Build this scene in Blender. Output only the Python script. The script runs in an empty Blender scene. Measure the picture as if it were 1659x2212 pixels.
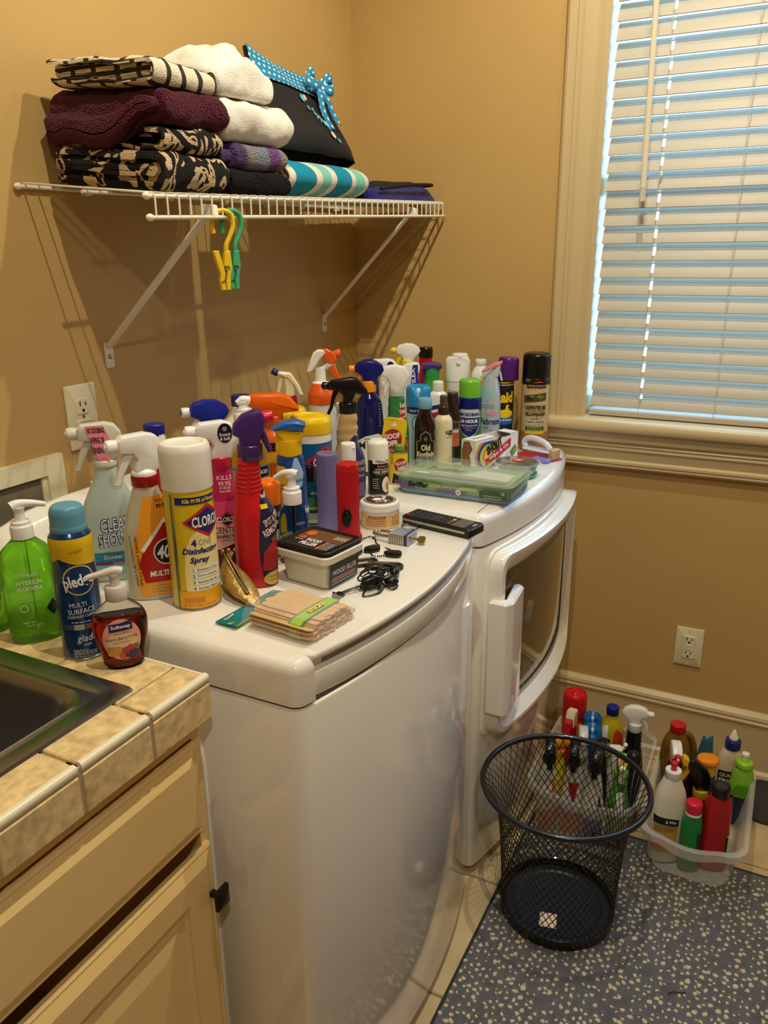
import bpy, bmesh, random
from math import *
from mathutils import Vector, Matrix, Euler, noise
import numpy as np
random.seed(7)
sc = bpy.context.scene
C = sc.collection
# ------------------------------------------------------------------ camera, sky, lamps, exposure
cam_d = bpy.data.cameras.new('camera')
cam_d.sensor_fit = 'HORIZONTAL'
cam_d.sensor_width = 36.0
cam_d.lens = 1718.0 / 1659.0 * 36.0
cam_d.clip_start = 0.02
cam = bpy.data.objects.new('camera', cam_d)
C.objects.link(cam)
yaw, pitch, roll = 0.473214087, -0.313723947, -0.0103781433
fw = Vector((cos(pitch) * cos(yaw), cos(pitch) * sin(yaw), sin(pitch)))
rt = Vector((sin(yaw), -cos(yaw), 0))
up = rt.cross(fw)
r2 = cos(roll) * rt + sin(roll) * up
u2 = -sin(roll) * rt + cos(roll) * up
mw = Matrix((r2, u2, -fw)).transposed().to_4x4()
mw.translation = Vector((-2.157, -1.19, 1.40))
cam.matrix_world = mw
sc.camera = cam
sc.view_settings.view_transform = 'Standard'
sc.view_settings.look = 'None'
sc.view_settings.gamma = 1.0
sc.view_settings.use_curve_mapping = False
sc.view_settings.exposure = 0.0
wd = bpy.data.worlds.new('sky')
sc.world = wd
wd.use_nodes = True
bg = wd.node_tree.nodes['Background']
bg.inputs['Color'].default_value = (0.28, 0.57, 1.0, 1)
bg.inputs['Strength'].default_value = 8.0

def lamp(x, y, z, power, rad=0.012, col=(1.0, 0.93, 0.74)):
    d = bpy.data.lights.new('ceiling_and_fill_bulb', 'SPOT')
    d.energy = power
    d.spot_size = radians(165)
    d.spot_blend = 0.6
    d.color = col
    d.shadow_soft_size = rad
    o = bpy.data.objects.new('ceiling_and_fill_bulb', d)
    o.location = (x, y, z)
    C.objects.link(o)
lamp(-1.46, -0.93, 2.68, 50)
lamp(-0.74, -0.93, 2.68, 42)
lamp(-0.36, -0.93, 2.68, 7)
lamp(-2.70, -1.70, 2.68, 46, 0.05, (1.0, 0.95, 0.82))  # unseen fill lamp behind the camera, added to brighten washer side and cabinet
sc.cycles.max_bounces = 10
sc.cycles.transparent_max_bounces = 12
sc.cycles.transmission_bounces = 8
sc.cycles.caustics_reflective = False
sc.cycles.caustics_refractive = False
sc.cycles.sample_clamp_indirect = 4.0

# ------------------------------------------------------------------ materials
MATS = {}
def lin(c):
    return tuple((v / 255 / 12.92) if v / 255 <= 0.04045 else ((v / 255 + 0.055) / 1.055) ** 2.4 for v in c)
def mat(name, rgb=(200, 200, 200), rough=0.4, metal=0.0, trans=0.0, ior=1.45, coat=0.0, alpha=1.0, bump=None, emit=None, vary=None, sss=0.0):
    if name in MATS:
        return MATS[name]
    m = bpy.data.materials.new(name)
    m.use_nodes = True
    nt = m.node_tree
    b = nt.nodes['Principled BSDF']
    c = lin(rgb)
    b.inputs['Base Color'].default_value = (*c, 1)
    b.inputs['Roughness'].default_value = rough
    b.inputs['Metallic'].default_value = metal
    b.inputs['IOR'].default_value = ior
    b.inputs['Transmission Weight'].default_value = trans
    b.inputs['Coat Weight'].default_value = coat
    b.inputs['Coat Roughness'].default_value = 0.08
    b.inputs['Alpha'].default_value = alpha
    tc = None
    if vary or bump:
        tc = nt.nodes.new('ShaderNodeTexCoord')
    if vary:   # (scale, amount, stretch)
        mp = nt.nodes.new('ShaderNodeMapping')
        mp.inputs['Scale'].default_value = vary[2] if len(vary) > 2 else (1, 1, 1)
        nt.links.new(tc.outputs['Object'], mp.inputs['Vector'])
        n = nt.nodes.new('ShaderNodeTexNoise')
        n.inputs['Scale'].default_value = vary[0]
        n.inputs['Detail'].default_value = 6
        nt.links.new(mp.outputs['Vector'], n.inputs['Vector'])
        r = nt.nodes.new('ShaderNodeValToRGB')
        a = vary[1]
        r.color_ramp.elements[0].position = 0.3
        r.color_ramp.elements[0].color = (*[v * (1 - a) for v in c], 1)
        r.color_ramp.elements[1].position = 0.7
        r.color_ramp.elements[1].color = (*[min(1, v * (1 + a)) for v in c], 1)
        nt.links.new(n.outputs['Fac'], r.inputs['Fac'])
        nt.links.new(r.outputs['Color'], b.inputs['Base Color'])
    if bump:   # (scale, strength, distance)
        n = nt.nodes.new('ShaderNodeTexNoise')
        n.inputs['Scale'].default_value = bump[0]
        n.inputs['Detail'].default_value = 4
        nt.links.new(tc.outputs['Object'], n.inputs['Vector'])
        bp = nt.nodes.new('ShaderNodeBump')
        bp.inputs['Strength'].default_value = bump[1]
        bp.inputs['Distance'].default_value = bump[2]
        nt.links.new(n.outputs['Fac'], bp.inputs['Height'])
        nt.links.new(bp.outputs['Normal'], b.inputs['Normal'])
    MATS[name] = m
    return m
def P(rgb, rough=0.35, **k):   # plain plastic of a colour, cached
    key = 'plastic_%d_%d_%d_%d' % (*rgb, int(rough * 100)) + ''.join('_%s' % v for v in k.values())
    return mat(key, rgb, rough, **k)
def ink(rgb):
    return mat('ink_%d_%d_%d' % rgb, rgb, 0.45)
WHITE = P((238, 236, 230), 0.3)
BLACK = P((18, 18, 20), 0.3)
def clear(name, rgb=(245, 250, 248), rough=0.03, alpha=None, ior=1.3):
    return mat(name, rgb, rough, trans=1.0, ior=ior)
def film(name, rgb, alpha, rough=0.1):
    return mat(name, rgb, rough, alpha=alpha)

# ------------------------------------------------------------------ mesh helpers
def mesh_obj(name, V, F, mats, parent=None, fm=None, smooth=True, angle=38, uv=None):
    me = bpy.data.meshes.new(name)
    me.from_pydata([tuple(v) for v in V], [], [tuple(f) for f in F])
    if not isinstance(mats, (list, tuple)):
        mats = [mats]
    for m in mats:
        me.materials.append(m)
    if fm:
        me.polygons.foreach_set('material_index', fm)
    if smooth:
        me.polygons.foreach_set('use_smooth', [True] * len(me.polygons))
        me.set_sharp_from_angle(angle=radians(angle))
    if uv is not None:
        l = me.uv_layers.new(name='UVMap')
        li = np.zeros(len(me.loops), dtype=np.int32)
        me.loops.foreach_get('vertex_index', li)
        l.data.foreach_set('uv', np.asarray(uv, dtype=np.float32)[li].ravel())
    me.update()
    o = bpy.data.objects.new(name, me)
    C.objects.link(o)
    if parent:
        o.parent = parent
    return o
class G:
    def __init__(s):
        s.V, s.F, s.M = [], [], []
    def add(s, vf, mi=0, xf=None):
        V, F = vf
        n = len(s.V)
        if xf is not None:
            V = [xf @ Vector(v) for v in V]
        s.V += [tuple(v) for v in V]
        s.F += [tuple(i + n for i in f) for f in F]
        s.M += [mi] * len(F)
        return s
    def obj(s, name, mats, parent=None, **k):
        return mesh_obj(name, s.V, s.F, mats, parent, fm=s.M, **k)
def XF(loc=(0, 0, 0), rot=(0, 0, 0), sc_=(1, 1, 1)):
    return Matrix.LocRotScale(Vector(loc), Euler([radians(a) for a in rot]), Vector(sc_))
def part(name, vf, m, parent, xf=None, **k):
    return G().add(vf, 0, xf).obj(name, m, parent, **k)
def thing(name, label, cat, loc=(0, 0, 0), rot=0, group=None, tilt=None):
    o = bpy.data.objects.new(name, None)
    o.empty_display_size = 0.02
    C.objects.link(o)
    o.location = loc
    o.rotation_euler = (0, 0, radians(rot)) if tilt is None else tuple(radians(a) for a in tilt)
    return tag(o, label, cat, group)
def tag(o, label, cat, group=None):
    o['label'] = label
    o['category'] = cat
    if group:
        o['group'] = group
    return o
def struct(o):
    o['kind'] = 'structure'
    return o
def fillet(pts, default=0.0025):
    """round the corners of a polyline of points (x.., z); each may end with a dict-less radius given as tuple ((..), rad)"""
    P_, R_ = [], []
    for p in pts:
        if isinstance(p[0], (tuple, list)):
            P_.append(np.array(p[0], float)); R_.append(p[1])
        else:
            P_.append(np.array(p, float)); R_.append(default)
    out = [P_[0]]
    for i in range(1, len(P_) - 1):
        a, b, c = P_[i - 1], P_[i], P_[i + 1]
        la, lc = np.linalg.norm(a - b), np.linalg.norm(c - b)
        r = min(R_[i], 0.48 * la, 0.48 * lc)
        if r < 1e-5:
            out.append(b); continue
        p0, p1 = b + (a - b) / la * r, b + (c - b) / lc * r
        n = 3 if r < 0.004 else 6
        for t in np.linspace(0, 1, n):
            out.append((1 - t) ** 2 * p0 + 2 * t * (1 - t) * b + t * t * p1)
    out.append(P_[-1])
    return out
def ring(rx, ry, n, e=2.0):
    L = []
    for i in range(n):
        t = 2 * pi * i / n
        c, s = cos(t), sin(t)
        L.append((rx * copysign(abs(c) ** (2 / e), c), ry * copysign(abs(s) ** (2 / e), s)))
    return L
def loft(rows, n=32, e=2.0, cap0=True, cap1=True):
    """rows of (rx, ry, z, ox, oy)"""
    V, F = [], []
    for rx, ry, z, ox, oy in rows:
        V += [(x + ox, y + oy, z) for x, y in ring(max(rx, 1e-4), max(ry, 1e-4), n, e)]
    for k in range(len(rows) - 1):
        for i in range(n):
            j = (i + 1) % n
            F.append((k * n + i, k * n + j, (k + 1) * n + j, (k + 1) * n + i))
    if cap0:
        F.append(tuple(range(n - 1, -1, -1)))
    if cap1:
        F.append(tuple((len(rows) - 1) * n + i for i in range(n)))
    return V, F
def lathe(keys, n=32, rad=0.0015, **k):
    """keys (r, z) or ((r, z), rad)"""
    return loft([(p[0], p[0], p[1], 0, 0) for p in fillet(keys, rad)], n, **k)
def ribbed(r, z0, z1, n=24, depth=0.0007, top=None):
    """a ribbed screw collar"""
    V, F = [], []
    m = n * 2
    zs = [(r * 0.96, z0), (r, z0 + 0.001), (r * (top or 1), z1 - 0.001), ((r * (top or 1)) * 0.95, z1)]
    for rr, z in zs:
        for i in range(m):
            a = 2 * pi * i / m
            q = rr - (depth if i % 2 else 0)
            V.append((q * cos(a), q * sin(a), z))
    for k in range(len(zs) - 1):
        for i in range(m):
            j = (i + 1) % m
            F.append((k * m + i, k * m + j, (k + 1) * m + j, (k + 1) * m + i))
    F.append(tuple(range(m - 1, -1, -1)))
    F.append(tuple(3 * m + i for i in range(m)))
    return V, F
def rrect(x0, x1, y0, y1, r, n=4):
    L = []
    for cx, cy, a in ((x1 - r, y0 + r, -90), (x1 - r, y1 - r, 0), (x0 + r, y1 - r, 90), (x0 + r, y0 + r, 180)):
        for i in range(n + 1):
            t = radians(a + 90 * i / n)
            L.append((cx + r * cos(t), cy + r * sin(t)))
    return L
def inset(poly, d):
    n = len(poly)
    area = sum(poly[i][0] * poly[(i + 1) % n][1] - poly[(i + 1) % n][0] * poly[i][1] for i in range(n))
    sg = 1 if area > 0 else -1
    out = []
    for i in range(n):
        a, b, c = (Vector(poly[(i + k) % n]) for k in (-1, 0, 1))
        e1 = (b - a); e2 = (c - b)
        if e1.length < 1e-9: e1 = e2
        if e2.length < 1e-9: e2 = e1
        n1 = Vector((-e1.y, e1.x)).normalized() * sg
        n2 = Vector((-e2.y, e2.x)).normalized() * sg
        m = n1 + n2
        if m.length < 1e-6: m = n1
        m.normalize()
        k = d / max(0.45, m.dot(n1))
        out.append((b.x + m.x * k, b.y + m.y * k))
    return out
def prism(poly, a0, a1, b=0.0, axis='z', steps=1):
    """extrude a polygon along an axis between a0 and a1, edges bevelled by b. axis y: polygon is (x, z); axis x: (y, z)"""
    n = len(poly)
    if b > 0:
        rings = []
        for k in range(steps + 1):
            t = pi / 2 * k / steps
            rings.append((inset(poly, b * (1 - sin(t))), a0 + b * (1 - cos(t))))
        for k in range(steps, -1, -1):
            t = pi / 2 * k / steps
            rings.append((inset(poly, b * (1 - sin(t))), a1 - b * (1 - cos(t))))
    else:
        rings = [(poly, a0), (poly, a1)]
    V, F = [], []
    for pl, a in rings:
        for p in pl:
            V.append({'z': (p[0], p[1], a), 'y': (p[0], a, p[1]), 'x': (a, p[0], p[1])}[axis])
    for k in range(len(rings) - 1):
        for i in range(n):
            j = (i + 1) % n
            F.append((k * n + i, k * n + j, (k + 1) * n + j, (k + 1) * n + i))
    F.append(tuple(range(n - 1, -1, -1)))
    F.append(tuple((len(rings) - 1) * n + i for i in range(n)))
    area = sum(poly[i][0] * poly[(i + 1) % n][1] - poly[(i + 1) % n][0] * poly[i][1] for i in range(n))
    flip = (area < 0) != (axis == 'y')
    if flip:
        F = [tuple(reversed(f)) for f in F]
    return V, F
def rbox(x0, x1, y0, y1, z0, z1, r=0.003, b=0.002):
    r = min(r, (x1 - x0) * .49, (y1 - y0) * .49)
    return prism(rrect(x0, x1, y0, y1, max(r, 1e-4), 3), z0, z1, min(b, r * .9, (z1 - z0) * .45))
def box(x0, x1, y0, y1, z0, z1):
    V = [(x, y, z) for z in (z0, z1) for x, y in ((x0, y0), (x1, y0), (x1, y1), (x0, y1))]
    return V, [(3, 2, 1, 0), (4, 5, 6, 7), (0, 1, 5, 4), (1, 2, 6, 5), (2, 3, 7, 6), (3, 0, 4, 7)]
def tube(path, r, n=8, closed=False):
    pts = [Vector(p) for p in path]
    m = len(pts)
    rs = r if isinstance(r, (list, tuple)) else [r] * m
    tang = []
    for i in range(m):
        a = pts[(i - 1) % m] if (closed or i) else pts[i]
        b = pts[(i + 1) % m] if (closed or i < m - 1) else pts[i]
        t = (b - a)
        tang.append(t.normalized() if t.length > 1e-9 else Vector((0, 0, 1)))
    ref = Vector((0, 0, 1)) if abs(tang[0].z) < 0.9 else Vector((1, 0, 0))
    nrm = (ref - tang[0] * ref.dot(tang[0])).normalized()
    V, F = [], []
    for i in range(m):
        nrm = (nrm - tang[i] * nrm.dot(tang[i])).normalized()
        bn = tang[i].cross(nrm)
        for k in range(n):
            a = 2 * pi * k / n
            V.append(tuple(pts[i] + (nrm * cos(a) + bn * sin(a)) * rs[i]))
    for i in range(m if closed else m - 1):
        q = (i + 1) % m
        for k in range(n):
            j = (k + 1) % n
            F.append((i * n + k, i * n + j, q * n + j, q * n + k))
    if not closed:
        F.append(tuple(range(n - 1, -1, -1)))
        F.append(tuple((m - 1) * n + k for k in range(n)))
    return V, F
def spline(pts, n=8):
    P_ = [Vector(p) for p in pts]
    out = []
    for i in range(len(P_) - 1):
        p0, p1, p2, p3 = P_[max(i - 1, 0)], P_[i], P_[i + 1], P_[min(i + 2, len(P_) - 1)]
        for k in range(n):
            t = k / n
            out.append(0.5 * ((2 * p1) + (p2 - p0) * t + (2 * p0 - 5 * p1 + 4 * p2 - p3) * t * t + (3 * p1 - p0 - 3 * p2 + p3) * t ** 3))
    out.append(P_[-1])
    return out
def ellipsoid(rx, ry, rz, n=16, m=8):
    return loft([(rx * sin(pi * k / m), ry * sin(pi * k / m), -rz * cos(pi * k / m), 0, 0) for k in range(m + 1)], n)

# ------------------------------------------------------------------ bottle bodies and print that follows them
class Body:
    """keys: (rx, ry, z[, ox[, oy]]) or ((...), corner radius)"""
    def __init__(s, keys, e=2.0, n=40, rad=0.003):
        ks = []
        for k in keys:
            r = rad
            if isinstance(k[0], (tuple, list)):
                k, r = k
            k = tuple(k) + (0.0,) * (5 - len(k))
            ks.append((k, r))
        s.rows = fillet(ks, rad)
        s.e, s.n = e, n
        z = [r[2] for r in s.rows]
        o = []
        for i, r in enumerate(s.rows):
            if not o or r[2] > o[-1][2] + 1e-6:
                o.append(r)
        s.side = np.array(o)
        s.cache = {}
    def vf(s):
        return loft([tuple(r) for r in s.rows], s.n, s.e)
    def sec(s, z):
        k = round(z * 1500)
        if k not in s.cache:
            r = [np.interp(z, s.side[:, 2], s.side[:, i]) for i in (0, 1, 3, 4)]
            t = np.linspace(-pi * 1.5, pi * 0.5, 193)   # angle from +x; -pi/2 is the front
            cc, ss = np.cos(t), np.sin(t)
            x = r[0] * np.sign(cc) * np.abs(cc) ** (2 / s.e) + r[2]
            y = r[1] * np.sign(ss) * np.abs(ss) ** (2 / s.e) + r[3]
            L = np.concatenate([[0], np.cumsum(np.hypot(np.diff(x), np.diff(y)))])
            L -= L[96]
            s.cache[k] = (L, x, y, r)
        return s.cache[k]
    def at(s, u, z, off):
        L, x, y, r = s.sec(z)
        X, Y = np.interp(u, L, x), np.interp(u, L, y)
        i = min(max(int(np.searchsorted(L, u)), 2), len(L) - 3)
        tx, ty = x[i + 2] - x[i - 2], y[i + 2] - y[i - 2]
        h = hypot(tx, ty) or 1
        return (X + ty / h * off, Y - tx / h * off, z)
class Flat:
    """a plane carrying print: origin o, u axis, v axis"""
    def __init__(s, o, u, v):
        s.o, s.u, s.v = Vector(o), Vector(u).normalized(), Vector(v).normalized()
        s.n = s.u.cross(s.v)
    def at(s, u, z, off):
        return tuple(s.o + s.u * u + s.v * z + s.n * off)
def wrap(body, V2, F, off, step=0.004):
    bm = bmesh.new()
    vs = [bm.verts.new((x, y, 0)) for x, y in V2]
    for f in F:
        try: bm.faces.new([vs[i] for i in f])
        except ValueError: pass
    if not isinstance(body, Flat):
        xs = [v[0] for v in V2]; ys = [v[1] for v in V2]
        for ax, a, b, st in ((0, min(xs), max(xs), step), (1, min(ys), max(ys), step * 1.5)):
            k = int((b - a) / st)
            for i in range(1, k + 1):
                co = [0, 0, 0]; co[ax] = a + (b - a) * i / (k + 1)
                no = [0, 0, 0]; no[ax] = 1
                bmesh.ops.bisect_plane(bm, geom=bm.verts[:] + bm.edges[:] + bm.faces[:], plane_co=co, plane_no=no)
    bm.verts.index_update()
    V = [body.at(v.co.x, v.co.y, off) for v in bm.verts]
    Fo = [[v.index for v in f.verts] for f in bm.faces]
    bm.free()
    return V, Fo
def R(w, h, cx=0, cz=0, r=0.0):
    return rrect(cx - w / 2, cx + w / 2, cz - h / 2, cz + h / 2, max(min(r, w * .49, h * .49), 1e-5), 4 if r > 0 else 1)
def El(w, h, cx=0, cz=0, n=28, a0=0, a1=360):
    return [(cx + w / 2 * cos(radians(a0 + (a1 - a0) * i / n)), cz + h / 2 * sin(radians(a0 + (a1 - a0) * i / n))) for i in range(n)]
def Dia(w, h, cx=0, cz=0):
    return [(cx - w / 2, cz), (cx, cz - h / 2), (cx + w / 2, cz), (cx, cz + h / 2)]
def decal(body, parent, name, m, poly, u=0, off=0.0004, step=0.004, label=None):
    poly = [(x + u, z) for x, z in poly]
    bm = bmesh.new()
    vs = [bm.verts.new((x, z, 0)) for x, z in poly]
    es = [bm.edges.new((vs[i], vs[(i + 1) % len(vs)])) for i in range(len(vs))]
    bmesh.ops.triangle_fill(bm, use_beauty=True, edges=es)
    bm.verts.index_update()
    V2 = [(v.co.x, v.co.y) for v in bm.verts]
    F = []
    for f in bm.faces:
        ids = [v.index for v in f.verts]
        a, b, c = (V2[i] for i in ids[:3])
        if (b[0] - a[0]) * (c[1] - a[1]) - (b[1] - a[1]) * (c[0] - a[0]) < 0:
            ids.reverse()
        F.append(ids)
    bm.free()
    V, F = wrap(body, V2, F, off, step)
    o = mesh_obj(name, V, F, m, parent, smooth=True, angle=60)
    if label:
        o['label'] = label
    return o
TXT = {}
def text_mesh(s, bold, res=2):
    k = (s, bold)
    if k not in TXT:
        cu = bpy.data.curves.new('t', 'FONT')
        cu.body = s
        cu.resolution_u = res
        cu.offset = bold
        cu.align_x = 'CENTER'
        ob = bpy.data.objects.new('t', cu)
        me = bpy.data.meshes.new_from_object(ob)
        V = np.array([v.co[:2] for v in me.vertices])
        F = [tuple(p.vertices) for p in me.polygons]
        bpy.data.objects.remove(ob)
        bpy.data.curves.remove(cu)
        bpy.data.meshes.remove(me)
        out = []
        for f in F:
            a, b, c = V[f[0]], V[f[1]], V[f[2]]
            if (b[0] - a[0]) * (c[1] - a[1]) - (b[1] - a[1]) * (c[0] - a[0]) < 0:
                f = tuple(reversed(f))
            out.append(f)
        TXT[k] = (V, out)
    return TXT[k]
def T(body, parent, s, h, cx, cz, m, w=None, bold=0.0, shear=0.0, rot=0, u=0, off=0.0008, arc=0.0, step=0.004):
    """lettering: box height h, box width w (natural when None), centred at (cx, cz)"""
    V, F = text_mesh(s, bold)
    if not len(V):
        return None
    V = V.copy()
    V[:, 0] += shear * V[:, 1]
    lo, hi = V.min(0), V.max(0)
    V = V - (lo + hi) / 2
    sy = h / (hi[1] - lo[1])
    sx = w / (hi[0] - lo[0]) if w else sy
    V = V * np.array([sx, sy])
    V[:, 1] += arc * (V[:, 0] ** 2)
    a = radians(rot)
    V = V @ np.array([[cos(a), sin(a)], [-sin(a), cos(a)]])
    V = V + np.array([cx + u, cz])
    Vo, Fo = wrap(body, [tuple(v) for v in V], F, off, step)
    return mesh_obj('lettering', Vo, Fo, m, parent, smooth=False)
def lines(body, parent, m, cx, z0, z1, w, n, th=0.0011, u=0, off=0.0007, name='fine_print'):
    """blocks of print too small to read: rows of short words"""
    V2, F = [], []
    rnd = random.Random(int(cx * 1e5) + n)
    for i in range(n):
        z = z1 - (z1 - z0) * i / max(1, n - 1)
        x = cx - w / 2 + u
        while x < cx + u + w / 2 - 0.001:
            l = min(rnd.uniform(0.002, 0.006), cx + u + w / 2 - x)
            k = len(V2)
            V2 += [(x, z - th / 2), (x + l, z - th / 2), (x + l, z + th / 2), (x, z + th / 2)]
            F.append((k, k + 1, k + 2, k + 3))
            x += l + 0.0011
    V, F = wrap(body, V2, F, off, 0.02)
    return mesh_obj(name, V, F, m, parent, smooth=False)
def barcode(body, parent, cx, cz, w, h, m, off=0.0008, u=0):
    V2, F = [], []
    rnd = random.Random(5)
    x = cx - w / 2
    while x < cx + w / 2:
        l = rnd.choice((.0005, .0008, .0012))
        k = len(V2)
        V2 += [(x + u, cz - h / 2), (x + l + u, cz - h / 2), (x + l + u, cz + h / 2), (x + u, cz + h / 2)]
        F.append((k, k + 1, k + 2, k + 3))
        x += l + rnd.choice((.0005, .0008))
    V, F = wrap(body, V2, F, off, 0.02)
    return mesh_obj('barcode', V, F, m, parent, smooth=False)
def bodypart(body, root, m, name='bottle'):
    return part(name, body.vf(), m, root)

# sprayer heads: nozzle points along local -x, (0,0,z) is the top of the neck
def ribs_collar(root, z0, z1, r, m, n=24):
    return part('collar', ribbed(r, z0, z1, n), m, root)
def sprayer(root, z, m_head, m_nozzle, m_trigger, style='box', s=1.0, dirx=-1, rz=0, w=0.024):
    """head, nozzle and trigger of a spray bottle"""
    X = Matrix.Translation((0, 0, z)) @ Matrix.Rotation(radians(rz), 4, 'Z') @ Matrix.Diagonal((s * -dirx, s, s, 1))
    if style == 'box':
        poly = [(-.036, .034), (-.036, .052), (-.030, .058), (.006, .060), (.020, .056), (.029, .044), (.031, .026), (.024, .012), (.017, 0), (-.015, 0), (-.015, .010), (-.010, .022), (-.016, .031)]
        noz = (-.052, -.036, .044, .0105)
        trg = [(-.024, .036), (-.034, .018), (-.041, -.004), (-.045, -.014), (-.037, -.016), (-.031, 0), (-.022, .016), (-.012, .030)]
    elif style == 'round':
        poly = [(-.034, .030), (-.036, .044), (-.026, .055), (-.004, .060), (.018, .058), (.034, .048), (.040, .036), (.034, .026), (.022, .016), (.018, 0), (-.014, 0), (-.014, .014), (-.020, .024)]
        noz = (-.050, -.034, .038, .0095)
        trg = [(-.022, .030), (-.032, .014), (-.038, -.006), (-.037, -.022), (-.031, -.022), (-.029, -.004), (-.021, .010), (-.012, .024)]
    elif style == 'slim':
        poly = [(-.044, .034), (-.044, .048), (-.036, .054), (.010, .060), (.024, .056), (.044, .032), (.046, .022), (.034, .020), (.018, .024), (.012, .012), (.011, 0), (-.011, 0), (-.011, .020), (-.020, .030)]
        noz = (-.056, -.044, .042, .0085)
        trg = [(-.030, .036), (-.036, .016), (-.040, -.004), (-.047, -.020), (-.041, -.023), (-.033, -.006), (-.027, .016), (-.018, .032)]
    elif style == 'duck':
        poly = [(-.050, .040), (-.048, .050), (-.030, .060), (0, .064), (.024, .056), (.034, .036), (.026, .018), (.018, 0), (-.016, 0), (-.016, .016), (-.024, .030)]
        noz = (-.058, -.046, .044, .006)
        trg = [(-.020, .030), (-.030, .016), (-.034, -.004), (-.032, -.020), (-.026, -.020), (-.025, -.004), (-.016, .012), (-.010, .024)]
    hw = w / 2
    h = part('trigger_head', prism(poly, -hw, hw, 0.005, 'y', 2), m_head, root, X)
    n0, n1, nz, nr = noz
    noz_rows = lathe([(nr * .8, 0), (nr, .002), (nr, (n1 - n0) * .7), (nr * .8, n1 - n0 + .004)], 20)
    Xn = X @ Matrix.Translation((n0, 0, nz)) @ Matrix.Rotation(radians(90), 4, 'Y')
    part('nozzle', noz_rows, m_nozzle, root, Xn)
    part('nozzle_tip', lathe([(nr * .45, -.002), (nr * .45, .001)], 12), m_head, root, Xn)
    part('trigger', prism(trg, -hw * .55, hw * .55, 0.002, 'y', 1), m_trigger, root, X)
    return h, X
def pump(root, z, m, s=1.0, rz=0, collar_r=.014, collar_h=.03, spout=.045, droop=.006, ribs=False):
    """collar, stem and spout of a pump bottle; spout points along local +x turned by rz"""
    X = Matrix.Translation((0, 0, z)) @ Matrix.Rotation(radians(rz), 4, 'Z')
    part('collar', ribbed(collar_r, 0, collar_h, 26, .0005) if ribs else lathe([(collar_r, 0), (collar_r, collar_h * .75), (collar_r * .85, collar_h * .8), (collar_r * .85, collar_h)], 28), m, root, X)
    part('pump_stem', lathe([(collar_r * .5, collar_h), (collar_r * .42, collar_h + .012 * s), (collar_r * .55, collar_h + .020 * s)], 20), m, root, X)
    z1 = collar_h + .022 * s
    path = spline([(-collar_r * .6, 0, z1), (0, 0, z1 + .003), (spout * .5, 0, z1 + .001), (spout, 0, z1 - droop)], 6)
    g = G().add(tube(path, [collar_r * (.50 - .26 * i / (len(path) - 1)) for i in range(len(path))], 14))
    g.obj('pump_spout', m, root).matrix_basis = X

# ================================================================== THE ROOM
wall_m = mat('wall_paint', (193, 158, 96), 0.55, bump=(260, 0.12, 0.002), vary=(3, 0.03))
trim_m = mat('trim_paint', (204, 182, 138), 0.32)
ceil_m = mat('ceiling_paint', (238, 230, 212), 0.7)
XL, YR, ZC = -5.0, -3.2, 2.76
struct(part('wall_left', box(XL, 0.12, 0, 0.12, 0, ZC), wall_m, None))
WY0, WY1, WZ0, WZ1 = -0.700, -1.70, 0.975, 2.16       # the window opening
g = G()
g.add(box(0, 0.12, WY0, 0, 0, ZC))
g.add(box(0, 0.12, YR, WY1, 0, ZC))
g.add(box(0, 0.12, WY1, WY0, 0, WZ0))
g.add(box(0, 0.12, WY1, WY0, WZ1, ZC))
struct(g.obj('wall_back', wall_m, smooth=False))
struct(part('wall_right', box(XL, 0.12, YR - 0.12, YR, 0, ZC), wall_m, None))
struct(part('wall_front', box(XL - 0.12, XL, YR - 0.12, 0.12, 0, ZC), wall_m, None))
struct(part('ceiling', box(XL - 0.12, 0.12, YR - 0.12, 0.12, ZC, ZC + 0.1), ceil_m, None))
# floor: grout bed with travertine-look tiles
grout_m = mat('grout', (150, 128, 96), 0.9, bump=(300, .3, .001))
tile_m = mat('floor_tile', (206, 180, 134), 0.35, vary=(9, 0.16, (1, 2.2, 1)), bump=(60, .15, .002))
fl = struct(part('floor', box(XL - 0.12, 0.12, YR - 0.12, 0.12, -0.12, -0.004), grout_m, None))
TS = 0.33
tile_me = None
for i in range(-9, 1):
    for j in range(-8, 1):
        x0, y0 = -0.05 + i * TS, -0.23 + j * TS
        if x0 + TS > 0.02 or y0 + TS > 0.1: 
            if x0 > -0.02 or y0 > -0.02: continue
        if not (x0 > -2.1 and y0 > -2.0): continue
        if tile_me is None:
            o = part('tile', rbox(0.003, TS - 0.003, 0.003, TS - 0.003, -0.012, 0, 0.004, 0.0025), tile_m, fl)
            tile_me = o.data
        else:
            o = bpy.data.objects.new('tile', tile_me); C.objects.link(o); o.parent = fl
        o.location = (x0, y0, 0)
def profile_run(name, prof, a0, a1, axis, m, parent=None):
    """prof: polygon of (depth, z) run along y (on the back wall) or z"""
    return part(name, prism(prof, a0, a1, 0, axis), m, parent, angle=30)
# baseboard on the back wall: tall board, stepped cap, quarter round. polygon (x, z) extruded along y
bb = [(0, 0), (-.030, 0), (-.030, .006), (-.026, .016), (-.018, .022), (-.015, .022), (-.015, .155), (-.019, .160), (-.021, .166), (-.017, .172), (-.020, .178), (-.017, .186), (-.010, .191), (-.004, .195), (0, .195)]
struct(profile_run('baseboard_back', bb, YR, 0.0, 'y', trim_m))
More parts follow.
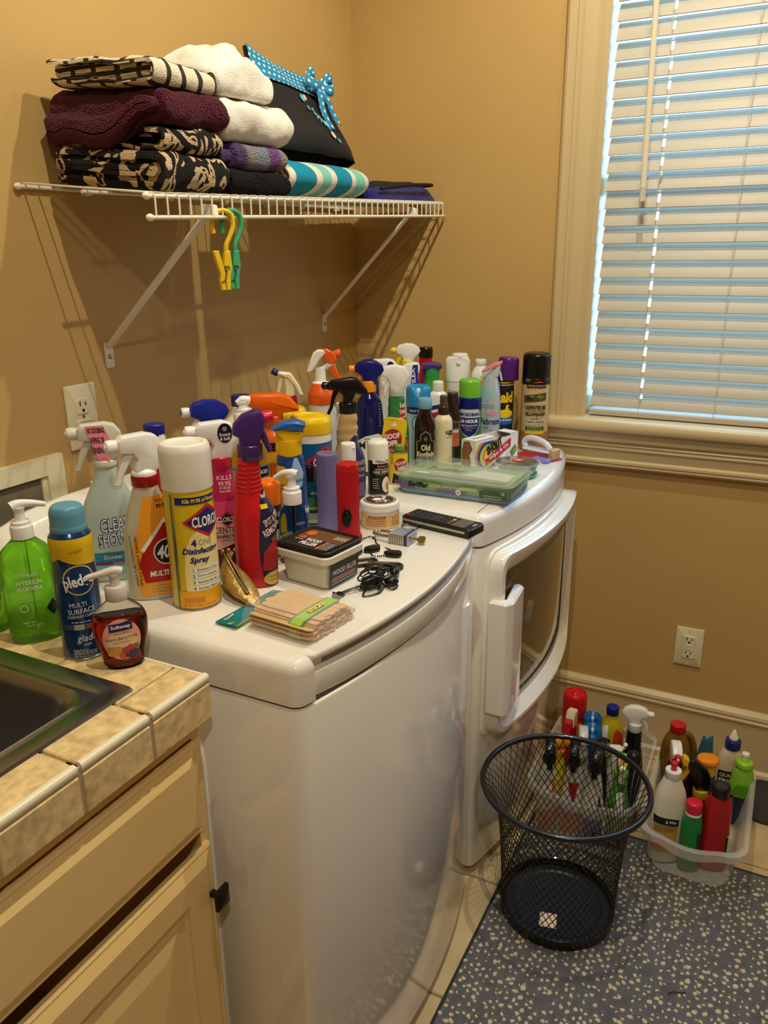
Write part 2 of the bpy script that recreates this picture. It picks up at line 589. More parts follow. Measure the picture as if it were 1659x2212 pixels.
# ---- window_1
win = struct(bpy.data.objects.new('window_1', None)); C.objects.link(win); win.location = (0, 0, 0)
cas = [(-.604, 0), (-.604, -.022), (-.610, -.026), (-.622, -.026), (-.627, -.021), (-.631, -.024), (-.636, -.024), (-.640, -.019), (-.644, -.021), (-.648, -.018), (-.652, -.018), (-.676, -.015), (-.680, -.011), (-.688, -.013), (-.692, -.008), (-.699, -.009), (-.704, -.004), (-.704, 0)]
def casing(name, pts, z0, z1, flip=False):
    return part(name, prism([(d, y) for y, d in pts], z0, z1, 0, 'z'), trim_m, win, angle=20)
casing('window_casing', cas, WZ0 - 0.002, WZ1 + 0.09)
casing('window_casing', [(2 * (WY0 + WY1) / 2 - y, d) for y, d in cas], WZ0 - 0.002, WZ1 + 0.09)
part('window_head', box(-.024, 0, WY1 - .09, WY0 + .09, WZ1, WZ1 + .095), trim_m, win)
jm = G()
jm.add(box(0.0, 0.12, WY0 - 0.004, WY0 + 0.0, WZ0, WZ1)); jm.add(box(0.0, 0.12, WY1, WY1 + 0.004, WZ0, WZ1)); jm.add(box(0.0, 0.12, WY1, WY0, WZ1 - 0.004, WZ1))
jm.obj('window_jamb', trim_m, win, smooth=False)
st = prism(fillet([(.12, .942), (-.040, .942), ((-.052, .946), .004), ((-.056, .960), .008), ((-.050, .974), .006), (-.04, .9765), (.12, .9765)], .004), WY1 - .10, -.588, 0.004, 'y')
part('window_stool', st, trim_m, win)
ap = [(0, .942), (-.040, .942), (-.036, .930), (-.034, .918), (-.024, .912), (-.028, .906), (-.024, .900), (-.028, .895), (-.022, .890), (-.019, .868), (-.026, .862), (-.026, .856), (-.022, .853), (-.024, .848), (-.020, .843), (0, .843)]
part('window_apron', prism(ap, WY1 - .09, -.603, 0, 'y'), trim_m, win, angle=25)
gl = film('window_glass', (255, 255, 255), .06, .02)
part('window_pane', box(0.098, 0.101, WY1, WY0, WZ0, WZ1), gl, win, smooth=False)
for z in (WZ0 + .02, 1.56, WZ1 - .02):
    part('window_sash', box(0.085, 0.115, WY1, WY0, z - .022, z + .022), trim_m, win, smooth=False)
# ---- blind
slat_m = mat('blind_slat', (186, 176, 156), 0.42, bump=(30, .12, .001))
BY0, BY1, BX = -0.712, -1.69, 0.034
bl = thing('window_blind', 'cream wide slat blind hanging closed in the window frame', 'blind', (BX, 0, 0))
def slat_vf():
    V, F = [], []
    w, n = 0.050, 8
    prof = [(w * (k / n - .5), 0.0032 * (1 - (2 * k / n - 1) ** 2)) for k in range(n + 1)]
    poly = [(x, z) for x, z in prof] + [(x, z - 0.0026) for x, z in reversed(prof)]
    g = G()   # slots for the ladder cords at two places
    def cut(a, b): return [p for p in poly if a <= p[0] <= b]
    cuts = [(BY1, -1.4535), (-1.4465, -.8455), (-.8385, BY0)]
    for a, b in cuts: g.add(prism(poly, a, b, 0, 'y'))
    for a, b in ((-1.4535, -1.4465), (-.8455, -.8385)):
        for sg in (-1, 1):
            q = [p for p in poly if p[0] * sg > .008]
            q = sorted([p for p in q if p in poly[:n + 1]], key=lambda p: p[0]) + sorted([p for p in q if p in poly[n + 1:]], key=lambda p: -p[0])
            g.add(prism(q, a, b, 0, 'y'))
    return g.V, g.F
s0 = None
tilt = 58
for i in range(28):
    z = 1.024 + i * 0.0417
    if z > WZ1 - 0.06: break
    if s0 is None:
        o = s0 = part('slat', slat_vf(), slat_m, bl)
    else:
        o = s0.copy(); C.objects.link(o); o.parent = bl
    o.location = (0, 0, z)
    o.rotation_euler = (0, radians(-tilt), random.uniform(-.002, .002))
part('bottom_rail', prism(fillet([(-.026, .9795), (.026, .9795), (.026, .9945), (-.022, .9955), (-.026, .992), (-.026, .9795)], .003)[:-1], BY1, BY0, .001, 'y'), slat_m, bl)
part('head_rail', box(-.03, .03, BY1, BY0, WZ1 - .06, WZ1 - .006), slat_m, bl)
cord_m = mat('blind_cord', (205, 190, 160), 0.8)
for y in (-.842, -1.027, -1.45):
    for dx in (-.0315, .0305):
        part('ladder_cord', tube([(dx, y, .982), (dx, y, WZ1 - .05)], .0008, 6), cord_m, bl)
wand_m = mat('blind_wand', (232, 220, 190), 0.35)
wd_ = part('wand', tube([(-.060, -.806, 2.02), (-.066, -.812, 1.60), (-.067, -.813, 1.545)], .0068, 8), wand_m, bl)
part('wand_tip', tube([(-.067, -.813, 1.548), (-.068, -.814, 1.515)], .0074, 10), film('clear_tip', (235, 225, 200), .6), wd_)
# ---- outlets and the supply box
plate_m = mat('outlet_plate', (226, 216, 180), 0.35)
slot_m = mat('outlet_slot', (30, 24, 18), 0.6)
metal_m = mat('screw_steel', (170, 170, 165), 0.3, metal=1.0)
def plate_vf(w=.0735, h=.1215):
    return prism(rrect(-w / 2, w / 2, -h / 2, h / 2, .003, 3), -.0065, 0, .0035, 'y', 2)
o1 = thing('wall_outlet', 'ivory duplex outlet on the wall beside the spray bottle with pink tag', 'outlet', (-1.089, 0, 1.113))
part('cover_plate', plate_vf(), plate_m, o1)
for dz in (.0195, -.0195):
    r_ = part('receptacle', prism(fillet([(-.017, dz), ((-.0155, dz + .0145), .006), ((.0155, dz + .0145), .006), (.017, dz), ((.0155, dz - .0145), .006), ((-.0155, dz - .0145), .006), (-.017, dz)], .003)[:-1], -.0085, -.004, .001, 'y'), plate_m, o1)
    for dx, hh in ((-.0065, .009), (.0065, .007)):
        part('slot', box(dx - .0011, dx + .0011, -.0089, -.008, dz + .001, dz + .001 + hh), slot_m, r_)
    part('slot', prism(El(.006, .0065, 0, dz - .0075, 12), -.0089, -.008, 0, 'y'), slot_m, r_)
part('screw', prism(El(.006, .006, 0, 0, 12), -.0075, -.005, 0, 'y'), metal_m, o1)
pg = thing('power_plug', 'grey plug pushed into the lower socket of the wall outlet', 'plug', (-1.089, -0.0088, 1.0935))
part('plug_body', rbox(-.013, .013, -.028, 0, -.010, .011, .004, .003), mat('grey_plug', (150, 146, 138), .4), pg)
part('plug_cord', tube(spline([(0.0, -.028, 0), (.015, -.042, -.01), (.03, -.035, -.06), (.03, -.02, -.16)], 8), .0035, 8), mat('grey_plug', (150, 146, 138), .4), pg)
o2 = thing('wall_outlet', 'ivory rectangular safety outlet low on the wall above the baseboard', 'outlet', (0, -1.036, 0.352), -90)
part('cover_plate', plate_vf(.0725, .115), plate_m, o2)
dv = part('receptacle', rbox(-.0165, .0165, -.0085, -.004, -.0335, .0335, .002, .001), plate_m, o2)
for dz in (.021, -.021):
    for dx, hh in ((-.0063, .0085), (.0063, .007)):
        part('slot', box(dx - .0011, dx + .0011, -.0090, -.008, dz + .0005, dz + hh), slot_m, dv)
    part('slot', prism(El(.006, .006, 0, dz - .006, 12), -.0090, -.008, 0, 'y'), slot_m, dv)
for dz in (.0045, -.0045):
    part('test_button', rbox(-.0075, .0075, -.0098, -.008, dz - .0036, dz + .0036, .001, .0005), plate_m, dv)
part('indicator', prism(El(.002, .002, .013, -.010, 8), -.0090, -.008, 0, 'y'), slot_m, dv)
for dz in (.049, -.049):
    part('screw', prism(El(.005, .005, 0, dz, 10), -.0075, -.005, 0, 'y'), plate_m, o2)
sb = thing('supply_box', 'ivory recessed washer supply box in the wall behind the green gel', 'supply box', (-1.330, 0, .935))
g = G()
W_, H_ = .176, .122
for a in (box(-W_, W_, -.012, 0, H_ - .034, H_), box(-W_, W_, -.012, 0, -H_, -H_ + .034), box(-W_, -W_ + .038, -.012, 0, -H_ + .034, H_ - .034), box(W_ - .038, W_, -.012, 0, -H_ + .034, H_ - .034)):
    g.add(a)
g.obj('box_frame', plate_m, sb, smooth=False)
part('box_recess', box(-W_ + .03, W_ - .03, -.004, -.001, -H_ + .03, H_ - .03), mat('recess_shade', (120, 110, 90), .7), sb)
part('box_lip', box(W_ - .05, W_ - .038, -.008, -.001, -H_ + .034, H_ - .034), plate_m, sb)

# ================================================================== COUNTER, SINK, CABINET
CZ = 0.867
stone_m = mat('counter_tile', (222, 194, 138), 0.28, vary=(70, 0.26, (1, 1, 1)), bump=(90, .10, .001))
cgrout_m = mat('counter_grout', (176, 158, 122), 0.85)
ct = thing('tiled_countertop', 'beige stone tile countertop with cream bullnose edge around the sink', 'countertop', (0, 0, 0))
CX0, CX1, CY0 = -2.75, -1.422, -0.545
g = G()
for a in (box(CX0, -2.06, CY0 + .004, -.002, CZ - .03, CZ - .004), box(-1.520, CX1 + .002, CY0 + .004, -.002, CZ - .03, CZ - .004), box(-2.06, -1.520, CY0 + .004, -.455, CZ - .03, CZ - .004), box(-2.06, -1.520, -.125, -.002, CZ - .03, CZ - .004)):
    g.add(a)
g.obj('grout_bed', cgrout_m, ct, smooth=False)
cols = [(-1.533, CX1)] + [(-1.533 - .112 * (k + 1), -1.533 - .112 * k) for k in range(7)]
SX1, SY0, SY1, SX0 = -1.496, -.487, -.115, -2.08
nose_m = mat('bullnose_cream', (236, 226, 196), 0.3)
for x0, x1 in cols:
    if x1 > SX1 + .03: 
        rows_ = [(-.492, CY0), (-.34, -.492), (-.18, -.34), (-.02, -.18)]
    else:
        rows_ = [(-.478, CY0), (-.118, -.02)]
    for ya, yb in rows_:
        ya, yb = max(ya, yb), min(ya, yb)
        part('tile', rbox(x0 + .0025, x1 - (0 if x1 == CX1 else .0025), yb + (.002 if yb > CY0 else .004), ya - .002, CZ - .012, CZ, .003, .0015), stone_m, ct)
    g_ = prism(fillet([(CY0 + .004, CZ - .010), ((CY0 - .002, CZ - .010), .001), ((CY0 - .003, CZ - .003), .003), ((CY0 - .000, CZ + .0008), .003), (CY0 + .006, CZ + .0008), (CY0 + .007, CZ - .010)], .001), x0 + .003, x1 - (0 if x1 == CX1 else .003), 0, 'x')
    part('bullnose', g_, nose_m, ct)
    part('edge_tile', rbox(x0 + .003, x1 - (0 if x1 == CX1 else .003), CY0 - .003, CY0 + .008, .803, CZ - .013, .002, .0015), stone_m, ct)
part('side_bullnose', prism(fillet([(CX1 - .004, CZ - .012), (CX1 + .002, CZ - .012), ((CX1 + .003, CZ - .003), .003), (CX1 - .002, CZ + .0006), (CX1 - .006, CZ + .0006)], .001), CY0 + .002, -.02, 0, 'y'), nose_m, ct)
part('edge_tile', rbox(CX1 - .008, CX1 + .002, CY0 + .006, -.02, .803, CZ - .013, .002, .0015), stone_m, ct)
part('edge_bed', box(CX0, CX1, CY0 - .0012, CY0 + .02, .8035, CZ - .004), cgrout_m, ct)
steel_m = mat('sink_steel', (150, 150, 146), 0.30, metal=1.0, bump=(18, .03, .002))
sink = thing('sink', 'stainless steel drop-in sink set in the tile counter', 'sink', ((SX0 + SX1) / 2, (SY0 + SY1) / 2, CZ))
hx, hy = (SX1 - SX0) / 2, (SY1 - SY0) / 2
def sring(ix, iy, z, r):
    return [(x, y, z) for x, y in rrect(-hx + ix, hx - ix, -hy + iy, hy - iy, r, 6)]
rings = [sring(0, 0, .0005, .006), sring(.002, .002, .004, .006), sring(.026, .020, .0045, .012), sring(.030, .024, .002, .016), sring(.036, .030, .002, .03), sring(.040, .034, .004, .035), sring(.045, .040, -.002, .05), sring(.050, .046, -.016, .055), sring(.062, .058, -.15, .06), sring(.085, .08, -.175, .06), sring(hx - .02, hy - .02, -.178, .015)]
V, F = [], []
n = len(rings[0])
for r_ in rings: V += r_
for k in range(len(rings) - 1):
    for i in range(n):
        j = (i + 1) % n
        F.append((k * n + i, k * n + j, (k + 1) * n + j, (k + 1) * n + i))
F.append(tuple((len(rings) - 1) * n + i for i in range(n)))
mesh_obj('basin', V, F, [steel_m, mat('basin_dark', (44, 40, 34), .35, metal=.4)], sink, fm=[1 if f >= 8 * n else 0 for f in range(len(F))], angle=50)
part('drain', lathe([(.045, -.1775), (.045, -.174), (.03, -.1735), (.02, -.177)], 24), steel_m, sink)
cab_m = mat('cabinet_paint', (236, 204, 138), 0.42, vary=(5, .04))
glaze_m = mat('cabinet_glaze', (120, 84, 44), 0.6)
cb = thing('sink_cabinet', 'cream glazed sink base cabinet under the tile counter', 'cabinet', (0, 0, 0))
FY = -.530
g = G()
for a in (box(-1.446, -1.428, FY + .020, -.02, .09, CZ - .065), box(-2.7, -2.682, FY + .020, -.02, .09, CZ - .065), box(-2.682, -1.446, FY + .020, -.02, .09, .11), box(-2.682, -1.446, -.032, -.02, .11, CZ - .065)):
    g.add(a)
g.obj('carcass', cab_m, cb, smooth=False)
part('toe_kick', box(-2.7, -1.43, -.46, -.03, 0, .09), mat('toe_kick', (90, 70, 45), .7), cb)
g = G()
g.add(box(-2.7, -1.428, FY + .019, FY + .021, .795, .8015)).add(box(-1.4445, -1.428, FY + .004, FY + .021, .09, .8015)).add(box(-2.7, -1.4445, FY + .004, FY + .021, .775, .8015))
g.obj('face_frame', cab_m, cb, smooth=False)
def front_panel(name, x0, x1, z0, z1, raised):
    w = .028
    outer = [(x0, z0), (x1, z0), (x1, z1), (x0, z1)]
    V, F = [], []
    def rr(d, y): return [(x0 + d, y, z0 + d), (x1 - d, y, z0 + d), (x1 - d, y, z1 - d), (x0 + d, y, z1 - d)]
    seq = [rr(0, FY + .004), rr(0, FY - .003), rr(.004, FY - .0055), rr(.006, FY - .0045), rr(.019, FY - .0110), rr(.022, FY - .0125), rr(.026, FY - .0125)]
    if raised:
        seq += [rr(.060, FY - .0125), rr(.062, FY - .009), rr(.066, FY - .010), rr(.070, FY - .0055), rr(.074, FY - .0055), rr(.112, FY - .0115)]
    else:
        seq = [rr(0, FY + .004), rr(0, FY - .003), rr(.004, FY - .0055), rr(.006, FY - .0045), rr(.024, FY - .0125), rr(.027, FY - .0125)]
    for s_ in seq: V += s_
    for k in range(len(seq) - 1):
        for i in range(4):
            j = (i + 1) % 4
            F.append((4 * k + i, 4 * k + j, 4 * k + 4 + j, 4 * k + 4 + i))
    k = 4 * (len(seq) - 1)
    F.append((k, k + 1, k + 2, k + 3)); F.append((3, 2, 1, 0))
    mi = [0] * len(F)
    if raised:
        for q in (8 * 4 + 0, 8 * 4 + 1, 8 * 4 + 2, 8 * 4 + 3): mi[q] = 0
    return mesh_obj(name, V, F, [cab_m], cb, smooth=False)
front_panel('drawer_front', -2.02, -1.4445, .628, .772, False)
dr = front_panel('door', -1.86, -1.4345, .10, .600, True)
gx = G()
for a in (box(-1.4345 - .0645, -1.4345 - .0625, FY - .0092, FY - .008, .165, .536), box(-1.86 + .0625, -1.4345 - .0625, FY - .0092, FY - .008, .5355, .5372)):
    gx.add(a)
gx.obj('door_glaze', glaze_m, dr, smooth=False)
front_panel('door', -2.30, -1.868, .10, .600, True)
knob_m = mat('bronze_knob', (46, 38, 30), 0.5, metal=.7, bump=(220, .5, .001))
kb = G().add(tube([(-1.4485, FY - .011, .522), (-1.4485, FY - .026, .522)], .006, 10))
kv = [(-.016, -.026, -.016), (.016, -.026, -.016), (.016, -.026, .016), (-.016, -.026, .016), (-.016, -.032, -.016), (.016, -.032, -.016), (.016, -.032, .016), (-.016, -.032, .016), (0, -.037, 0)]
kb.add((kv, [(3, 2, 1, 0), (0, 1, 5, 4), (1, 2, 6, 5), (2, 3, 7, 6), (3, 0, 4, 7), (4, 5, 8), (5, 6, 8), (6, 7, 8), (7, 4, 8)]), 0, XF((-1.4485, FY, .522), (0, 0, 0), (.8, 1, 1)))
kb.obj('knob', knob_m, dr, smooth=False)['label'] = 'square dark bronze knob'

# ================================================================== WASHER AND DRYER
TOP = 0.893
enam_m = mat('white_enamel', (244, 239, 227), 0.14, coat=1.0)
gap_m = mat('seam_shadow', (70, 66, 60), 0.6)
grey_m = mat('handle_grey', (196, 196, 196), 0.3)
def bowed(x0, x1, yb, yc, bow, r, n=20):
    """plan outline: straight back and sides, bowed front with rounded front corners"""
    P_ = [(x1, yb), (x0, yb)]
    def fy(x): 
        t = (x - (x0 + x1) / 2) / ((x1 - x0) / 2)
        return yc - bow * (1 - t * t)
    P_ += [((x0, fy(x0)), r)]
    P_ += [(x0 + (x1 - x0) * k / n, fy(x0 + (x1 - x0) * k / n)) for k in range(1, n)]
    P_ += [((x1, fy(x1)), r), (x1, yb)]
    return fillet(P_, 1e-6)[:-1], fy
def machine(name, label, cat, x0, x1, yc, bow):
    t = thing(name, label, cat, (0, 0, 0))
    out, fy = bowed(x0, x1, -.045, yc, bow, .030)
    part('body', prism(out, .025, .8235, .004, 'z', 2), enam_m, t, angle=25)
    part('seam', prism(inset(out, .005), .822, .8285, 0, 'z'), gap_m, t)
    for fx in (x0 + .06, x1 - .06):
        for fyy in (-.12, yc + .06):
            part('foot', lathe([(.02, 0), (.02, .012), (.012, .014), (.012, .03)], 14), gap_m, t, XF((fx, fyy, 0)))
    return t, out, fy
wx0, wx1 = -1.392, -.738
wa, wo, wf = machine('washing_machine', 'white top-load washer nearest the sink, its lid crowded with bottles', 'washing machine', wx0, wx1, -.668, .048)
def cap_top(o, z0, z1, m, t, name='top_panel', r=.022):
    st_ = []
    rings = [(0, z0), (0, z1 - r)]
    for k in range(1, 6):
        a = pi / 2 * k / 5
        rings.append((r * (1 - cos(a)), z1 - r + r * sin(a)))
    n = len(o)
    V, F = [], []
    for d, z in rings:
        V += [(x, y, z) for x, y in inset(o, d)] if d else [(x, y, z) for x, y in o]
    for k in range(len(rings) - 1):
        for i in range(n):
            j = (i + 1) % n
            F.append((k * n + i, k * n + j, (k + 1) * n + j, (k + 1) * n + i))
    F.append(tuple((len(rings) - 1) * n + i for i in range(n))); F.append(tuple(range(n - 1, -1, -1)))
    return mesh_obj(name, V, F, m, t, angle=40)
# washer top: corner posts and rim panel stand below the lid, whose front lip overhangs a finger slot
ro, _ = bowed(wx0 + .004, wx1 - .004, -.045, -.648, .046, .02)
cap_top(ro, .8285, TOP - .0008, enam_m, wa, 'top_panel', .012)
def clipped(xa, xb):
    o = cap_top(wo, .8285, TOP - .0002, enam_m, wa, 'top_corner', .018)
    bm = bmesh.new(); bm.from_mesh(o.data)
    for co, no in ((xa, -1), (xb, 1)):
        bmesh.ops.bisect_plane(bm, geom=bm.verts[:] + bm.edges[:] + bm.faces[:], plane_co=(co, 0, 0), plane_no=(no, 0, 0), clear_outer=True)
    bmesh.ops.holes_fill(bm, edges=[e for e in bm.edges if e.is_boundary])
    bm.to_mesh(o.data); bm.free()
    o.data.set_sharp_from_angle(angle=radians(40))
clipped(wx0 - .01, wx0 + .0306)
clipped(wx1 - .0116, wx1 + .01)
lo, _ = bowed(wx0 + .0310, wx1 - .012, -.16, -.6705, .0495, .012)
lid = part('lid', prism(lo, .8815, TOP + .0004, .005, 'z', 3), enam_m, wa, angle=25)
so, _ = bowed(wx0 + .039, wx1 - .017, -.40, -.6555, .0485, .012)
part('finger_slot', prism(so, .840, .8813, 0, 'z'), mat('slot_shade', (150, 146, 138), .35), lid)  # recess of the white top; its shade is put into the grey colour
sp, _ = bowed(wx0 + .034, wx1 - .012, -.40, -.6705, .0490, .012)
part('slot_ledge', prism(sp, .8288, .8650, .0025, 'z', 2), enam_m, lid, angle=25)
# emboss on the side
part('side_panel', prism(fillet([(-.08, .06), (-.50, .06), ((-.50, .765), .07), (-.08, .80)], .001), wx0 - .004, wx0 + .001, .002, 'x', 2), enam_m, wa)
def console(t, x0, x1):
    prof = fillet([(-.045, TOP - .002), (-.045, .992), ((-.062, .994), .012), ((-.085, .975), .02), ((-.115, TOP + .02), .02), (-.128, TOP - .002)], .01)
    n = len(prof); V, F = [], []
    xs = [(x0, .12), (x0 + .012, .5), (x0 + .04, .8), (x0 + .10, .95), (x0 + .18, 1.0), (x1 - .18, 1.0), (x1 - .10, .95), (x1 - .04, .8), (x1 - .012, .5), (x1, .12)]
    for x, k in xs:
        V += [(x, y if k > .9 else -.045 + (y + .045) * (.6 + .4 * k), TOP - .002 + (z - TOP + .002) * k) for y, z in prof]
    for a in range(len(xs) - 1):
        for i in range(n - 1):
            F.append((a * n + i, a * n + i + 1, (a + 1) * n + i + 1, (a + 1) * n + i))
    mesh_obj('console', V, F, enam_m, t, angle=60)
console(wa, wx0 + .012, wx1 - .012)
dx0, dx1 = -.716, -.058
dy, do, df = machine('clothes_dryer', 'white clothes dryer with tinted door window, beside the window wall', 'dryer', dx0, dx1, -.672, .050)
cap_top(do, .8285, TOP + .002, enam_m, dy)
console(dy, dx0 + .012, dx1 - .012)
def bowplate(poly, d0, d1, b, fy, holes=None, steps=2):
    """polygon (x, z) cut into strips and bent along the bowed front, standing out d0..d1"""
    V, F = prism(poly, 0, 1, 0, 'y')
    bm = bmesh.new()
    n = len(poly)
    def ringv(pl, d): return [bm.verts.new((x, -d, z)) for x, z in pl]
    rings = [ringv(poly, d0)]
    for k in range(steps + 1):
        a = pi / 2 * k / steps
        rings.append(ringv(inset(poly, b * (1 - cos(a))), d1 - b + b * sin(a)))
    for k in range(len(rings) - 1):
        for i in range(n):
            j = (i + 1) % n
            bm.faces.new((rings[k][i], rings[k][j], rings[k + 1][j], rings[k + 1][i]))
    bm.faces.new(rings[-1])
    xs = [p[0] for p in poly]
    for i in range(1, 16):
        x = min(xs) + (max(xs) - min(xs)) * i / 16
        bmesh.ops.bisect_plane(bm, geom=bm.verts[:] + bm.edges[:] + bm.faces[:], plane_co=(x, 0, 0), plane_no=(1, 0, 0))
    bmesh.ops.recalc_face_normals(bm, faces=bm.faces)
    bm.verts.index_update()
    V = [(v.co.x, fy(v.co.x) + v.co.y, v.co.z) for v in bm.verts]
    F = [[v.index for v in f.verts] for f in bm.faces]
    bm.free()
    return V, F
def framestrip(outer, inner, d, fy, m, name, parent, depth_in=.0):
    """a bevelled frame between two polygons with the same number of points"""
    n = len(outer); V, F = [], []
    mid = [(o_[0] + (i_[0] - o_[0]) * .30, o_[1] + (i_[1] - o_[1]) * .30) for o_, i_ in zip(outer, inner)]
    seq = [(outer, .0), (outer, d - .006), (inset(outer, .003), d), (mid, d), (inner, depth_in)]
    V2 = []
    for pl, dd in seq: V2 += [(x, fy(x) - dd, z) for x, z in pl]
    for k in range(len(seq) - 1):
        for i in range(n):
            j = (i + 1) % n
            F.append((k * n + i, k * n + j, (k + 1) * n + j, (k + 1) * n + i))
    return mesh_obj(name, V2, F, m, parent, angle=35)
def dense(poly, k=10):
    out = []
    for i in range(len(poly)):
        a, b = poly[i], poly[(i + 1) % len(poly)]
        L = hypot(b[0] - a[0], b[1] - a[1])
        m_ = max(1, int(L / .03))
        out += [(a[0] + (b[0] - a[0]) * q / m_, a[1] + (b[1] - a[1]) * q / m_) for q in range(m_)]
    return out
door_o = fillet([(-.40, .368), ((-.120, .372), .035), ((-.106, .800), .025), (-.40, .818), ((-.692, .812), .035), ((-.700, .368), .03), (-.40, .368)], .001)[:-1]
part('door', bowplate(door_o, -.006, .006, .003, df), enam_m, dy, angle=30)
def rq(x0, x1, z0, z1, r):
    return rrect(x0, x1, z0, z1, r, 6)
of = rq(-.692, -.118, .374, .806, .035); nf = rq(-.650, -.158, .412, .752, .035)
def lerp_dense(a, b):
    A, B = [], []
    n = len(a)
    for i in range(n):
        j = (i + 1) % n
        L = hypot(a[j][0] - a[i][0], a[j][1] - a[i][1]); m_ = max(1, int(L / .03))
        for q in range(m_):
            t = q / m_
            A.append((a[i][0] + (a[j][0] - a[i][0]) * t, a[i][1] + (a[j][1] - a[i][1]) * t))
            B.append((b[i][0] + (b[j][0] - b[i][0]) * t, b[i][1] + (b[j][1] - b[i][1]) * t))
    return A, B
A_, B_ = lerp_dense(of, nf)
framestrip(A_, B_, .034, df, enam_m, 'door_frame', dy, .008)
part('door_window', bowplate(dense(inset(nf, -.003)), .004, .0095, .001, df), mat('tinted_window', (74, 62, 46), 0.06, coat=1.0), dy, angle=30)['label'] = 'brown tinted door window'
A2, B2 = lerp_dense(rq(-.640, -.166, .424, .742, .06), rq(-.634, -.172, .430, .736, .06))
framestrip(A2, B2, .0115, df, mat('window_rim', (110, 100, 84), .3), 'window_rim', dy, .010)
hp = prism(fillet([(-.706, -.018), (-.706, -.056), ((-.690, -.068), .01), ((-.590, -.060), .01), (-.584, -.040), (-.600, -.034), ((-.680, -.046), .006), (-.692, -.018)], .003), .440, .708, .004, 'z')
part('door_handle', hp, enam_m, dy, XF((0, -.672, 0)))['label'] = 'wide upright white door handle'
part('rating_label', bowplate(R(.014, .022, -.440, .338), 0, .0012, .0004, df), mat('rating_label', (220, 214, 190), .5), dy)
for z in (.72, .47):
    part('hinge', box(-.107, -.098, df(-.10) - .012, df(-.10) + .002, z - .03, z + .03), mat('hinge_grey', (150, 148, 140), .4), dy)

# ================================================================== WIRE SHELF AND WHAT LIES ON IT
def zs(x, y):
    t = min(max((x + 1.16) / 1.14, 0), 1)
    k = min(max(-y / .285, 0), 1)
    back = 1.5165 + .009 * t
    front = 1.4905 + .0405 * t
    return back + (front - back) * k
wire_m = mat('white_wire', (232, 226, 208), 0.3)
SX = -1.160
sh = thing('wire_shelf', 'white wire shelf of folded towels high on the wall', 'shelf', (0, 0, 0))
YF = -.285
for i in range(42):
    x = SX + .008 + i * .02745
    zf, zb = zs(x, YF), zs(x, 0)
    path = [(x, -.006, zb + .002), (x, YF + .006, zf + .002), (x, YF - .001, zf), (x, YF - .0025, zf - .006), (x, YF - .0025, zf - .033)]
    part('deck_wire', tube(path, .0016, 6), wire_m, sh)
def rod(name, y, dz, x0, x1, r):
    return part(name, tube([(x0 + (x1 - x0) * k / 6, y, zs(x0 + (x1 - x0) * k / 6, max(y, YF)) + dz) for k in range(7)], r, 10), wire_m, sh)
rod('back_rod', -.006, -.003, SX - .002, -.012, .0034)
rod('middle_rod', -.145, -.004, SX, -.012, .0030)
rod('front_rod', YF + .003, -.003, SX - .002, -.010, .0034)
rod('lip_rod', YF - .0005, -.034, SX - .002, -.010, .0034)
for y, dz in ((-.006, -.003), (YF + .003, -.003), (YF - .0005, -.034)):
    p = (SX - .004, y, zs(SX, max(y, YF)) + dz)
    part('end_cap', ellipsoid(.008, .0058, .0058, 12, 6), mat('end_cap_vinyl', (240, 232, 205), .4), sh, XF(p))
for x in (-1.02, -.80, -.62, -.45, -.30, -.12):
    part('wall_clip', rbox(-.008, .008, -.017, 0, -.012, .007, .003, .002), wire_m, sh, XF((x, 0, zs(x, 0))))
for x, lab in ((-1.003, 'white diagonal shelf brace nearer the sink'), (-.192, 'white diagonal shelf brace nearer the room corner')):
    b = thing('shelf_bracket', lab, 'bracket', (x, 0, 1.235))
    yf, zf = YF + .012, zs(x, YF) - .024 - 1.235
    d = Vector((0, yf + .006, zf)); L = d.length
    g = G()
    sec = [(-.0095, 0), (-.008, -.004), (.008, -.004), (.0095, 0), (.008, .0015), (-.008, .0015)]
    V, F = [], []
    for t in np.linspace(0, 1, 9):
        c = Vector((0, -.006, 0)) + d * float(t)
        nrm = Vector((0, d.z, -d.y)).normalized()
        for u_, v_ in sec: V.append(tuple(c + Vector((u_, 0, 0)) - nrm * v_))
    m_ = len(sec)
    for k in range(8):
        for i in range(m_):
            j = (i + 1) % m_
            F.append((k * m_ + i, k * m_ + j, (k + 1) * m_ + j, (k + 1) * m_ + i))
    F.append(tuple(range(m_))); F.append(tuple(8 * m_ + i for i in range(m_)))
    part('brace_arm', (V, F), wire_m, b)
    part('wall_foot', prism(fillet([(-.011, .008), ((-.011, -.042), .007), ((.011, -.042), .007), ((.011, .008), .005), (-.011, .008)], .004)[:-1], -.0035, 0, .001, 'y'), wire_m, b)
    part('screw', lathe([(.005, 0), (.004, .003), (.001, .0035)], 12), metal_m, b, XF((0, -.0035, -.020), (90, 0, 0)))
    part('hook_clip', prism(fillet([(yf - .012, zf - .006), (yf + .010, zf - .012), (yf + .012, zf + .012), (yf - .010, zf + .010), (yf - .012, zf - .006)], .003)[:-1], -.008, .008, .001, 'x'), mat('clip_vinyl', (240, 236, 222), .4), b)

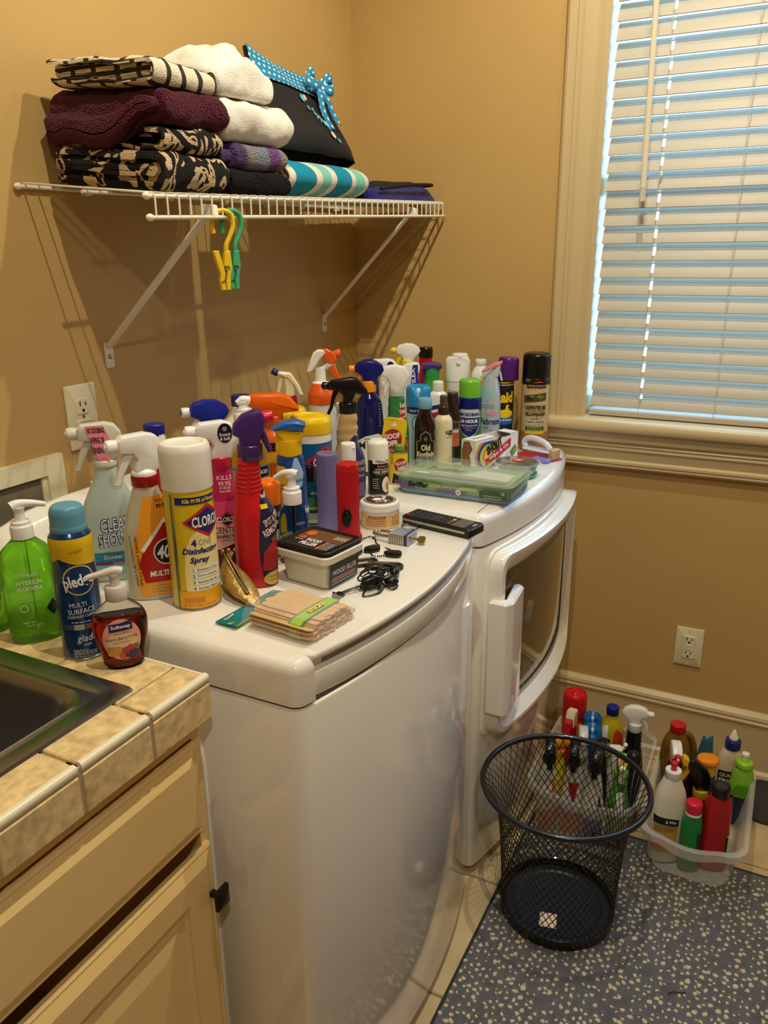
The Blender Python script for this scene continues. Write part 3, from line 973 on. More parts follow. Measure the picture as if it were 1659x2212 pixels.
def terry(name, rgb, scale=420, strength=.9, dist=.004, sheen=.06):
    m = mat(name, rgb, .95)
    nt = m.node_tree; b = nt.nodes['Principled BSDF']
    b.inputs['Sheen Weight'].default_value = sheen
    b.inputs['Specular IOR Level'].default_value = .1
    tc = nt.nodes.new('ShaderNodeTexCoord')
    v = nt.nodes.new('ShaderNodeTexVoronoi'); v.inputs['Scale'].default_value = scale
    n = nt.nodes.new('ShaderNodeTexNoise'); n.inputs['Scale'].default_value = scale * .35
    nt.links.new(tc.outputs['Object'], v.inputs['Vector']); nt.links.new(tc.outputs['Object'], n.inputs['Vector'])
    a = nt.nodes.new('ShaderNodeMath'); a.operation = 'ADD'
    nt.links.new(v.outputs['Distance'], a.inputs[0]); nt.links.new(n.outputs['Fac'], a.inputs[1])
    bp = nt.nodes.new('ShaderNodeBump'); bp.inputs['Strength'].default_value = strength; bp.inputs['Distance'].default_value = dist
    nt.links.new(a.outputs[0], bp.inputs['Height']); nt.links.new(bp.outputs['Normal'], b.inputs['Normal'])
    return m, nt, b
def ramp(nt, fac, stops, interp='CONSTANT'):
    r = nt.nodes.new('ShaderNodeValToRGB'); r.color_ramp.interpolation = interp
    while len(r.color_ramp.elements) < len(stops): r.color_ramp.elements.new(.5)
    for e, (p, c) in zip(r.color_ramp.elements, stops):
        e.position = p; e.color = (*lin(c), 1)
    nt.links.new(fac, r.inputs['Fac'])
    return r.outputs['Color']
def uvxy(nt):
    u = nt.nodes.new('ShaderNodeUVMap'); s = nt.nodes.new('ShaderNodeSeparateXYZ')
    nt.links.new(u.outputs['UV'], s.inputs[0]); return u, s
def mth(nt, op, a, b=None):
    n = nt.nodes.new('ShaderNodeMath'); n.operation = op
    for i, q in enumerate((a, b)):
        if q is None: continue
        if isinstance(q, (int, float)): n.inputs[i].default_value = q
        else: nt.links.new(q, n.inputs[i])
    return n.outputs[0]
# checked towel: cream with charcoal lines
chk_m, nt, b = terry('checked_terry', (226, 212, 186), 520, .5, .002)
u, s = uvxy(nt)
fx = mth(nt, 'FRACT', mth(nt, 'MULTIPLY', s.outputs[0], 1 / .040)); fv = mth(nt, 'FRACT', mth(nt, 'MULTIPLY', s.outputs[1], 1 / .052))
ln = mth(nt, 'MAXIMUM', mth(nt, 'LESS_THAN', fx, .26), mth(nt, 'LESS_THAN', fv, .22))
nt.links.new(ramp(nt, ln, [(0, (226, 212, 186)), (.5, (58, 52, 48))]), b.inputs['Base Color'])
burg_m = terry('burgundy_terry', (86, 20, 40), 330, 1.0, .005, .10)[0]
ani_m, nt, b = terry('animal_print_terry', (205, 178, 138), 480, .7, .003)
u = nt.nodes.new('ShaderNodeTexCoord')
w = nt.nodes.new('ShaderNodeTexNoise'); w.inputs['Scale'].default_value = 17; w.inputs['Distortion'].default_value = 1.6; w.inputs['Detail'].default_value = 1
mp = nt.nodes.new('ShaderNodeMapping'); mp.inputs['Scale'].default_value = (2.0, .9, 1.1); mp.inputs['Rotation'].default_value = (0, .5, 0)
nt.links.new(u.outputs['Object'], mp.inputs['Vector']); nt.links.new(mp.outputs['Vector'], w.inputs['Vector'])
nt.links.new(ramp(nt, w.outputs['Fac'], [(0, (26, 22, 20)), (.51, (205, 178, 138)), (.66, (26, 22, 20))]), b.inputs['Base Color'])
wht_m = terry('white_terry', (246, 240, 226), 650, .55, .0022, .08)[0]
blk_m = terry('black_terry', (20, 18, 20), 330, 1.0, .005, .04)[0]
gry_m, nt, b = terry('striped_grey_terry', (150, 140, 135), 330, 1.0, .005)
u, s = uvxy(nt)
k = mth(nt, 'MULTIPLY', mth(nt, 'ADD', s.outputs[0], .935), 1 / .19)
nt.links.new(ramp(nt, k, [(0, (84, 62, 110)), (.22, (84, 62, 110)), (.30, (150, 140, 140)), (.45, (138, 142, 156)), (.60, (138, 142, 156)), (.66, (126, 78, 150)), (.80, (126, 78, 150)), (.86, (158, 146, 142)), (1, (158, 146, 142))], 'LINEAR'), b.inputs['Base Color'])
roll_m, nt, b = terry('striped_turquoise_terry', (28, 150, 180), 600, .5, .002)
u, s = uvxy(nt)
k = mth(nt, 'MULTIPLY', mth(nt, 'ADD', mth(nt, 'ADD', s.outputs[0], mth(nt, 'MULTIPLY', s.outputs[1], -.35)), .74), 1 / .40)
aq, cr, tq = (128, 198, 182), (232, 222, 200), (24, 142, 172)
nt.links.new(ramp(nt, k, [(0, aq), (.03, cr), (.10, tq), (.30, cr), (.36, aq), (.45, cr), (.51, tq), (.68, cr), (.73, aq), (.83, cr), (.88, tq)]), b.inputs['Base Color'])

chk_end, nt, b = terry('checked_terry_edge', (226, 212, 186), 520, .5, .002)
tc_ = nt.nodes.new('ShaderNodeTexCoord'); s_ = nt.nodes.new('ShaderNodeSeparateXYZ'); nt.links.new(tc_.outputs['Object'], s_.inputs[0])
fy_ = mth(nt, 'FRACT', mth(nt, 'MULTIPLY', s_.outputs[1], 1 / .046)); fz_ = mth(nt, 'FRACT', mth(nt, 'MULTIPLY', s_.outputs[2], 1 / .0135))
nt.links.new(ramp(nt, mth(nt, 'MAXIMUM', mth(nt, 'LESS_THAN', fy_, .24), mth(nt, 'LESS_THAN', fz_, .5)), [(0, (226, 212, 186)), (.5, (58, 52, 48))]), b.inputs['Base Color'])

def towel(label, m, x0, x1, y0, y1, z0, z1, levels=2, amp=.004, seed=0, rot=0.0, lift=None, end=None, droop=0.0, jit=.016, group='folded towels on the wire shelf'):
    """nested U folds, rounded fold to the front; z measured from the shelf"""
    H = z1 - z0; t = H / 2 / levels
    V, F, UV, FM = [], [], [], []
    nx = max(14, int((x1 - x0) / .006))
    off = Vector((seed * 3.7, seed * 1.3, seed * 2.1))
    for L in range(levels):
        ho = H / 2 - L * t; hi = ho - t * .94
        yf = y0 + L * t * .9
        def path(h, yfront):
            h = max(h, .0006); P_ = []
            rx = min(h * .85, .045)
            for k in range(10): P_.append((y1 + (yfront + rx - y1) * k / 10, -h))
            for k in range(15):
                a = -pi / 2 - pi * k / 14
                P_.append((yfront + rx + rx * cos(a), h * sin(a)))
            for k in range(1, 11): P_.append((yfront + rx + (y1 - yfront - rx) * k / 10, h))
            return P_
        po = path(ho, yf); pi_ = path(hi, yf + t * .92)
        loop = po + list(reversed(pi_))
        al = [0.0]
        for k in range(1, len(po)): al.append(al[-1] + hypot(po[k][0] - po[k - 1][0], po[k][1] - po[k - 1][1]))
        vv = [a - L * .11 for a in al]; vv = vv + list(reversed(vv))
        n = len(loop); base = len(V)
        jx0 = (random.Random(seed * 9 + L).random() - .5) * jit * 2; jx1 = (random.Random(seed * 5 + L).random() - .5) * .008
        for i in range(nx + 1):
            q = i / nx
            x = x0 + jx0 + (x1 + jx1 - x0 - jx0) * q
            edge = min(q, 1 - q) * (x1 - x0)
            pinch = 1 - .22 * max(0, 1 - edge / .012) ** 2
            for (y, z), v_ in zip(loop, vv):
                p = Vector((x, y, z * pinch + z0 + H / 2))
                d = noise.noise_vector((p + off) * 14) * amp * 1.3 + noise.noise_vector((p + off) * 45) * amp * .45
                if lift: p.z += lift(x, y) * ((p.z - z0) / H)
                p += d
                p.z = max(p.z, z0 + .0005)
                if droop and p.x < -1.058: p.z -= droop * min(1, (-1.058 - p.x) / .045) ** 1.5 * min(1, max(0, (p.y + .235) / .06)) * (1.15 - .6 * (p.z - z0) / H)
                V.append((p.x, p.y, p.z + zs(p.x, p.y) + .0035)); UV.append((x, v_))
        for i in range(nx):
            for k in range(n):
                j = (k + 1) % n
                F.append((base + i * n + k, base + (i + 1) * n + k, base + (i + 1) * n + j, base + i * n + j))
                FM.append(0)
        # end caps as quads between the outer and inner path
        hh = len(po)
        for e, fl in ((0, False), (nx, True)):
            b0 = base + e * n
            for k in range(hh - 1):
                q = (b0 + k, b0 + k + 1, b0 + n - 2 - k, b0 + n - 1 - k)
                F.append(tuple(reversed(q)) if fl else q); FM.append(1)
    o = mesh_obj('folded_towel', V, F, [m, end or m], None, fm=FM, uv=UV, angle=70)
    return tag(o, label, 'towel', group)
towel('black and cream animal print towel at the bottom of its stack on the shelf', ani_m, -1.108, -.944, -.276, -.045, 0, .058, 3, .005, 1, jit=.024)
towel('black and cream animal print towel directly under the burgundy towel', ani_m, -1.085, -.946, -.272, -.07, .058, .097, 3, .005, 2, jit=.02)
towel('thick burgundy bath towel under the checked towel', burg_m, -1.098, -.940, -.276, -.03, .097, .152, 2, .008, 3, droop=.05)
towel('cream towel with charcoal check lines on top of the burgundy towel', chk_m, -1.098, -.958, -.270, -.045, .151, .192, 3, .005, 4, end=chk_end, jit=.022)
towel('black terry towel at the bottom of the stack under the grey and purple towel', blk_m, -.932, -.748, -.274, -.04, 0, .040, 2, .004, 5)
towel('grey towel with purple and blue bands between black and white towels', gry_m, -.930, -.755, -.272, -.04, .040, .086, 2, .004, 6)
towel('thick white bath towel lying on the grey and purple towel', wht_m, -.934, -.735, -.276, -.03, .086, .156, 2, .006, 7)
towel('rumpled white towel folded over on top of the thick white bath towel', wht_m, -.930, -.785, -.272, -.135, .156, .200, 2, .011, 8, jit=.02, lift=lambda x, y: .046 * max(0, 1 - ((x + .872) / .075) ** 2) * (1 if y > -.235 else .55))
# rolled striped towel
def rolled():
    V, F, UV = [], [], []
    turns, n, nx = 4.2, 150, 30
    x0, x1, yc, ry, rz = -.716, -.350, -.178, .078, .037
    for i in range(nx + 1):
        q = i / nx
        x = x0 + (x1 - x0) * q
        sh_ = 1 - .35 * max(0, (q - .86) / .14) ** 2.2
        for k in range(n + 1):
            t = k / n
            rr = (.12 + .88 * t)
            a = -2 * pi * turns * (1 - t) - .9
            p = Vector((x + .010 * (1 - rr), yc + ry * rr * cos(a) * sh_, rz + rz * rr * sin(a) * sh_))
            p += noise.noise_vector(p * 16) * .003
            p.z = max(.0006, p.z)
            V.append((p.x, p.y, p.z + zs(p.x, p.y) + .0035)); UV.append((x, .25 * (p.z)))
    m_ = n + 1
    for i in range(nx):
        for k in range(n):
            F.append((i * m_ + k, (i + 1) * m_ + k, (i + 1) * m_ + k + 1, i * m_ + k + 1))
    o = mesh_obj('rolled_towel', V, F, roll_m, None, uv=UV, angle=80)
    md = o.modifiers.new('thickness', 'SOLIDIFY'); md.thickness = .004; md.offset = 0
    tag(o, 'rolled turquoise beach towel with cream and mint stripes', 'towel')
rolled()
# black tote with dotted band and bow
tote = thing('tote_bag', 'black tote bag with turquoise polka dot band leaning on the wall', 'bag', (0, 0, 0))
BL, BR, TR, TL = Vector((-.690, -.200, 1.605)), Vector((-.352, -.200, 1.607)), Vector((-.352, -.105, 1.782)), Vector((-.645, -.105, 1.808))
nrm_t = (BR - BL).cross(TL - BL).normalized()
if nrm_t.y > 0: nrm_t = -nrm_t
def tp(u, v, off=0.0):
    p = BL.lerp(BR, u).lerp(TL.lerp(TR, u), v)
    puff = .022 * (sin(pi * min(max(u, 0), 1)) ** .5) * max(0, 1 - v) ** .6 * min(1, v * 6 + .35)
    wob = noise.noise(Vector((u * 4, v * 3, 2.2))) * .008
    sag = -.008 * sin(pi * min(max(u, 0), 1)) * v ** 3
    return p + nrm_t * (puff + wob + off) + Vector((0, 0, sag))
def toteface(u0, u1, v0, v1, off, m, name, nu=24, nv=16, back=False):
    V, F, UV = [], [], []
    for i in range(nu + 1):
        for j in range(nv + 1):
            u, v = u0 + (u1 - u0) * i / nu, v0 + (v1 - v0) * j / nv
            V.append(tuple(tp(u, v, off))); UV.append((u * .34, v * .21))
    m_ = nv + 1
    for i in range(nu):
        for j in range(nv):
            F.append((i * m_ + j, (i + 1) * m_ + j, (i + 1) * m_ + j + 1, i * m_ + j + 1))
    o = mesh_obj(name, V, F, m, tote, uv=UV, angle=80)
    md = o.modifiers.new('thickness', 'SOLIDIFY'); md.thickness = .0015; md.offset = 0
    return o
canvas_m = mat('black_canvas', (16, 15, 16), .75, bump=(500, .3, .001))
toteface(0, 1, 0, 1, 0, canvas_m, 'bag_front')
# back and gusset: a plain sheet behind, sewn at the sides
V, F = [], []
for i in range(13):
    for j in range(9):
        u, v = i / 12, j / 8
        p = BL.lerp(BR, u).lerp(TL.lerp(TR, u), v) - nrm_t * (.028 * (1 - v) + .004)
        V.append(tuple(p + Vector((0, 0, -.008 * sin(pi * u) * v ** 3))))
for i in range(12):
    for j in range(8):
        F.append((i * 9 + j, i * 9 + j + 1, (i + 1) * 9 + j + 1, (i + 1) * 9 + j))
mesh_obj('bag_back', V, F, canvas_m, tote)
for u in (0, 1):
    V = []; F = []
    for j in range(9):
        v = j / 8
        V += [tuple(tp(u, v)), tuple(BL.lerp(BR, u).lerp(TL.lerp(TR, u), v) - nrm_t * (.028 * (1 - v) + .004))]
    for j in range(8): F.append((2 * j, 2 * j + 1, 2 * j + 3, 2 * j + 2))
    mesh_obj('bag_side', V, F, canvas_m, tote)
dot_m = mat('polka_dot_cloth', (24, 132, 178), .7)
nt = dot_m.node_tree; b = nt.nodes['Principled BSDF']; u, s = uvxy(nt)
row = mth(nt, 'MULTIPLY', s.outputs[1], 1 / .014)
fu = mth(nt, 'SUBTRACT', mth(nt, 'FRACT', mth(nt, 'ADD', mth(nt, 'MULTIPLY', s.outputs[0], 1 / .018), mth(nt, 'MULTIPLY', mth(nt, 'FLOOR', row), .5))), .5)
fv = mth(nt, 'SUBTRACT', mth(nt, 'FRACT', row), .5)
dd = mth(nt, 'ADD', mth(nt, 'MULTIPLY', fu, fu), mth(nt, 'MULTIPLY', fv, fv))
nt.links.new(ramp(nt, mth(nt, 'LESS_THAN', dd, .05), [(0, (24, 132, 178)), (.5, (236, 232, 222))]), b.inputs['Base Color'])
toteface(-.004, 1.004, .70, 1.004, .0045, dot_m, 'dotted_band', 24, 10)
def ribbon(path, w, up_, m, name, fl=0):
    V, F, UV = [], [], []
    pts = spline(path, 6); al = 0
    for i, p in enumerate(pts):
        if i: al += (p - pts[i - 1]).length
        k = i / (len(pts) - 1)
        ww = w * (1 - fl * abs(2 * k - 1) ** 2 if fl else 1)
        for s_ in (-.5, -.17, .17, .5):
            q = p + Vector(up_) * ww * s_ + nrm_t * .003 * (abs(s_) < .3)
            V.append(tuple(q)); UV.append((al, s_ * w + .05))
    for i in range(len(pts) - 1):
        for k in range(3): F.append((i * 4 + k, i * 4 + k + 1, i * 4 + k + 5, i * 4 + k + 4))
    o = mesh_obj(name, V, F, m, tote, uv=UV, angle=80)
    md = o.modifiers.new('thickness', 'SOLIDIFY'); md.thickness = .0012
kn = tp(.78, .84, .012)
ax_u = (BR - BL).normalized(); ax_v = (TL - BL).normalized()
part('bow_knot', ellipsoid(.012, .010, .012, 14, 8), dot_m, tote, XF(kn))
for sg in (-1, 1):
    a = kn + ax_u * sg * .008
    ribbon([a, a + ax_u * sg * .028 + ax_v * .016 + nrm_t * .018, a + ax_u * sg * .050 + ax_v * .004 + nrm_t * .008, a + ax_u * sg * .028 - ax_v * .014 + nrm_t * .016, a], .030, ax_v * .8 + nrm_t * .3, dot_m, 'bow_loop')
ribbon([kn, kn - ax_v * .03 - ax_u * .010 + nrm_t * .006, kn - ax_v * .070 - ax_u * .012 + nrm_t * .003, kn - ax_v * .110 + ax_u * .004 + nrm_t * .004], .026, ax_u, dot_m, 'bow_tail')
ribbon([kn, kn - ax_v * .03 + ax_u * .016 + nrm_t * .006, kn - ax_v * .065 + ax_u * .030 + nrm_t * .003, kn - ax_v * .092 + ax_u * .040 + nrm_t * .004], .024, ax_u, dot_m, 'bow_tail')
class ToteSurf:
    def at(s, u, z, off): return tuple(tp(u, z, off + .0038))
ts = ToteSurf()
for cu, cv, ru, rv, c in ((.475, .60, .034, .060, (96, 178, 206)), (.515, .62, .022, .048, (222, 200, 180)), (.50, .49, .022, .038, (70, 150, 185)), (.66, .335, .026, .045, (222, 200, 190)), (.69, .22, .046, .056, (226, 204, 190)), (.755, .17, .026, .040, (96, 178, 206))):
    decal(ts, tote, 'embroidered_dot', ink(c), El(ru * 1.6, rv * 1.5, cu, cv, 20), step=.02)
sq = [(.53, .47), (.55, .50), (.545, .42), (.565, .44), (.555, .37), (.585, .42), (.59, .36), (.575, .33), (.605, .38), (.62, .31), (.625, .37), (.64, .30), (.655, .36), (.66, .28), (.68, .27)]
part('embroidered_script', tube([tp(u, v, .0045) for u, v in [(p.x, p.y) for p in spline([(a, b_, 0) for a, b_ in sq], 4)]], .0011, 5), ink((110, 190, 215)), tote)
# navy mesh pouch
pm = thing('mesh_pouch', 'navy blue pouch with black mesh top at the corner end of the shelf', 'pouch', (0, 0, 0))
navy_m = mat('navy_nylon', (26, 36, 110), .45, bump=(60, .5, .003))
def pouch(z_of, m, name, inset_=0.0, solid=True):
    V, F = [], []
    nx, ny = 26, 14
    for s_ in ((0, 1) if solid else (1,)):
        for i in range(nx + 1):
            for j in range(ny + 1):
                u, v = i / nx, j / ny
                x = -.352 + inset_ + (.334 - 2 * inset_) * u; y = -.268 + inset_ + (.225 - 2 * inset_) * v
                e = (1 - abs(2 * u - 1) ** 6) ** .5 * (1 - abs(2 * v - 1) ** 5) ** .5
                h = z_of(u) * e
                z = (.004 if s_ == 0 else h + .006 * noise.noise(Vector((x * 22, y * 22, 1))) * e + .004)
                V.append((x, y, z + zs(x, y)))
    m_ = ny + 1
    for s_ in range(2 if solid else 1):
        o = s_ * (nx + 1) * m_
        for i in range(nx):
            for j in range(ny):
                f = (o + i * m_ + j, o + (i + 1) * m_ + j, o + (i + 1) * m_ + j + 1, o + i * m_ + j + 1)
                F.append(f if (s_ or not solid) else tuple(reversed(f)))
    return mesh_obj(name, V, F, m, pm, angle=80)
pouch(lambda u: .034 + .012 * u, navy_m, 'pouch_body')
mesh_m = mat('black_mesh_cloth', (14, 14, 16), .8, bump=(420, .9, .003))
pouch(lambda u: .041 + .015 * u, mesh_m, 'mesh_top', .012, False)
part('zipper', tube(spline([(-.345, -.262, zs(-.345, -.26) + .028), (-.25, -.268, zs(-.25, -.268) + .036), (-.15, -.270, zs(-.15, -.27) + .042), (-.05, -.266, zs(-.05, -.266) + .044), (-.026, -.20, zs(-.02, -.2) + .044)], 8), .0042, 8), mesh_m, pm)
# hanging clothes pegs
def peg(x, y, m, label, rz):
    t = thing('hook_clothespin', label, 'clothespin', (x, y, zs(x, YF) - .0305), rz)
    hook = spline([(-.020, 0, -.030), (-.021, 0, -.012), (-.014, 0, 0.003), (0, 0, .0075), (.014, 0, .001), (.017, 0, -.016), (.010, 0, -.034), (.002, 0, -.050), (.002, 0, -.066)], 7)
    V, F = tube(hook, .0042, 10)
    V = [(a, b_ * 1.25, c) for a, b_, c in V]
    part('hook', (V, F), m, t)
    part('peg_jaw', prism([(.007, -.058), (-.003, -.060), (-.006, -.080), (-.001, -.096), (-.004, -.108), (-.003, -.124), (.004, -.124), (.005, -.100), (.009, -.084)], -.0055, .0055, .001, 'y'), m, t)
    part('peg_jaw', prism([(-.024, -.058), (-.014, -.058), (-.006, -.086), (-.003, -.100), (-.007, -.108), (-.004, -.124), (-.012, -.124), (-.015, -.108), (-.013, -.096)], -.0055, .0055, .001, 'y'), m, t)
    sp_ = [(.0045 * cos(a) - .001, -.007 + .014 * k / 30, -.088 + .0045 * sin(a)) for k, a in ((k, k * 2 * pi / 7.5) for k in range(31))]
    part('spring', tube(sp_, .0009, 5), mat('spring_steel', (140, 140, 140), .3, metal=1.0), t)
    part('spring_arm', tube([(-.001, -.0068, -.088), (-.007, -.0068, -.108), (-.013, -.006, -.110)], .0009, 5), mat('spring_steel', (140, 140, 140), .3, metal=1.0), t)
peg(-.985, YF - .0005, mat('yellow_peg', (238, 200, 40), .4), 'yellow hook clothespin hanging from the shelf lip', -30)
peg(-.960, YF - .0005, mat('green_peg', (70, 170, 118), .4), 'green hook clothespin hanging beside the yellow one', -25)

# ================================================================== BOTTLES ON THE COUNTER
W_, K_ = ink((240, 238, 230)), ink((22, 20, 22))
NAVY, REDI, YEL, BLU = ink((24, 34, 110)), ink((200, 30, 34)), ink((242, 206, 30)), ink((20, 96, 170))
wt = P((240, 238, 232), .3)
def gel_bottle(x, y, rot, label, s=1.0, full=True):
    t = thing('gel_bottle', label, 'bottle', (x, y, CZ), rot, 'green gel pump bottles')
    b = Body([(.030 * s, .020, 0), ((.0365 * s, .0245, .001), .004), (.0372 * s, .025, .02), (.0372 * s, .025, .115), ((.036 * s, .0245, .135), .03), ((.014, .013, .156), .012), (.0125, .0125, .158)], 2.3, 40)
    bodypart(b, t, mat('green_gel', (136, 226, 50), .06, trans=.7, ior=1.34, bump=(55, .15, .004)))
    if full:
        pump(t, .156, wt, 1.0, 10, .0155, .024, .036, .004)
        t1 = decal(b, t, 'label', mat('label_film_dark', (20, 40, 16), .3), Dia(.020, .026, .026, .052))
        T(b, t, 'CVSHealth', .006, -.004, .1075, W_, .030)
        T(b, t, 'AFTERSUN', .0065, -.002, .0955, W_, .034, .02)
        T(b, t, 'ALOE VERA', .0065, -.002, .0865, W_, .034, .02)
        T(b, t, 'SOOTHING GEL', .0038, -.004, .0795, ink((214, 214, 90)), .028)
        lines(b, t, ink((200, 226, 170)), -.002, .068, .0755, .034, 3, .0008)
        T(b, t, 'NET WT', .0032, -.008, .0345, W_); T(b, t, '20.0 OZ (567 g)', .0032, -.002, .0295, W_, .022)
        g = G().add(wrapring(b, -.013, .0565, .0055, .0045)); g.obj('seal_mark', W_, t)
        part('dip_tube', tube([(0, 0, .012), (0, 0, .155)], .003, 8), clear('tube_clear'), t)
    else:
        part('ribbed_cap', ribbed(.0155, .155, .182, 22, .001), mat('grey_cap', (120, 116, 110), .4), t)
    return t
def wrapring(b, cu, cv, r1, r0):
    V2, F = [], []
    n = 24
    for i in range(n):
        a = 2 * pi * i / n
        V2 += [(cu + r1 * cos(a), cv + r1 * sin(a)), (cu + r0 * cos(a), cv + r0 * sin(a))]
    for i in range(n):
        j = (i + 1) % n
        F.append((2 * i, 2 * j, 2 * j + 1, 2 * i + 1))
    return wrap(b, V2, F, .0007)
gel_bottle(-1.443, -.248, -37, 'green aloe gel bottle with white pump on the tile counter')
gel_bottle(-1.462, -.160, -34, 'green gel bottle with ribbed grey cap, cut off at the photo edge', .9, False)

t = thing('aerosol_can', 'blue and yellow furniture spray can with steel blue cap on the tile counter', 'spray can', (-1.447, -.348, CZ), -40)
b = Body([(.0265, .0265, 0), ((.0286, .0286, .002), .003), (.0290, .0290, .01), (.0288, .0288, .115), ((.0262, .0262, .140), .02), ((.0280, .0280, .160), .02), ((.0285, .0285, .176), .012), (.0225, .0225, .186)], 2, 44)
bodypart(b, t, mat('can_blue', (16, 62, 118), .25, metal=.35, coat=.4), 'can')
part('bottom_rim', lathe([(.026, 0), (.0296, .0005), (.0296, .003), (.027, .004)], 40), metal_m, t)
cap = part('cap', lathe([(.0225, .183), ((.0240, .184), .002), (.0240, .190), (.0232, .192), (.0228, .209), ((.0200, .219), .006), (.004, .2205)], 36), P((92, 152, 176), .35), t)
yl = P((226, 186, 22), .35)
decal(b, t, 'yellow_band', yl, [(-.09, .1775), (.09, .1775), (.09, .158), (.06, .142), (.03, .137), (.0, .142), (-.02, .150), (-.045, .137), (-.09, .118)], off=.0005)
T(b, t, 'NO RESIDUE', .0032, .004, .160, ink((120, 84, 10)), .018, rot=8, off=.0010)
ringm = ink((206, 186, 110))
g = G().add(wrapring(b, .004, .119, .0215, .0195)); g.obj('logo_ring', ringm, t)
T(b, t, 'pledge', .0215, .003, .1165, W_, .040, .03, rot=8)
T(b, t, 'MULTI', .0065, -.002, .084, W_, .022, rot=3); T(b, t, 'SURFACE', .0075, .002, .0745, W_, .036, rot=3)
T(b, t, 'EVERYDAY CLEAN', .004, .001, .067, W_, .036, rot=3)
for cx, c in ((-.018, (70, 74, 84)), (-.004, (180, 176, 160)), (.011, (140, 82, 40))):
    decal(b, t, 'swatch', ink(c), R(.0135, .008, cx, .051))
lines(b, t, W_, 0, .0585, .0585, .026, 1); T(b, t, 'glade', .0135, .004, .033, W_, .026, shear=.2)
T(b, t, 'RAIN', .003, .004, .0245, W_); T(b, t, 'CAUTION:', .003, -.006, .0165, W_); lines(b, t, W_, 0, .010, .014, .03, 3, .0007)
T(b, t, 'NET WT 9.7 OZ (274 g)', .0028, 0, .0062, W_, .03)

t = thing('soap_dispenser', 'clear soap pump with dark red liquid and berry label by the sink corner', 'soap dispenser', (-1.449, -.424, CZ), -43)
b = Body([(.021, .014, 0), ((.0265, .0175, .001), .004), (.0265, .0175, .006), ((.0285, .018, .022), .012), ((.0372, .020, .055), .022), ((.0345, .0195, .080), .018), ((.013, .012, .0965), .008), (.0125, .0125, .099)], 2.2, 44)
bodypart(b, t, clear('soap_shell', (250, 246, 240), .02, ior=1.15))
bl_ = Body([(.019, .012, .0015), ((.025, .016, .003), .004), ((.0275, .0172, .022), .012), ((.0362, .0192, .055), .022), (.0345, .0188, .073), (.002, .002, .0735)], 2.2, 40)
bodypart(bl_, t, mat('berry_soap', (206, 62, 40), .04, trans=.75, ior=1.36), 'liquid')
lab = decal(b, t, 'label', mat('label_pink', (236, 168, 150), .4), El(.050, .060, 0, .0455, 32), off=.0006)
decal(b, t, 'label_centre', mat('label_cream', (240, 206, 176), .4), El(.040, .030, 0, .042, 28), off=.0009)
decal(b, t, 'brand_plate', NAVY, [(-.015, .0575), (.015, .0600), (.0148, .071), (.010, .0725), (0, .070), (-.015, .069)], off=.0012)
T(b, t, 'Softsoap', .0065, 0, .0645, W_, .025, .03, rot=4, off=.0016)
T(b, t, 'Limited Edition', .003, 0, .0555, K_, .019, rot=4, off=.0016); T(b, t, 'Warm Berry Crisp', .0062, 0, .0475, K_, .040, rot=6, off=.0016); T(b, t, 'LIQUID HAND SOAP', .0022, 0, .0415, K_, .022, rot=4, off=.0016)
waf = ink((206, 150, 80))
decal(b, t, 'waffle_picture', waf, R(.020, .014, -.010, .0285, .004), off=.0012)
for cx, cz, rr, c in ((.004, .029, .0055, (190, 50, 60)), (.010, .032, .005, (196, 60, 70)), (.0, .022, .0055, (200, 70, 76)), (.013, .026, .0055, (50, 52, 110)), (.007, .0225, .0048, (40, 44, 96)), (.016, .0215, .004, (60, 60, 120)), (.017, .033, .004, (80, 130, 60))):
    decal(b, t, 'berry_picture', ink(c), El(rr * 2, rr * 2, cx, cz, 14), off=.0015)
pump(t, .097, mat('soap_pump', (236, 228, 214), .3, trans=.25), .8, 185, .0145, .020, .034, .001, True)

# ================================================================== BOTTLES ON THE WASHER
def at(name, label, cat, x, y, rot, group=None, z=TOP + .0006):
    return thing(name, label, cat, (x, y, z), rot, group)
# 1 shower spray
t = at('spray_bottle', 'milky shower cleaner spray bottle with pink tag, beside the wall outlet', 'spray bottle', -1.263, -.233, -43)
b = Body([(.042, .021, 0), ((.0470, .0245, .001), .005), (.0470, .0245, .085), ((.044, .024, .120), .03), ((.0185, .017, .174), .02), ((.0170, .016, .186), .004), (.0145, .0145, .197)], 2.3, 44)
bodypart(b, t, mat('milky_aqua', (206, 224, 214), .15, trans=.25))
decal(b, t, 'label', mat('aqua_label', (116, 190, 196), .3), R(.066, .034, 0, .030, .004), off=.0005)
decal(b, t, 'lower_band', ink((40, 130, 150)), R(.066, .016, 0, .043), off=.0008)
decal(b, t, 'purple_band', ink((120, 40, 120)), R(.066, .005, 0, .0325), off=.0010)
T(b, t, 'CLEAN', .0235, .006, .098, NAVY, .050, .06, .15, rot=4); T(b, t, 'CLEAN', .021, .006, .098, W_, .047, .0, .15, rot=4, off=.0013)
T(b, t, 'SHOWER', .0235, .006, .073, NAVY, .062, .06, .15, rot=4); T(b, t, 'SHOWER', .021, .006, .073, W_, .059, .0, .15, rot=4, off=.0013)
T(b, t, 'Shower', .008, -.004, .0435, W_, .030, off=.0013); T(b, t, 'Clean & Fresh', .003, .004, .0325, W_, .02, off=.0014); lines(b, t, W_, 0, .018, .024, .05, 3, .0009)
part('neck_ring', lathe([(.0165, .188), (.019, .191), (.0185, .199), (.0165, .201)], 28), mat('frosted_white', (226, 222, 206), .4, trans=.15), t)
h, X = sprayer(t, .200, mat('frosted_white', (226, 222, 206), .4), mat('frosted_white', (226, 222, 206), .4), mat('frosted_white', (226, 222, 206), .4), 'box', 1.0, w=.026)
tag_s = Flat((-.014, -.0150, .2235), (.99, -.10, 0), (-.06, .0, .99))
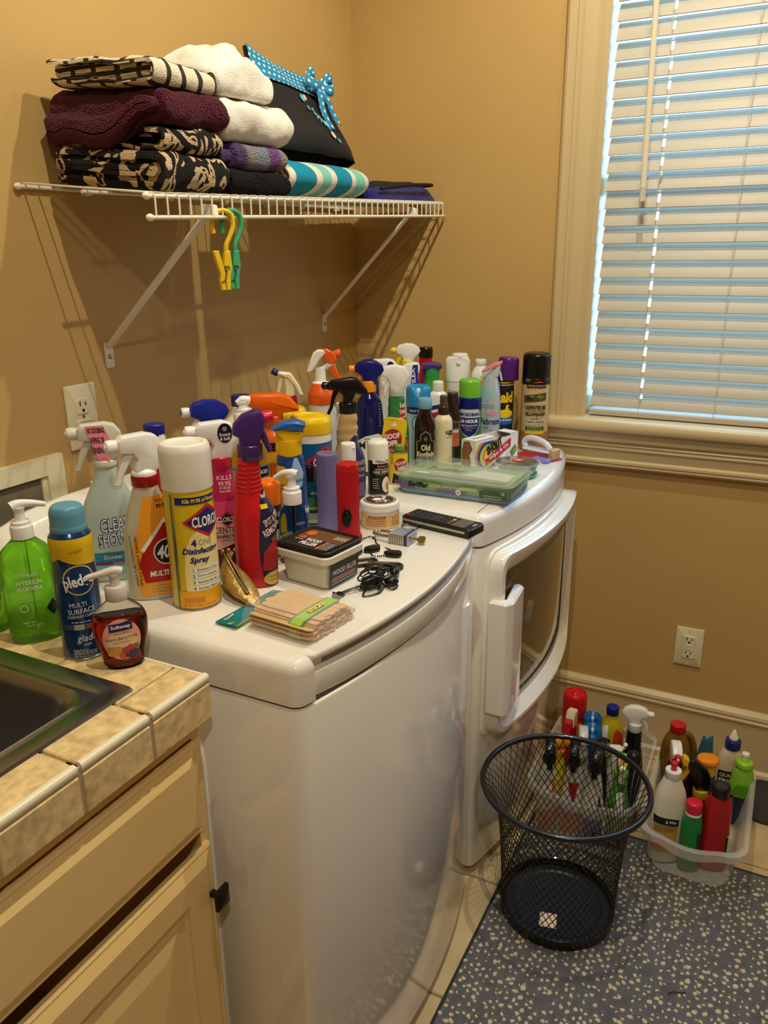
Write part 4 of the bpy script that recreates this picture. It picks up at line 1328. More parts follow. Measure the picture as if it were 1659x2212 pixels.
tg = decal(tag_s, t, 'pink_tag', mat('pink_tag', (255, 150, 166), .5), [(-.008, .034), (.020, .034), (.028, .006), (.020, -.026), (.006, -.026)], label='pink tag with dark lettering')
for s_, cz, w_ in (('NO SCRUBBING,', .026, .026), ('WIPING OR', .011, .021), ('RINSING!', -.005, .019)):
    T(tag_s, tg, s_, .0105, .008, cz, K_, w_, .03, off=.0007)
T(tag_s, tg, 'Clean Shower', .002, .012, -.019, K_, .010, off=.0007)
# carton behind it
t = at('carton', 'white carton with rows of black print behind the pink-tagged bottle', 'box', -1.200, -.150, -42)
part('box_body', rbox(-.016, .016, -.012, .012, 0, .137, .001, .0006), P((232, 226, 206), .6), t)
fl_ = Flat((0, -.0121, 0), (1, 0, 0), (0, 0, 1))
lines(fl_, t, K_, 0, .06, .133, .028, 22, .0018, name='print_rows')
# 2 multi surface spray
t = at('spray_bottle', 'orange and red multi-surface spray bottle with white trigger left of the yellow can', 'spray bottle', -1.293, -.343, -46)
b = Body([(.034, .021, 0), ((.0410, .025, .001), .005), (.0410, .025, .075), ((.038, .024, .115), .03), ((.0225, .018, .165), .02), ((.0175, .017, .178), .006), (.0165, .0165, .192)], 2.4, 44)
bodypart(b, t, mat('clear_cream', (226, 216, 190), .15, trans=.3))
decal(b, t, 'label', mat('label_orange', (240, 160, 40), .35), [(-.022, .008), (.040, .008), (.040, .165), (-.006, .165), (-.016, .120), (-.027, .09)], off=.0006)
decal(b, t, 'red_panel', mat('label_red', (176, 26, 20), .35), [(-.014, .030), (.042, .030), (.042, .128), (.020, .125), (-.012, .085), (-.020, .060)], off=.0009)
decal(b, t, 'white_stripe', W_, [(-.016, .084), (.020, .130), (.042, .135), (.042, .128), (.020, .123), (-.012, .079)], off=.0011)
decal(b, t, 'round_logo', W_, El(.040, .042, .022, .078), off=.0012); decal(b, t, 'round_logo_ring', K_, El(.036, .038, .022, .078), off=.0014)
T(b, t, '409', .022, .022, .078, W_, .030, .03, .2, off=.0017); T(b, t, 'MULTI', .009, .008, .044, W_, .028, .04, .15, off=.0013)
T(b, t, 'SPRAY EVERY DROP!', .0042, -.0205, .065, K_, .080, rot=92, off=.0010); T(b, t, 'SMART TUBE TECHNOLOGY', .0034, -.0285, .066, K_, .082, rot=95, off=.0005)
T(b, t, 'KILLS', .005, .020, .158, K_, off=.0010); T(b, t, '99.9%', .007, .022, .149, K_, .02, .02, off=.0010)
lines(b, t, ink((120, 160, 110)), .010, .014, .024, .03, 3, .002)
part('collar', ribbed(.0195, .179, .196, 28, .0005), P((168, 20, 24), .3), t)
part('collar_top', lathe([(.019, .196), ((.019, .201), .003), (.013, .206)], 28), wt, t)
sprayer(t, .199, wt, wt, wt, 'box', 1.0, rz=18, w=.027)
# 3 red jug blue cap
def jug(label, x, y, rot, h, r, mb, mc, cap_h=.02, cap_r=.018, neck=.80, name='jug', ry=.7, trans_top=None):
    t = at(name, label, 'jug', x, y, rot)
    b = Body([(r * .9, r * ry * .9, 0), ((r, r * ry, .002), .006), (r, r * ry, h * .52), ((r * .92, r * ry * .95, h * .66), .04), ((cap_r * .95, cap_r * .95, h * neck), .02), (cap_r * .9, cap_r * .9, h - cap_h)], 2.3, 40)
    bodypart(b, t, mb, 'jug_body')
    part('cap', ribbed(cap_r, h - cap_h, h, 26, .0006), mc, t)
    return t, b
t, b = jug('red bottle with white shoulder and blue cap behind the white triggers', -1.130, -.218, -47, .231, .036, P((190, 24, 30), .3), P((26, 40, 140), .35))
b2 = Body([(.036 * .97, .026, .158), ((.0200, .0195, .190), .015), (.0170, .0170, .214)], 2.3, 36)
bodypart(b2, t, wt, 'white_shoulder')
# 4 blue trigger bottle
t = at('spray_bottle', 'red spray bottle with blue trigger and white nozzle near the back wall', 'spray bottle', -.992, -.225, -50)
b = Body([(.030, .020, 0), ((.034, .023, .002), .005), (.034, .023, .09), ((.018, .017, .165), .03), (.0145, .0145, .19)], 2.3, 36)
bodypart(b, t, P((186, 22, 30), .25)); part('collar', ribbed(.0175, .178, .196, 24), P((24, 40, 150), .3), t)
decal(b, t, 'drop_mark', YEL, El(.014, .026, .022, .118), off=.0006)
sprayer(t, .193, P((24, 40, 150), .25), wt, wt, 'round', .98, rz=10, w=.028)
# 5 disinfecting can, white cap
t = at('aerosol_can', 'tall yellow disinfectant spray can with large white cap at the washer front', 'spray can', -1.287, -.420, -48)
b = Body([(.0335, .0335, 0), ((.0360, .0360, .002), .003), (.0360, .0360, .182), ((.0345, .0345, .188), .003), (.0315, .0315, .190)], 2, 56)
bodypart(b, t, mat('can_yellow', (222, 190, 30), .25, coat=.4), 'can')
part('bottom_rim', lathe([(.0335, 0), (.0367, .0005), (.0367, .003), (.0357, .0045)], 48), metal_m, t)
part('cap', lathe([(.0358, .184), ((.0374, .185), .001), ((.0374, .243), .006), (.034, .2515), (.027, .2525), ((.024, .2495), .002), (.004, .249)], 56), P((238, 234, 220), .35), t)
silver = mat('can_seam', (190, 188, 170), .2, metal=1.0)
decal(b, t, 'seam_strip', silver, R(.0035, .176, -.0265, .093), off=.0004)
decal(b, t, 'seam_edge', ink((40, 74, 60)), R(.0016, .176, -.0290, .093), off=.0006)
decal(b, t, 'label', mat('can_label', (238, 222, 150), .3), [(-.014, .022), (.055, .022), (.055, .150), (.010, .128), (-.002, .118), (-.012, .095), (-.015, .06)], off=.0006)
decal(b, t, 'amber_base', mat('can_amber', (236, 168, 24), .3), R(.075, .028, .012, .018), off=.0008)
decal(b, t, 'top_banner', NAVY, R(.066, .011, .012, .1715), off=.0008); T(b, t, 'Kills 99.9% of Viruses', .0062, .016, .1715, YEL, .052, .03, .15, off=.0012)
decal(b, t, 'logo_border', REDI, Dia(.078, .052, .026, .139), off=.0009); decal(b, t, 'logo_diamond', NAVY, Dia(.066, .040, .026, .139), off=.0012)
T(b, t, 'CLOROX', .0165, .026, .139, W_, .050, .03, off=.0016)
T(b, t, '4', .011, .0015, .1075, NAVY, None, .05, off=.0010); T(b, t, 'ONE', .0095, .019, .1075, ink((150, 140, 110)), .022, off=.0010)
T(b, t, 'Disinfecting', .012, .013, .0935, NAVY, .058, .04, .2, off=.0010); T(b, t, 'Spray', .012, .009, .0795, NAVY, .030, .04, .2, off=.0010)
for i, s_ in enumerate(('Disinfects in One', 'Reduces Allergens', 'Sanitizes the Air', 'Sanitizes Fabrics')):
    z = .0655 - i * .0098
    decal(b, t, 'list_bar', ink((244, 240, 222)), R(.052, .0075, .022, z), off=.0009)
    T(b, t, str(i + 1), .005, -.002, z, NAVY, None, .02, off=.0012); T(b, t, s_, .0036, .019, z, NAVY, .032, .01, off=.0012)
lines(b, t, ink((200, 90, 20)), -.004, .0135, .021, .03, 5, .0007, off=.0011); T(b, t, 'NET WT 1.18 LB (19 OZ) 538 g', .0042, .004, .0082, ink((210, 70, 20)), .050, .01, off=.0012)
# 6 pink disinfecting spray
t = at('spray_bottle', 'pink disinfecting spray bottle with white trigger behind the yellow can', 'spray bottle', -1.154, -.377, -51)
b = Body([(.027, .019, 0), ((.0345, .023, .002), .005), (.0345, .023, .075), ((.033, .022, .100), .03), ((.017, .016, .165), .03), (.0155, .0155, .19)], 2.3, 40)
bodypart(b, t, mat('pink_plastic', (206, 40, 96), .22, trans=.2))
decal(b, t, 'label', mat('label_rose', (226, 176, 166), .35), R(.058, .112, 0, .060, .004), off=.0005)
decal(b, t, 'pink_top', mat('label_pink2', (214, 70, 110), .35), [(-.029, .098), (.029, .098), (.024, .124), (-.024, .124)], off=.0007)
decal(b, t, 'picture', mat('label_plum', (70, 24, 40), .35), [(-.029, .006), (.029, .006), (.029, .052), (.010, .050), (-.010, .042), (-.029, .038)], off=.0007)
for cx, cz in ((.006, .034), (.014, .040), (.002, .026), (.018, .026)):
    decal(b, t, 'vanilla_flower', ink((222, 196, 120)), Dia(.010, .012, cx, cz), off=.0010)
decal(b, t, 'logo_border', REDI, Dia(.034, .026, .004, .094), off=.0009); decal(b, t, 'logo_diamond', K_, Dia(.028, .020, .004, .094), off=.0012)
T(b, t, 'CLOROX', .0085, .004, .094, W_, .032, .02, off=.0016); T(b, t, 'SCENTIVA', .0105, .002, .0755, K_, .052, off=.0010)
T(b, t, 'DISINFECTING', .0058, .002, .064, K_, .048, .02, off=.0010); T(b, t, 'MULTI-SURFACE CLEANER', .003, .002, .0575, K_, .044, off=.0010)
T(b, t, 'KILLS', .0075, .004, .163, W_); T(b, t, '99.9%', .008, .004, .153, W_, .02); T(b, t, 'OF VIRUSES', .0036, .004, .146, W_, .018); T(b, t, '& BACTERIA', .0036, .004, .1405, W_, .018)
part('collar', ribbed(.0180, .176, .196, 28, .0005), P((206, 30, 80), .3), t)
h, X = sprayer(t, .193, wt, wt, wt, 'box', 1.02, rz=8, w=.028)
stk = Flat(X @ Vector((.008, -.0143, .042)), X.to_3x3() @ Vector((1, 0, 0)), X.to_3x3() @ Vector((0, 0, 1)))
st_ = decal(stk, t, 'round_sticker', mat('sticker_dark', (32, 24, 50), .4), El(.024, .032, 0, 0), label='dark oval scratch and sniff sticker')
T(stk, st_, 'Scratch', .0055, 0, -.002, W_, .018, .02); T(stk, st_, '& Sniff', .0055, 0, -.009, W_, .016, .02); decal(stk, t, 'sticker_mark', ink((150, 140, 160)), El(.007, .008, 0, .007), off=.0008)
# 7 red spot remover with purple trigger
t = at('spray_bottle', 'red stain remover spray bottle with purple trigger and ribbed neck', 'spray bottle', -1.185, -.461, -53)
b = Body([(.026, .022, 0), ((.0325, .027, .002), .006), (.0330, .0275, .06), (.0330, .0275, .120, .001), ((.0225, .020, .150, -.005), .012), ((.0205, .0185, .165, -.006), .01), (.0165, .0165, .208, -.003), (.0150, .0150, .216, -.002)], 2.5, 48)
bodypart(b, t, P((200, 26, 34), .32))
for i in range(7):
    z = .158 + i * .0072
    L_, xx, yy, r_ = b.sec(z)
    for side in (-1, 1):
        ks = [k for k in range(len(L_)) if (.002 < L_[k] * side < .026)]
        part('grip_rib', tube([(xx[k], yy[k], z + .0022 * abs(L_[k]) / .02) for k in ks[::3]], .0011, 6), P((200, 26, 34), .32), t)
lm = decal(b, t, 'label', mat('label_dark_blue', (30, 28, 60), .35), El(.052, .190, .031, .072, 40), off=.0006)
decal(b, t, 'label_red', mat('label_red2', (180, 30, 40), .35), [(.008, .030), (.056, .030), (.056, .098), (.034, .085), (.012, .060)], off=.0009)
decal(b, t, 'label_foot', mat('label_ochre', (206, 170, 70), .35), El(.044, .024, .031, .0150, 24), off=.0010)
T(b, t, 'RugDoctor', .0085, .030, .152, W_, .026, .02, rot=14, off=.0012); decal(b, t, 'yellow_tag', YEL, R(.012, .007, .018, .135), off=.0012)
T(b, t, 'SPOT & STAIN', .0125, .030, .115, ink((244, 208, 206)), .036, .03, rot=24, off=.0013); T(b, t, 'REMOVER', .0125, .029, .098, ink((244, 208, 206)), .036, .03, rot=24, off=.0013)
T(b, t, 'Biozyme', .008, .036, .084, ink((90, 130, 80)), .024, .02, .2, rot=26, off=.0013); lines(b, t, ink((110, 14, 22)), .031, .030, .060, .032, 9, .0011, off=.0012); lines(b, t, K_, .031, .012, .018, .024, 2, .001, off=.0013)
pu = P((70, 40, 110), .25)
part('collar', ribbed(.0195, .206, .230, 22, .0009), pu, t)
pp = [(-.026, .018), (-.024, .030), (-.010, .046), (.012, .054), (.022, .050), (.026, .040), (.024, .024), (.016, .006), (.016, -.002), (-.016, -.002), (-.016, .012)]
part('trigger_head', prism(pp, -.015, .015, .006, 'y', 2), pu, t, XF((0, 0, .230)))
part('nozzle', lathe([(.010, 0), (.0105, .004), (.0095, .016), (.0085, .018)], 18), P((214, 30, 70), .3), t, XF((.020, 0, .270), (0, 82, 0)))
part('trigger', prism([(.018, .030), (.026, .016), (.034, -.010), (.028, -.014), (.020, .004), (.014, .020)], -.008, .008, .002, 'y'), pu, t, XF((0, 0, .230)))
# 8 clear hand sanitizer
t = at('pump_bottle', 'large clear hand sanitizer bottle with white pump behind the purple trigger', 'bottle', -.990, -.305, -53)
b = Body([(.034, .028, 0), ((.0405, .033, .002), .006), (.0410, .0335, .15), ((.036, .030, .178), .03), ((.016, .0155, .206), .012), (.0145, .0145, .212)], 2.2, 44)
bodypart(b, t, clear('sanitizer_clear', (248, 246, 240), .03, ior=1.12))
decal(b, t, 'label', mat('label_teal', (96, 160, 176), .4), R(.100, .112, .006, .082, .004), off=.0006); decal(b, t, 'back_print', ink((222, 190, 168)), R(.028, .10, -.026, .080), off=.0009)
lines(b, t, K_, -.026, .034, .128, .026, 22, .0012, off=.0012); decal(b, t, 'black_bar', K_, R(.050, .020, .022, .126), off=.0009)
T(b, t, 'ADVANCED', .007, .022, .126, W_, .040, .02, off=.0012); T(b, t, 'HAND', .012, .026, .104, K_, .034, .03, off=.0010); T(b, t, 'SANITIZER', .012, .020, .088, K_, .050, .03, off=.0010)
pump(t, .210, wt, .6, 200, .0185, .030, .012, .002)
part('dip_tube', tube([(0, 0, .01), (0, 0, .21)], .003, 8), wt, t)
# 9 yellow jug
t, b = jug('yellow detergent jug with blue cap and red triangle label at the back of the washer', -.878, -.216, -53, .242, .044, P((226, 190, 24), .3), P((30, 38, 130), .3), .022, .019, .84)
decal(b, t, 'label', mat('label_red3', (206, 60, 40), .4), [(-.036, .155), (.0, .155), (.0, .200), (-.018, .178)], off=.0006)
b2 = Body([(.034, .028, .190), ((.0195, .0195, .207), .01), (.0175, .0175, .222)], 2.3, 36); bodypart(b2, t, wt, 'white_shoulder')
# 10 orange cleaner with big orange trigger
og = P((240, 104, 16), .25)
t = at('spray_bottle', 'orange cleaner bottle with big orange trigger hood above the blue spray', 'spray bottle', -.882, -.296, -55)
b = Body([(.024, .021, 0), ((.030, .025, .002), .005), (.030, .025, .150), ((.027, .024, .168), .01), ((.0175, .017, .182), .006), (.0155, .0155, .188)], 2.3, 40)
bodypart(b, t, P((236, 110, 30), .25)); decal(b, t, 'black_band', K_, R(.12, .016, .0, .150), off=.0006); T(b, t, 'BAM!', .009, .012, .150, YEL, .024, .03, .2, off=.0010)
decal(b, t, 'yellow_band', ink((240, 170, 40)), R(.12, .022, 0, .128), off=.0006); T(b, t, 'BAM', .010, .012, .128, K_, .022, .04, .2, off=.0010)
part('collar', ribbed(.0190, .184, .208, 26, .0008), og, t)
oh = [(-.046, .014), (-.046, .040), (-.040, .043), (.014, .043), (.034, .034), (.050, .014), (.050, .008), (.020, .006), (.014, -.004), (-.014, -.004), (-.016, .006), (-.030, .010)]
part('trigger_head', prism(oh, -.017, .017, .006, 'y', 2), og, t, XF((0, 0, .208)))
part('trigger', prism([(-.024, .012), (-.036, -.006), (-.044, -.024), (-.038, -.026), (-.026, -.008), (-.014, .006)], -.009, .009, .002, 'y'), og, t, XF((0, 0, .208)))
# 11 orange cap can
t = at('aerosol_can', 'small spray can with orange cap and black band behind the red bottle', 'spray can', -1.079, -.415, -54)
b = Body([(.0185, .0185, 0), ((.0200, .0200, .002), .002), (.0200, .0200, .100), (.0185, .0185, .104)], 2, 36)
bodypart(b, t, P((226, 220, 206), .3), 'can'); part('cap', lathe([(.0200, .098), ((.0212, .099), .001), ((.0210, .138), .006), (.004, .145)], 36), P((244, 120, 16), .3), t)
decal(b, t, 'black_band', K_, R(.124, .044, 0, .078), off=.0005); T(b, t, 'Stick', .009, .010, .084, W_, .022, off=.0009); T(b, t, 'Fuse', .009, .010, .071, W_, .020, off=.0009)
decal(b, t, 'brown_band', ink((170, 104, 40)), R(.124, .020, 0, .014), off=.0005)
# 12 blue furniture spray with yellow trigger
t = at('spray_bottle', 'blue furniture spray bottle with yellow trigger and blue lid top', 'spray bottle', -1.010, -.417, -56)
b = Body([(.022, .021, 0), ((.0275, .026, .002), .004), (.0285, .027, .05), (.0275, .026, .10), ((.0265, .025, .140), .03), ((.0235, .022, .166), .01), (.0215, .0205, .172)], 2.2, 44)
bodypart(b, t, mat('spray_blue', (20, 74, 150), .25, metal=.3, coat=.3))
decal(b, t, 'yellow_panel', P((206, 170, 20), .35), R(.024, .138, -.020, .085, .006), off=.0006); lines(b, t, ink((60, 50, 10)), -.019, .030, .120, .016, 17, .0011, off=.0010)
decal(b, t, 'light_swoosh', ink((150, 184, 220)), [(.006, .168), (.012, .168), (.024, .140), (.020, .118), (.012, .112), (-.002, .125), (.0, .145)], off=.0006)
T(b, t, 'splash', .008, .017, .128, NAVY, .018, off=.0010); T(b, t, 'pledge', .020, .032, .070, W_, .026, .02, off=.0010)
yh = P((228, 186, 20), .3)
part('collar', lathe([(.0210, .170), ((.0215, .171), .001), (.0205, .196), (.020, .198)], 32), yh, t)
part('trigger_head', prism([(-.028, .018), (-.027, .022), (-.010, .023), (.024, .018), (.026, .024), (.022, -.006), (-.012, -.006), (-.016, .004)], -.014, .014, .004, 'y'), yh, t, XF((0, 0, .198)))
part('trigger_lid', prism(fillet([(-.032, .019), ((-.012, .032), .01), ((.016, .034), .01), (.030, .026), ((.020, .015), .004), (-.010, .020), (-.032, .019)], .002)[:-1], -.018, .018, .003, 'y'), P((40, 100, 176), .3), t, XF((0, 0, .198)))
part('trigger', prism(fillet([(-.024, .016), ((-.025, -.022), .005), ((-.014, -.022), .005), (-.010, .012), (-.024, .016)], .002)[:-1], -.008, .008, .002, 'y'), yh, t, XF((0, 0, .198)))
# 13 wipes canisters
def wipes(x, y, rot, r, h, label):
    t = at('wipes_canister', label, 'canister', x, y, rot, 'disinfecting wipes canisters')
    b = Body([(r * .96, r * .96, 0), ((r, r, .003), .004), (r, r, h - .030), (r * .96, r * .96, h - .026)], 2, 48)
    bodypart(b, t, P((232, 226, 210), .3), 'canister')
    decal(b, t, 'label', mat('wipes_blue', (20, 88, 140), .3), R(2 * pi * r * .98, h - .062, 0, (h - .062) / 2 + .012), off=.0005)
    decal(b, t, 'logo_border', REDI, Dia(.088, .066, .030, h * .57), off=.0009); decal(b, t, 'logo_diamond', NAVY, Dia(.070, .050, .030, h * .57), off=.0012); T(b, t, 'CLOROX', .017, .030, h * .57, W_, .054, .03, off=.0016)
    T(b, t, 'disinfecting wipes', .008, .02, h * .26, W_, .050, off=.0010)
    l = part('lid', lathe([(r * 1.0, h - .034), ((r * 1.035, h - .033), .001), ((r * 1.035, h - .010), .004), (r * .93, h - .002), (r * .84, h), (r * .80, h - .003), ((r * .45, h - .004), .004), (r * .30, h - .001), (.002, h - .001)], 48), P((240, 198, 16), .3), t)
    part('lid_flap', rbox(-r * .3, r * .35, -r * .78, -r * .2, h - .006, h - .0005, .006, .001), P((240, 198, 16), .3), t)
wipes(-.829, -.347, -58, .041, .203, 'front wipes canister with bright yellow lid and blue label')
wipes(-.746, -.242, -56, .036, .197, 'rear wipes canister, mostly hidden, yellow lid under the orange hood')
# 14 red neck trigger
t = at('spray_bottle', 'white trigger sprayer with red neck and navy tip near the wall', 'spray bottle', -.650, -.179, -56)
b = Body([(.028, .020, 0), ((.032, .023, .002), .005), (.032, .023, .10), ((.019, .018, .168), .03), (.0150, .0150, .186)], 2.3, 36)
bodypart(b, t, P((222, 212, 190), .3)); part('collar', lathe([(.016, .176), ((.0185, .178), .002), (.0180, .198), (.014, .203)], 28), mat('clear_red', (180, 20, 30), .1, trans=.4), t)
X_ = XF((0, 0, .204), (0, 28, 0))
ic = P((236, 224, 190), .3)
part('trigger_head', prism([(-.016, .052), (-.024, .056), (-.022, .062), (.006, .058), (.024, .030), (.032, .008), (.022, .006), (.012, .030), (-.002, .046)], -.012, .012, .003, 'y'), ic, t, XF((0, 0, .196)))
part('pump_body', prism([(-.010, -.004), (.012, -.004), (.014, .018), (.004, .048), (-.012, .054), (-.008, .020)], -.009, .009, .003, 'y'), ic, t, XF((0, 0, .203)))
part('nozzle', lathe([(.006, 0), (.0075, .002), (.0075, .014), (.005, .016)], 16), P((26, 34, 80), .35), t, XF((-.022, 0, .252), (0, -60, 0)))
part('trigger', prism([(-.018, .050), (-.026, .020), (-.030, -.004), (-.025, -.006), (-.018, .018), (-.010, .048)], -.006, .006, .001, 'y'), ic, t, XF((0, 0, .200)))
# 15 orange and white big sprayer
t = at('spray_bottle', 'white bottle with orange collar and open orange and white trigger', 'spray bottle', -.674, -.279, -58)
b = Body([(.030, .030, 0), ((.0345, .0345, .003), .006), (.0345, .0345, .10), ((.031, .031, .125), .02), ((.0335, .0335, .155), .02), ((.029, .029, .185), .02), (.0255, .0255, .205)], 2, 40)
bodypart(b, t, mat('translucent_white', (224, 220, 210), .3, trans=.2))
ob = P((232, 96, 28), .35)
part('collar', ribbed(.0285, .196, .216, 40, .0005), ob, t); part('collar_cone', lathe([(.0282, .216), ((.0268, .222), .002), (.0200, .240), (.0190, .241)], 36), ob, t)
part('neck_tube', lathe([(.0190, .240), (.0185, .243), (.0125, .245), (.0115, .274)], 24), wt, t)
part('trigger_head', prism([(-.030, .268), (-.028, .264), (-.016, .268), (.0, .292), (.014, .306), (.010, .312), (-.004, .312), (-.014, .306)], -.011, .011, .0025, 'y'), wt, t)
part('piston', lathe([(.006, 0), (.006, .018), (.0085, .019), (.0085, .034)], 18), wt, t, XF((.0, 0, .268), (0, 62, 0)))
part('nozzle_block', prism([(.006, .312), (.014, .314), (.030, .306), (.036, .292), (.028, .280), (.016, .286), (.008, .298)], -.010, .010, .002, 'y'), ob, t)
part('nozzle', ribbed(.0085, 0, .016, 14, .0008), ob, t, XF((.030, 0, .300), (0, 70, 0)))
part('trigger', prism([(.024, .288), (.032, .280), (.040, .258), (.046, .244), (.040, .242), (.030, .254), (.018, .272), (.016, .282)], -.008, .008, .002, 'y'), ob, t)
# white bottle with blue label between them
t, b = jug('white bottle with blue label half hidden behind the black trigger', -.600, -.290, -58, .185, .024, P((230, 226, 214), .3), wt, .016, .016, .85)
decal(b, t, 'label', BLU, R(.07, .05, 0, .10), off=.0005)
# 16 tan stone polish with black trigger
t = at('spray_bottle', 'tan stone polish spray bottle with black trigger and wavy grip', 'spray bottle', -.738, -.382, -60)
b = Body([(.029, .021, 0), ((.0345, .025, .002), .005), (.0345, .025, .085), ((.032, .024, .105), .02), (.0235, .020, .125, -.002), (.0205, .019, .133, -.003), (.0235, .020, .143, -.002), (.0195, .0185, .152, -.003), (.0225, .0195, .162, -.001), (.0190, .018, .171, -.002), (.0205, .0185, .181), ((.0185, .018, .190), .004), (.0150, .0150, .198)], 2.4, 44, .006)
bodypart(b, t, mat('tan_pearl', (206, 172, 112), .3, metal=.15))
decal(b, t, 'label', mat('label_purple', (56, 40, 84), .35), El(.052, .150, .018, .075, 36), off=.0006)
T(b, t, 'GRANITE', .0095, .020, .092, ink((214, 196, 150)), .034, off=.0010); T(b, t, '& STONE', .0085, .020, .078, ink((214, 196, 150)), .032, off=.0010); T(b, t, 'polish', .0075, .020, .064, ink((214, 196, 150)), .024, shear=.2, off=.0010); lines(b, t, ink((190, 170, 200)), .018, .022, .048, .030, 8, .001, off=.0010)
bk = P((16, 15, 16), .25)
part('collar', ribbed(.0185, .194, .216, 26, .0008), bk, t)
sprayer(t, .212, bk, bk, bk, 'slim', .93, rz=0, w=.026)
# 17 clear flip cap
t = at('lotion_bottle', 'clear bottle with white flip cap behind the red flashlight', 'bottle', -.829, -.432, -60)
b = Body([(.017, .012, 0), ((.0200, .0145, .001), .003), (.0200, .0145, .09), ((.0185, .0140, .112), .012), (.0125, .0125, .122)], 2.2, 36)
bodypart(b, t, clear('clear_lotion', (246, 244, 238), .03, ior=1.12)); part('cap', lathe([(.0145, .118), (.0155, .119), (.0150, .150), ((.0140, .155), .003), (.003, .155)], 28), wt, t)
part('cap_lip', ellipsoid(.004, .003, .002, 10, 6), wt, t, XF((.010, -.010, .147))); lines(b, t, REDI, 0, .108, .112, .018, 2, .0016); lines(b, t, K_, .010, .02, .085, .016, 12, .001)
# 18 hair spray
t = at('aerosol_can', 'small black temporary hair color spray can with white cap', 'spray can', -.656, -.408, -62, z=TOP + .0026)
b = Body([(.021, .021, 0), ((.0228, .0228, .001), .002), (.0228, .0228, .080), (.021, .021, .084)], 2, 40)
bodypart(b, t, P((14, 13, 14), .25), 'can'); part('cap', lathe([(.0220, .078), ((.0236, .079), .001), ((.0232, .116), .005), (.016, .122), (.003, .1215)], 40), P((240, 236, 222), .35), t)
decal(b, t, 'price_sticker', ink((238, 234, 222)), R(.040, .018, .008, .081), off=.0012); barcode(b, t, .010, .079, .030, .008, K_, .0016); T(b, t, 'MINT METALLIC 90', .0028, .010, .0865, K_, .026, off=.0016); T(b, t, '001710827', .003, .010, .0735, K_, .018, off=.0016)
T(b, t, 'Splat', .0065, .008, .0660, ink((206, 110, 60)), .020, .02); T(b, t, 'TEMPORARY COLOR', .003, .008, .0595, W_, .030); T(b, t, 'HAIR SPRAY', .0065, .008, .0535, W_, .036); T(b, t, 'COLORIS POUR', .0026, .008, .048, ink((206, 150, 60)), .024)
lines(b, t, W_, -.006, .018, .038, .014, 5, .0009)
decal(b, t, 'portrait_hair', ink((226, 214, 190)), El(.022, .036, .019, .024), off=.0006); decal(b, t, 'portrait_face', ink((190, 130, 90)), El(.011, .019, .022, .020), off=.0009)
# 19 small green bottle
t = at('sanitizer_bottle', 'small green sanitizer bottle with black cap between lucky pump and purple flashlight', 'bottle', -.900, -.386, -58)
b = Body([(.0135, .0105, 0), ((.016, .0125, .001), .003), (.016, .0125, .075), ((.014, .012, .088), .01), (.0095, .0095, .092)], 2.3, 32)
bodypart(b, t, clear('green_sanitizer', (226, 244, 222), .04, ior=1.12)); part('cap', lathe([(.0105, .090), (.0105, .117), (.0095, .119)], 24), bk, t)
decal(b, t, 'green_band', mat('label_green', (40, 96, 70), .4), R(.032, .020, 0, .050), off=.0005); decal(b, t, 'olive_band', ink((150, 140, 50)), R(.032, .005, 0, .037), off=.0005); lines(b, t, K_, 0, .010, .03, .026, 7, .0009)
# 20 lucky sanitizer pump
t = at('pump_bottle', 'small clear pump bottle with pale green gel and white pump at the washer front', 'bottle', -1.077, -.462, -56)
b = Body([(.0215, .015, 0), ((.0248, .0175, .001), .003), (.0248, .0175, .075), ((.022, .017, .092), .01), ((.0135, .013, .102), .006), (.013, .013, .107)], 2.3, 40)
bodypart(b, t, clear('lucky_shell', (236, 248, 238), .03, ior=1.12))
lq = Body([(.020, .0138, .0015), ((.0236, .0163, .003), .003), (.0236, .0163, .050), (.001, .001, .0505)], 2.3, 36); bodypart(lq, t, mat('pale_green_gel', (196, 236, 196), .05, trans=.6, ior=1.2), 'liquid')
decal(b, t, 'brand_tag', NAVY, R(.018, .008, .013, .073), off=.0006); T(b, t, 'LUCKY', .0045, .013, .073, W_, .014, off=.0010); decal(b, t, 'red_tag', REDI, R(.014, .005, .008, .043), off=.0006); lines(b, t, W_, .008, .043, .043, .010, 1, .0014, off=.0010)
pump(t, .105, wt, 1.0, 160, .0165, .028, .030, .008); part('dip_tube', tube([(0, 0, .008), (.002, 0, .105)], .0028, 8), wt, t)
